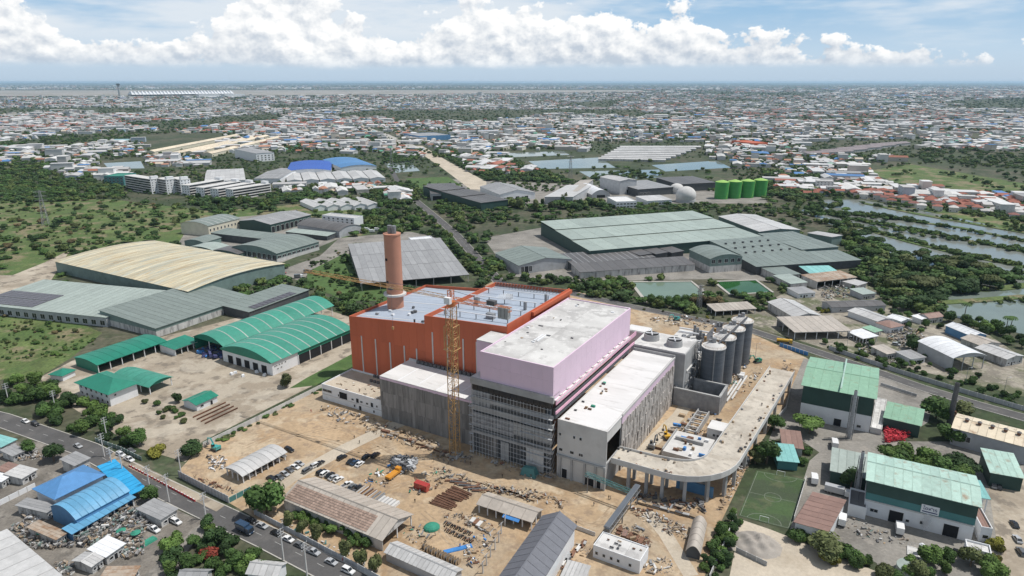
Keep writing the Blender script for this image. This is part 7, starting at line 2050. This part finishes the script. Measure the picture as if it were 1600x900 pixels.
grove([(1315, 365), (1380, 380), (1480, 410), (1600, 430), (1600, 448), (1540, 455), (1470, 468), (1450, 500), (1400, 480), (1380, 440), (1330, 400)], 74, 7, 12, ['round', 'flat', 'flat'], ['leaf', 'leaf_dark', 'leaf_olive', 'leaf'], 'tree in the dense belt beside the fish ponds', 'belt beside the fish ponds', ratio=(.9, 1.5))
grove([(1290, 330), (1440, 345), (1445, 350), (1290, 336)], 14, 4, 7, ['flat', 'round'], LV, 'tree on the first bank between the fish ponds', 'trees on the pond banks', ratio=(1, 1.6), z=.6)
grove([(1360, 352), (1600, 390), (1600, 396), (1360, 358)], 18, 3, 6, ['flat', 'bush'], LV, 'tree on the second bank between the fish ponds', 'trees on the pond banks', ratio=(1, 1.6), z=.6)
grove([(1240, 310), (1300, 300), (1320, 330), (1330, 365), (1290, 355), (1230, 335)], 26, 6, 10, ['round'], LV, 'tree between the sage complex and the fish ponds', 'trees by the sage complex')
grove([(1470, 500), (1530, 505), (1600, 535), (1600, 548), (1520, 520)], 16, 4, 8, ['round'], LV, 'tree on the near shore of the milky pond', 'shore of the milky pond')
grove([(1290, 540), (1420, 572), (1500, 590), (1500, 600), (1400, 582), (1290, 548)], 26, 2.2, 4.5, ['bush', 'round'], LV, 'roadside bush behind the wall of the right road', 'bushes behind the road wall', cat='bush', name='bush')
grove([(1470, 575), (1530, 590), (1600, 620), (1600, 640), (1500, 612)], 26, 2.5, 4.5, ['bush'], ['leaf', 'leaf_dark'], 'banana clump beside the right road', 'banana clumps', cat='bush', name='bush')
grove([(1275, 480), (1310, 474), (1310, 490), (1280, 492)], 6, 3, 4.5, ['bush'], ['leaf_yellow', 'leaf_light'], 'yellow-green shrub near the long grey bungalow', 'yellow shrubs', cat='bush', name='bush')
grove([(1170, 470), (1215, 470), (1210, 488), (1180, 486)], 8, 3, 5, ['round'], LV, 'small tree beside the corrugated carport', 'trees by the carport')
grove([(1140, 805), (1165, 812), (1130, 905), (1085, 905), (1110, 850)], 26, 2.5, 5, ['bush', 'round'], ['leaf', 'leaf_light', 'leaf_dark'], 'green bush in the strip between site and sand lot', 'bushes beside the sand lot', cat='bush', name='bush')
grove([(1235, 838), (1300, 850), (1365, 885), (1340, 895), (1250, 862)], 15, 3, 6, ['round', 'bush'], ['leaf', 'leaf_yellow', 'leaf_light'], 'yellow-green tree along the sand lot edge', 'trees along the sand lot')
grove([(1370, 870), (1480, 880), (1560, 890), (1560, 915), (1370, 915)], 14, 4, 7, ['round'], ['leaf', 'leaf_light', 'leaf_olive'], 'garden tree at the lower right edge', 'garden trees lower right')
grove([(1545, 850), (1562, 850), (1566, 878), (1548, 878)], 4, 3, 4.5, ['bush'], ['leaf_yellow'], 'yellow flowering bush beside the right-hand lane', 'yellow bushes by the lane', cat='bush', name='bush')
grove([(1225, 690), (1262, 700), (1260, 735), (1215, 728), (1240, 715)], 8, 2.5, 4.5, ['bush'], LV, 'garden bush round the pale teal house', 'garden bushes by the teal house', cat='bush', name='bush')
grove([(540, 470), (610, 462), (600, 500), (560, 492)], 10, 2, 4, ['bush'], ['leaf_dry', 'leaf_olive', 'leaf'], 'dry scrub between the green arches and the orange hall', 'dry scrub', cat='bush', name='bush')
grove([(330, 690), (420, 646), (500, 606), (503, 611), (425, 652), (335, 697)], 26, .9, 1.9, ['bush'], ['leaf', 'leaf_light', 'leaf_olive'], 'low weeds along the pale concrete wall', 'weeds along the pale wall', cat='bush', name='bush', ratio=(1.3, 2.2))
grove([(1250, 530), (1330, 525), (1420, 552), (1480, 575), (1400, 575), (1290, 543)], 24, 1.5, 4, ['bush', 'round'], LV, 'garden bush among the small workshops', 'garden bushes in the workshops', cat='bush', name='bush')
grove([(1330, 440), (1400, 480), (1440, 505), (1500, 520), (1440, 530), (1380, 495), (1330, 465)], 18, 3, 6, ['round'], LV, 'garden tree among the pond-side huts', 'garden trees by the huts')
heap('workshop_scrap', [(1380, 505), (1430, 515), (1470, 545), (1430, 550), (1385, 530)], 420, .9, SCR, 1.0, 'scrap and parts strewn between the small workshops')
heap('workshop_scrap', [(1275, 450), (1320, 445), (1330, 465), (1290, 470)], 260, .9, SCR, 1.8, 'tangled scrap in front of the rusty ruin')
heap('workshop_scrap', [(1335, 535), (1400, 552), (1440, 566), (1400, 570), (1340, 548)], 200, .8, SCR, .8, 'scrap along the wall of the right road')
heap('covered_goods', zp(a8, [(140, 50), (230, 10), (340, 30), (330, 100), (200, 90)]), 170, 1.7, ['blue_tarp', 'dark_steel', 'navy_tarp', 'navy_tarp'], 1.3, 'blue covered goods under the rear green arched hall')
heap('yard_litter', zp(c5, [(20, 480), (200, 480), (500, 600), (640, 620), (600, 700), (300, 640)]), 120, .5, SCR, .4, 'litter in the yard of the sign factory')
T = thing('tarpaulin', 'long blue tarpaulin on the sand beside the motorcycles', 'tarpaulin', at(c1(880, 712), .08), R(20))
MB().loft([(-5, -1, 0), (5, -1, 0), (5, 1, 0), (-5, 1, 0)], [(-4.8, -.9, .25), (4.7, -.8, .5), (4.8, .9, .35), (-4.9, .8, .3)]).build('cover', 'blue_tarp', T)
T = thing('tarpaulin', 'green covered mound beside the workshop end', 'tarpaulin', at(c1(695, 565), .06), .4)
MB().sphere((0, 0, .2), (3.0, 2.6, 1.6), 12, 8).build('cover', 'green_net', T)
T = thing('tarpaulin', 'green net sheet in the scrapyard by the side street', 'tarpaulin', at(b7(1015, 680), .06), HV)
MB().loft([(-4, -1.4, 0), (4, -1.4, 0), (4, 1.4, 0), (-4, 1.4, 0)], [(-3.8, -1.2, .5), (3.8, -1.1, .8), (3.9, 1.2, .6), (-3.8, 1.2, .7)]).build('cover', 'green_net', T)
T = thing('tarpaulin', 'blue-grey covered stack at the foot of the facade', 'tarpaulin', S(-8, -4, .05), R(-30))
MB().loft([(-3.4, -2, 0), (3.4, -2, 0), (3.4, 2, 0), (-3.4, 2, 0)], [(-2.6, -1.2, 3.2), (2.4, -1.0, 3.6), (2.2, 1.2, 3.4), (-2.4, 1.1, 3.0)]).build('cover', 'teal_wall', T)
for k, (q, lb) in enumerate(((b7(860, 615), 'left green parasol in the scrapyard'), (b7(960, 630), 'right green parasol in the scrapyard'), (b7(300, 625), 'green parasol beside the corner roof'))):
    T = thing('parasol', lb, 'parasol', at(q, .05), 0, 'green parasols in the scrapyard')
    MB().cyl(0, 0, 0, 2.3, .05, .05, 8).build('pole', 'steel', T)
    MB().cyl(0, 0, 2.0, 2.7, 1.7, .1, 10).build('canopy', 'green_net', T)
# palms by the milky pond
for k, q in enumerate((a6(1020, 700), a6(1310, 800), a6(1340, 800))):
    T = thing('palm_tree', ('lone', 'left of the pair of', 'right of the pair of')[k] + ' tall palm on the milky pond shore', 'palm', G(*q), random.random() * 6)
    MB().cyl(0, 0, 0, 9, .28, .18, 8).build('trunk', 'bark', T)
    fm = MB()
    for i in range(14):
        a = i * 6.28 / 14
        pts = [(0, 9), (1.2, 9.9), (2.3, 9.6), (3.1, 8.4)]
        for (r0, z0), (r1, z1) in zip(pts, pts[1:]):
            wv = .45
            sx, sy = -math.sin(a) * wv, math.cos(a) * wv
            fm.add([(r0 * math.cos(a) + sx, r0 * math.sin(a) + sy, z0 - .2), (r1 * math.cos(a) + sx, r1 * math.sin(a) + sy, z1 - .2), (r1 * math.cos(a), r1 * math.sin(a), z1), (r0 * math.cos(a), r0 * math.sin(a), z0)], [(0, 1, 2, 3)])
            fm.add([(r0 * math.cos(a) - sx, r0 * math.sin(a) - sy, z0 - .2), (r1 * math.cos(a) - sx, r1 * math.sin(a) - sy, z1 - .2), (r1 * math.cos(a), r1 * math.sin(a), z1), (r0 * math.cos(a), r0 * math.sin(a), z0)], [(3, 2, 1, 0)])
    fm.build('crown', 'leaf', T)
# ------------------------------------------------------------------ the town to the horizon
NO_BUILD = [
    [(-200, 318), (190, 300), (300, 312), (500, 302), (640, 320), (720, 300), (1240, 300), (1300, 345), (1800, 420), (1800, 900), (-200, 900)],
    [(190, 262), (430, 262), (440, 318), (190, 318)], [(315, 240), (612, 240), (612, 292), (315, 292)], [(220, 210), (350, 208), (340, 242), (222, 242)],
    [(640, 226), (665, 226), (765, 284), (765, 298), (735, 298), (688, 262)], [(600, 245), (720, 250), (730, 296), (600, 300)],
    [(770, 236), (895, 234), (965, 244), (1145, 250), (1145, 284), (905, 284), (822, 266)], [(925, 222), (1105, 222), (1105, 252), (925, 252)],
    [(1345, 256), (1420, 252), (1800, 280), (1800, 325), (1500, 304), (1380, 288)], [(1245, 306), (1350, 308), (1800, 360), (1800, 420), (1300, 345)],
    [(155, 248), (230, 248), (232, 268), (155, 268)], [(-600, 140.5), (1000, 139.5), (1010, 144), (420, 151), (-600, 152)], [(640, 278), (1210, 262), (1215, 330), (640, 330)], [(1255, 222), (1440, 218), (1440, 244), (1255, 244)],
    [(555, 192), (605, 206), (655, 232), (640, 236), (600, 216)], [(648, 205), (710, 205), (710, 216), (648, 216)], [(485, 305), (600, 300), (610, 330), (485, 330)],
]
NO_TREE = [NO_BUILD[i] for i in (0, 3, 4, 6, 8, 9, 10, 11)]
def excluded(q, lst):
    return any(inside(q, p) for p in lst)
def vnoise(x, y, s):
    x, y = x / s, y / s
    xi, yi = math.floor(x), math.floor(y)
    def h(a, b):
        n = math.sin(a * 127.1 + b * 311.7) * 43758.5453
        return n - math.floor(n)
    fx, fy = x - xi, y - yi
    fx, fy = fx * fx * (3 - 2 * fx), fy * fy * (3 - 2 * fy)
    return (h(xi, yi) * (1 - fx) + h(xi + 1, yi) * fx) * (1 - fy) + (h(xi, yi + 1) * (1 - fx) + h(xi + 1, yi + 1) * fx) * fy
rt = random.Random(5)
ROOFS = [((.54, .535, .52), 26), ((.46, .45, .44), 22), ((.30, .30, .30), 10), ((.30, .115, .07), 17), ((.40, .20, .13), 9), ((.22, .16, .14), 8), ((.08, .20, .42), 3), ((.10, .30, .20), 3), ((.50, .42, .33), 8), ((.25, .40, .44), 2)]
WALLS = [((.60, .60, .585), 50), ((.55, .51, .44), 20), ((.52, .50, .48), 15), ((.60, .52, .47), 10), ((.45, .52, .58), 5)]
def pick(lst):
    t = rt.uniform(0, sum(w for _, w in lst))
    for v, w in lst:
        t -= w
        if t <= 0:
            return v
    return lst[-1][0]
houses, trees_far = [], []
py = 131.2
while py < 332:
    dy = .55 if py < 150 else 1.0 if py < 200 else 1.6
    hd = 1 / 3.4 if py < 150 else 1 / 5.5 if py < 172 else 1 / 9.5 if py < 200 else 1 / 19 if py < 235 else 1 / 36
    td = 1 / 6 if py < 150 else 1 / 8 if py < 172 else 1 / 10 if py < 200 else 1 / 13 if py < 235 else 1 / 19
    for kind, dens in (('h', hd), ('t', td)):
        nrow = 1900 * dens * dy
        k = int(nrow) + (rt.random() < nrow % 1)
        for _ in range(k):
            q = (rt.uniform(-150, 1750), py + rt.uniform(0, dy))
            p = G(*q)
            d = p.length
            g = vnoise(p.x + 50, p.y, 420 + d * .05) * .6 + vnoise(p.x, p.y, 130 + d * .03) * .4
            if kind == 'h':
                if g > .67 or excluded(q, NO_BUILD):
                    continue
                houses.append((d, p, q))
            else:
                if g < .30 or excluded(q, NO_TREE):
                    continue
                trees_far.append((d, p, q))
    py += dy
ESTATE = [(1285, 283), (1350, 288), (1480, 312), (1640, 334), (1640, 348), (1440, 328), (1300, 302)]
gx = -1
for r_ in range(16):
    for c_ in range(70):
        w_ = G(1285, 300) + Vector((c_ * 15.0 - 60, r_ * 17.0 - 250 - c_ * 7.5, 0))
        dd = w_.y * _c + CAM_H * _s
        qq = (CXP + FOC * w_.x / dd, CYP - FOC * (w_.y * _s - CAM_H * _c) / dd)
        if inside(qq, ESTATE) and rt.random() < .82:
            houses.append((w_.length, w_, (qq[0], qq[1], 1)))
houses.sort(key=lambda t: t[0])
def house_spec(d, p, q):
    s = max(1.0, min(2.6, d / 5200))
    ang = (.3 if vnoise(p.x, p.y, 700) > .5 else -.25) + rt.choice((0, math.pi / 2)) + rt.uniform(-.08, .08)
    t = rt.random()
    red = vnoise(p.x + 900, p.y + 300, 500) > .62
    if t < (.80 if d < 2600 else .62):
        w, l, h, r, kind = rt.uniform(7, 11), rt.uniform(8, 15), rt.uniform(3.2, 7), rt.uniform(1.6, 2.8), rt.choice(('hip', 'gable', 'gable'))
    elif t < .968:
        w, l, h, r, kind = rt.uniform(11, 24), rt.uniform(24, 62), rt.uniform(5, 9), rt.uniform(1, 3), rt.choice(('gable', 'flat'))
    else:
        w, l, h, r, kind = rt.uniform(11, 16), rt.uniform(14, 34), rt.uniform(9, 17), .5, 'flat'
    if len(q) > 2:
        return (rt.uniform(8, 9.5), rt.uniform(9, 12), rt.uniform(4.5, 6.5), rt.uniform(2, 2.8), 'hip', rt.choice(((.25, .085, .06), (.21, .09, .075), (.28, .11, .08), (.50, .48, .46))), (.62, .60, .57), -.45)
    rc = pick(ROOFS) if not red else (.30, .11, .075)
    if kind == 'flat' or (l > 20 and rt.random() < .8):
        rc = pick(ROOFS[:3] + [((.08, .20, .42), 4), ((.54, .54, .54), 40)])
    return (w * s, l * s, h * s, r * s, kind, rc, pick(WALLS), ang)
def house_faces(w, l, h, r, kind, o=.5):
    a, b = l / 2, w / 2
    V_ = [(-a, -b, 0), (a, -b, 0), (a, b, 0), (-a, b, 0), (-a, -b, h), (a, -b, h), (a, b, h), (-a, b, h)]
    walls = [(0, 1, 5, 4), (1, 2, 6, 5), (2, 3, 7, 6), (3, 0, 4, 7)]
    A_, B_2 = a + o, b + o
    E0 = [(-A_, -B_2, h), (A_, -B_2, h), (A_, B_2, h), (-A_, B_2, h)]
    if kind == 'flat':
        E1 = [(x, y, h + .5) for x, y, _ in E0]
        return V_, walls, E0 + E1, [(0, 1, 5, 4), (1, 2, 6, 5), (2, 3, 7, 6), (3, 0, 4, 7), (4, 5, 6, 7)]
    k = B_2 if kind == 'hip' else 0
    k = min(k, A_ * .9)
    Rg = [(-A_ + k, 0, h + r), (A_ - k, 0, h + r)]
    return V_, walls, E0 + Rg, [(0, 1, 5, 4), (2, 3, 4, 5), (1, 2, 5), (3, 0, 4), (3, 2, 1, 0)]
# the 300 nearest houses: one thing each
TOWN = {}
def colmat(prefix, c_):
    k = prefix + str(tuple(round(x, 2) for x in c_))
    if k not in TOWN:
        TOWN[k] = mat(prefix, c_, .8, .12, .4, .12, stain=[(.3, .55, .15, .4, tuple(x * .65 for x in c_))])
    return TOWN[k]
def colour_word(c_):
    r, g, b = c_
    if r > g * 1.7:
        return 'red-brown'
    if b > r * 1.6:
        return 'blue'
    if g > r * 1.5:
        return 'green'
    return 'white' if r > .5 else 'pale grey' if r > .4 else 'tan' if r > g * 1.12 else 'dark grey'
WIN = MB().box(-.7, .7, -.06, .02, 0, 1.2).mesh('window', 'glass')
for d, p, q in houses[:300]:
    w, l, h, r, kind, rc, wc_, ang = house_spec(d, p, q)
    side = 'left-hand' if q[0] < 450 else 'middle' if q[0] < 1000 else 'right-hand'
    size = 'tall' if h > 10 else 'long' if l > 22 else 'small'
    nm = 'block' if h > 10 else 'workshop' if l > 22 else 'house'
    wcw = 'white-walled' if wc_[0] > .58 else 'cream-walled' if wc_[0] > wc_[2] * 1.15 else 'grey-walled'
    zone = ''
    for x1, ph in ((90, 'at the far left'), (200, 'left of the white slabs'), (330, 'above the white slabs'), (450, 'above the slanted slabs'), (620, 'behind the blue arched roofs'), (780, 'by the sandy track'), (930, 'left of the far ponds'), (1120, 'behind the far ponds'), (1240, 'behind the green tanks'), (1330, 'right of the green tanks'), (1400, 'above the first fish ponds'), (1470, 'above the middle fish ponds'), (1540, 'above the right fish ponds'), (9999, 'at the far right')):
        if q[0] < x1:
            zone = ph
            break
    deep = 'front' if q[1] > 300 else 'near' if q[1] > 270 else 'farther' if q[1] > 240 else 'distant'
    lab = '%s %s %s %s, %s %s roof, %s' % (deep, size, wcw, nm, colour_word(rc), kind, zone)
    T = thing('town_' + nm, lab, nm, p, ang, '%s roofed %ss of the %s town' % (colour_word(rc), nm, side))
    Vw, Fw, Vr, Fr = house_faces(w, l, h, r, kind)
    MB().add(Vw, Fw).build('walls', colmat('house_wall', wc_), T)
    rf = MB().add(Vr, Fr).build('roof', colmat('house_roof', rc), T)
    if d < 1500:
        for fl in range(max(1, min(6, int(h / 3.2)))):
            for x in np.linspace(-l / 2 + 1.5, l / 2 - 1.5, max(2, min(8, int(l / 4)))):
                put('window', WIN, T, (float(x), -w / 2, fl * 3.1 + 1.1))
                if rt.random() < .25:
                    put('window', WIN, T, (float(x), w / 2, fl * 3.1 + 1.1), math.pi)
# the rest of the town: one mass of houses, colours as face attributes
vs, fs, cols = [], [], []
for d, p, q in houses[300:]:
    w, l, h, r, kind, rc, wc_, ang = house_spec(d, p, q)
    Vw, Fw, Vr, Fr = house_faces(w, l, h, r, kind)
    ca, sa = math.cos(ang), math.sin(ang)
    jr = rt.uniform(.8, 1.15)
    for VV, FF, cc_ in ((Vw, Fw, wc_), (Vr, Fr, rc)):
        o_ = len(vs)
        vs += [(p.x + x * ca - y * sa, p.y + x * sa + y * ca, z) for x, y, z in VV]
        fs += [tuple(i + o_ for i in f) for f in FF]
        cols += [tuple(min(1, c_ * jr) for c_ in cc_) + (1,)] * len(FF)
me = bpy.data.meshes.new('distant_town')
me.from_pydata(vs, [], fs)
at_ = me.attributes.new('paint', 'FLOAT_COLOR', 'FACE')
at_.data.foreach_set('color', np.array(cols, dtype=np.float32).ravel())
tm = bpy.data.materials.new('town_paint')
tm.use_nodes = True
an = tm.node_tree.nodes.new('ShaderNodeAttribute'); an.attribute_name = 'paint'
tm.node_tree.links.new(an.outputs['Color'], tm.node_tree.nodes['Principled BSDF'].inputs['Base Color'])
tm.node_tree.nodes['Principled BSDF'].inputs['Roughness'].default_value = .8
me.materials.append(tm)
o = struct(put('distant_town', me), 'stuff', 'mass of far houses reaching to the horizon')
o['category'] = 'town'
# far woods: one object, crowns placed by geometry nodes
protos = []
for i, (shape, leaf) in enumerate((('round', 'leaf_far'), ('flat', 'leaf'), ('round', 'leaf_scrub'))):
    pm = crown_mesh('far_crown', leaf, 40 + i, 5, 240, (1, 1, .8) if shape == 'round' else (1.2, 1.2, .55), .17, .85)
    protos.append(bpy.data.objects.new('far_crown', pm))
pts, scl, knd, rot = [], [], [], []
extra = []
def wood(poly, n, h0, h1):
    xs, ys = [p[0] for p in poly], [p[1] for p in poly]
    k = 0
    while k < n:
        q = (rt.uniform(min(xs), max(xs)), rt.uniform(min(ys), max(ys)))
        if inside(q, poly):
            k += 1
            extra.append((G(*q), rt.uniform(h0, h1)))
wood([(650, 236), (760, 232), (830, 262), (900, 286), (820, 284), (765, 284), (700, 252)], 420, 6, 11)
wood([(900, 284), (1000, 280), (1040, 272), (960, 268)], 60, 5, 9)
wood([(300, 312), (420, 318), (440, 306), (500, 300), (490, 312), (300, 322)], 120, 5, 9)
wood([(0, 300), (190, 296), (200, 312), (0, 318)], 160, 4, 8)
wood([(1190, 270), (1260, 262), (1310, 300), (1250, 320), (1205, 305)], 260, 6, 11)
wood([(560, 292), (650, 290), (660, 312), (600, 322)], 110, 5, 9)
wood([(600, 240), (640, 236), (660, 252), (600, 256)], 90, 5, 10)
wood([(1345, 300), (1440, 312), (1620, 345), (1620, 352), (1430, 322), (1340, 308)], 130, 4, 7)
wood([(660, 300), (760, 325), (800, 330), (790, 345), (700, 330)], 60, 4, 7)
wood([(900, 322), (1190, 320), (1240, 335), (1110, 333), (900, 332)], 120, 3, 6)
for poly, n, h0, h1, z in FILL:
    wood(poly, n, h0, h1)
# low scrub over the meadow and the open ground between the yards
wood([(-100, 300), (180, 302), (320, 318), (470, 318), (300, 350), (140, 395), (-100, 410)], 520, 1.0, 3)
wood([(-100, 470), (20, 472), (160, 532), (100, 562), (-100, 575)], 260, .7, 2.0)
wood([(640, 325), (790, 440), (770, 442), (690, 380)], 160, 1.5, 4)
wood([(860, 345), (1000, 330), (1240, 336), (1110, 333), (900, 338), (870, 350)], 120, 2, 5)
wood([(880, 432), (985, 440), (1000, 476), (900, 462)], 130, 1, 3)
wood([(1300, 345), (1330, 365), (1470, 470), (1460, 500), (1390, 478), (1330, 405)], 130, 3, 8)
wood([(1400, 395), (1600, 425), (1600, 450), (1480, 462), (1440, 425)], 70, 3, 7)
wood([(540, 462), (615, 455), (560, 500), (535, 490)], 60, 1, 2.6)
wood([(480, 400), (550, 388), (560, 470), (490, 450)], 80, .8, 2.4)
def bank_trees(a, b, n, h0, h1):
    A_, B_3 = G(*a), G(*b)
    for k in range(n):
        t = rt.random()
        extra.append((A_ + (B_3 - A_) * t + Vector((rt.uniform(-4, 4), rt.uniform(-4, 4), 0)), rt.uniform(h0, h1)))
for a, b, n in (((1295, 333), (1366, 338), 50), ((1366, 338), (1430, 347), 60), ((1430, 347), (1640, 385), 60), ((1262, 328), (1340, 345), 60), ((1340, 345), (1470, 368), 80), ((1470, 368), (1640, 402), 70), ((1330, 352), (1500, 398), 110), ((1500, 398), (1640, 425), 70), ((1350, 318), (1640, 371), 50), ((1466, 474), (1680, 470), 20)):
    bank_trees(a, b, n, 1.2, 5.5)
def clear_of_things(p, q, m=3.0):
    for poly in SHEETS:
        if inside(q, poly):
            return False
    for ax, ay, ux, uy, L, W in RECTS:
        dx, dy = p.x - ax, p.y - ay
        s_, t_2 = dx * ux + dy * uy, -dx * uy + dy * ux
        if -m < s_ < L + m and -m < t_2 < W + m:
            return False
    for P, w in STRIPS:
        for a, b in zip(P, P[1:]):
            d = b - a
            t = max(0, min(1, (p - a).dot(d) / max(d.length_squared, 1e-6)))
            if (a + d * t - p).length < w / 2 + 2:
                return False
    return True
# thickets over all open ground of the middle distance
k = 0
while k < 4200:
    q = (rt.uniform(-120, 1720), rt.uniform(232, 490))
    if q[1] > 300 and q[0] < 300 and rt.random() < .75:
        continue
    p = G(*q)
    if rt.random() > (q[1] - 200) / 130 + .25:
        continue
    k += 1
    if vnoise(p.x, p.y, 60) * .5 + vnoise(p.x + 77, p.y, 22) * .5 < .36 or not clear_of_things(p, q):
        continue
    extra.append((p, rt.uniform(3, 8.5)))
for d, p, q in trees_far:
    s = max(1.0, min(2.4, d / 4200))
    extra.append((p, rt.uniform(5, 9.5) * s * (.55 if excluded(q, NO_BUILD) else 1.0)))
for p, h in extra:
    pts.append((p.x, p.y, h * .42)); scl.append((h * rt.uniform(.5, .75), h * rt.uniform(.5, .75), h * .52)); knd.append(rt.randrange(3)); rot.append(rt.uniform(0, 6.28))
wm_ = bpy.data.meshes.new('woodland')
wm_.from_pydata(pts, [], [])
for nm, ty, dat in (('size', 'FLOAT_VECTOR', np.array(scl, dtype=np.float32).ravel()), ('turn', 'FLOAT', np.array(rot, dtype=np.float32)), ('sort', 'INT', np.array(knd, dtype=np.int32))):
    a_ = wm_.attributes.new(nm, ty, 'POINT')
    a_.data.foreach_set('vector' if ty == 'FLOAT_VECTOR' else 'value', dat)
ng = bpy.data.node_groups.new('woodland', 'GeometryNodeTree')
ng.interface.new_socket('Geometry', in_out='INPUT', socket_type='NodeSocketGeometry')
ng.interface.new_socket('Geometry', in_out='OUTPUT', socket_type='NodeSocketGeometry')
gi, go = ng.nodes.new('NodeGroupInput'), ng.nodes.new('NodeGroupOutput')
jn = ng.nodes.new('GeometryNodeJoinGeometry')
def attr(nm, ty):
    n_ = ng.nodes.new('GeometryNodeInputNamedAttribute'); n_.data_type = ty; n_.inputs['Name'].default_value = nm
    return [s for s in n_.outputs if s.enabled and s.name == 'Attribute'][0]
sz_, tn_, kd_ = attr('size', 'FLOAT_VECTOR'), attr('turn', 'FLOAT'), attr('sort', 'INT')
cx_ = ng.nodes.new('ShaderNodeCombineXYZ'); ng.links.new(tn_, cx_.inputs[2])
er = ng.nodes.new('FunctionNodeEulerToRotation'); ng.links.new(cx_.outputs[0], er.inputs[0])
for i, po in enumerate(protos):
    oi = ng.nodes.new('GeometryNodeObjectInfo'); oi.inputs['Object'].default_value = po
    ip = ng.nodes.new('GeometryNodeInstanceOnPoints')
    eq = ng.nodes.new('FunctionNodeCompare'); eq.data_type = 'INT'; eq.operation = 'EQUAL'
    ints = [s for s in eq.inputs if s.type == 'INT']
    ng.links.new(kd_, ints[0]); ints[1].default_value = i
    ng.links.new(gi.outputs[0], ip.inputs['Points']); ng.links.new(eq.outputs[0], ip.inputs['Selection']); ng.links.new(oi.outputs['Geometry'], ip.inputs['Instance'])
    ng.links.new(er.outputs[0], ip.inputs['Rotation']); ng.links.new(sz_, ip.inputs['Scale'])
    ng.links.new(ip.outputs[0], jn.inputs[0])
ng.links.new(jn.outputs[0], go.inputs[0])
wo_ = struct(put('woodland', wm_), 'stuff', 'far trees scattered through the town to the horizon')
wo_['category'] = 'woods'
wo_.modifiers.new('woods', 'NODES').node_group = ng
# ------------------------------------------------------------------ the air: one closed box of thin haze round the camera and the whole place
hz = MB().box(-80000, 80000, -1500, 60000, -1.0, 172).mesh('haze', 'ground')
hz.materials.clear()
hmz = bpy.data.materials.new('haze_air')
hmz.use_nodes = True
hn = hmz.node_tree
hn.nodes.clear()
pv = hn.nodes.new('ShaderNodeVolumePrincipled')
pv.inputs['Color'].default_value = (.55, .78, 1.0, 1)
pv.inputs['Density'].default_value = 2.6e-5
pv.inputs['Anisotropy'].default_value = .2
ho = hn.nodes.new('ShaderNodeOutputMaterial')
hn.links.new(pv.outputs[0], ho.inputs['Volume'])
hz.materials.append(hmz)
struct(put('haze', hz), 'stuff', 'thin bluish haze over the plain')
# ------------------------------------------------------------------ steam from two vents
def steam(name, label, p, r, dens):
    me = MB().sphere((0, 0, 0), r, 20, 12).mesh(name, 'ground')
    me.materials.clear()
    m = bpy.data.materials.new('steam')
    m.use_nodes = True
    nt = m.node_tree
    nt.nodes.clear()
    v = nt.nodes.new('ShaderNodeVolumePrincipled')
    v.inputs['Color'].default_value = (1, 1, 1, 1)
    tc = nt.nodes.new('ShaderNodeTexCoord')
    ln = nt.nodes.new('ShaderNodeVectorMath'); ln.operation = 'LENGTH'
    dv = nt.nodes.new('ShaderNodeVectorMath'); dv.operation = 'DIVIDE'; dv.inputs[1].default_value = r
    nt.links.new(tc.outputs['Object'], dv.inputs[0]); nt.links.new(dv.outputs[0], ln.inputs[0])
    nz = nt.nodes.new('ShaderNodeTexNoise'); nz.inputs['Scale'].default_value = 1.1; nz.inputs['Detail'].default_value = 4
    nt.links.new(tc.outputs['Object'], nz.inputs['Vector'])
    a = nt.nodes.new('ShaderNodeMath'); a.operation = 'SUBTRACT'; nt.links.new(nz.outputs['Fac'], a.inputs[0]); nt.links.new(ln.outputs['Value'], a.inputs[1])
    b = nt.nodes.new('ShaderNodeMapRange'); b.inputs['From Min'].default_value = -.35; b.inputs['From Max'].default_value = .1; b.inputs['To Max'].default_value = dens
    nt.links.new(a.outputs[0], b.inputs['Value']); nt.links.new(b.outputs[0], v.inputs['Density'])
    o_ = nt.nodes.new('ShaderNodeOutputMaterial'); nt.links.new(v.outputs[0], o_.inputs['Volume'])
    me.materials.append(m)
    o = struct(put(name, me, None, p), 'stuff', label)
    o['category'] = 'steam'
q = G(*c5(740, 590))
steam('steam', 'white steam rising before the sign factory wall', (q.x, q.y, 4.0), (1.6, 1.4, 4.2), 1.6)
steam('steam', 'white steam drifting over the blue-grey roof of the orange hall', S(-58, 62, 48.5), (5.5, 2.4, 2.4), .5)
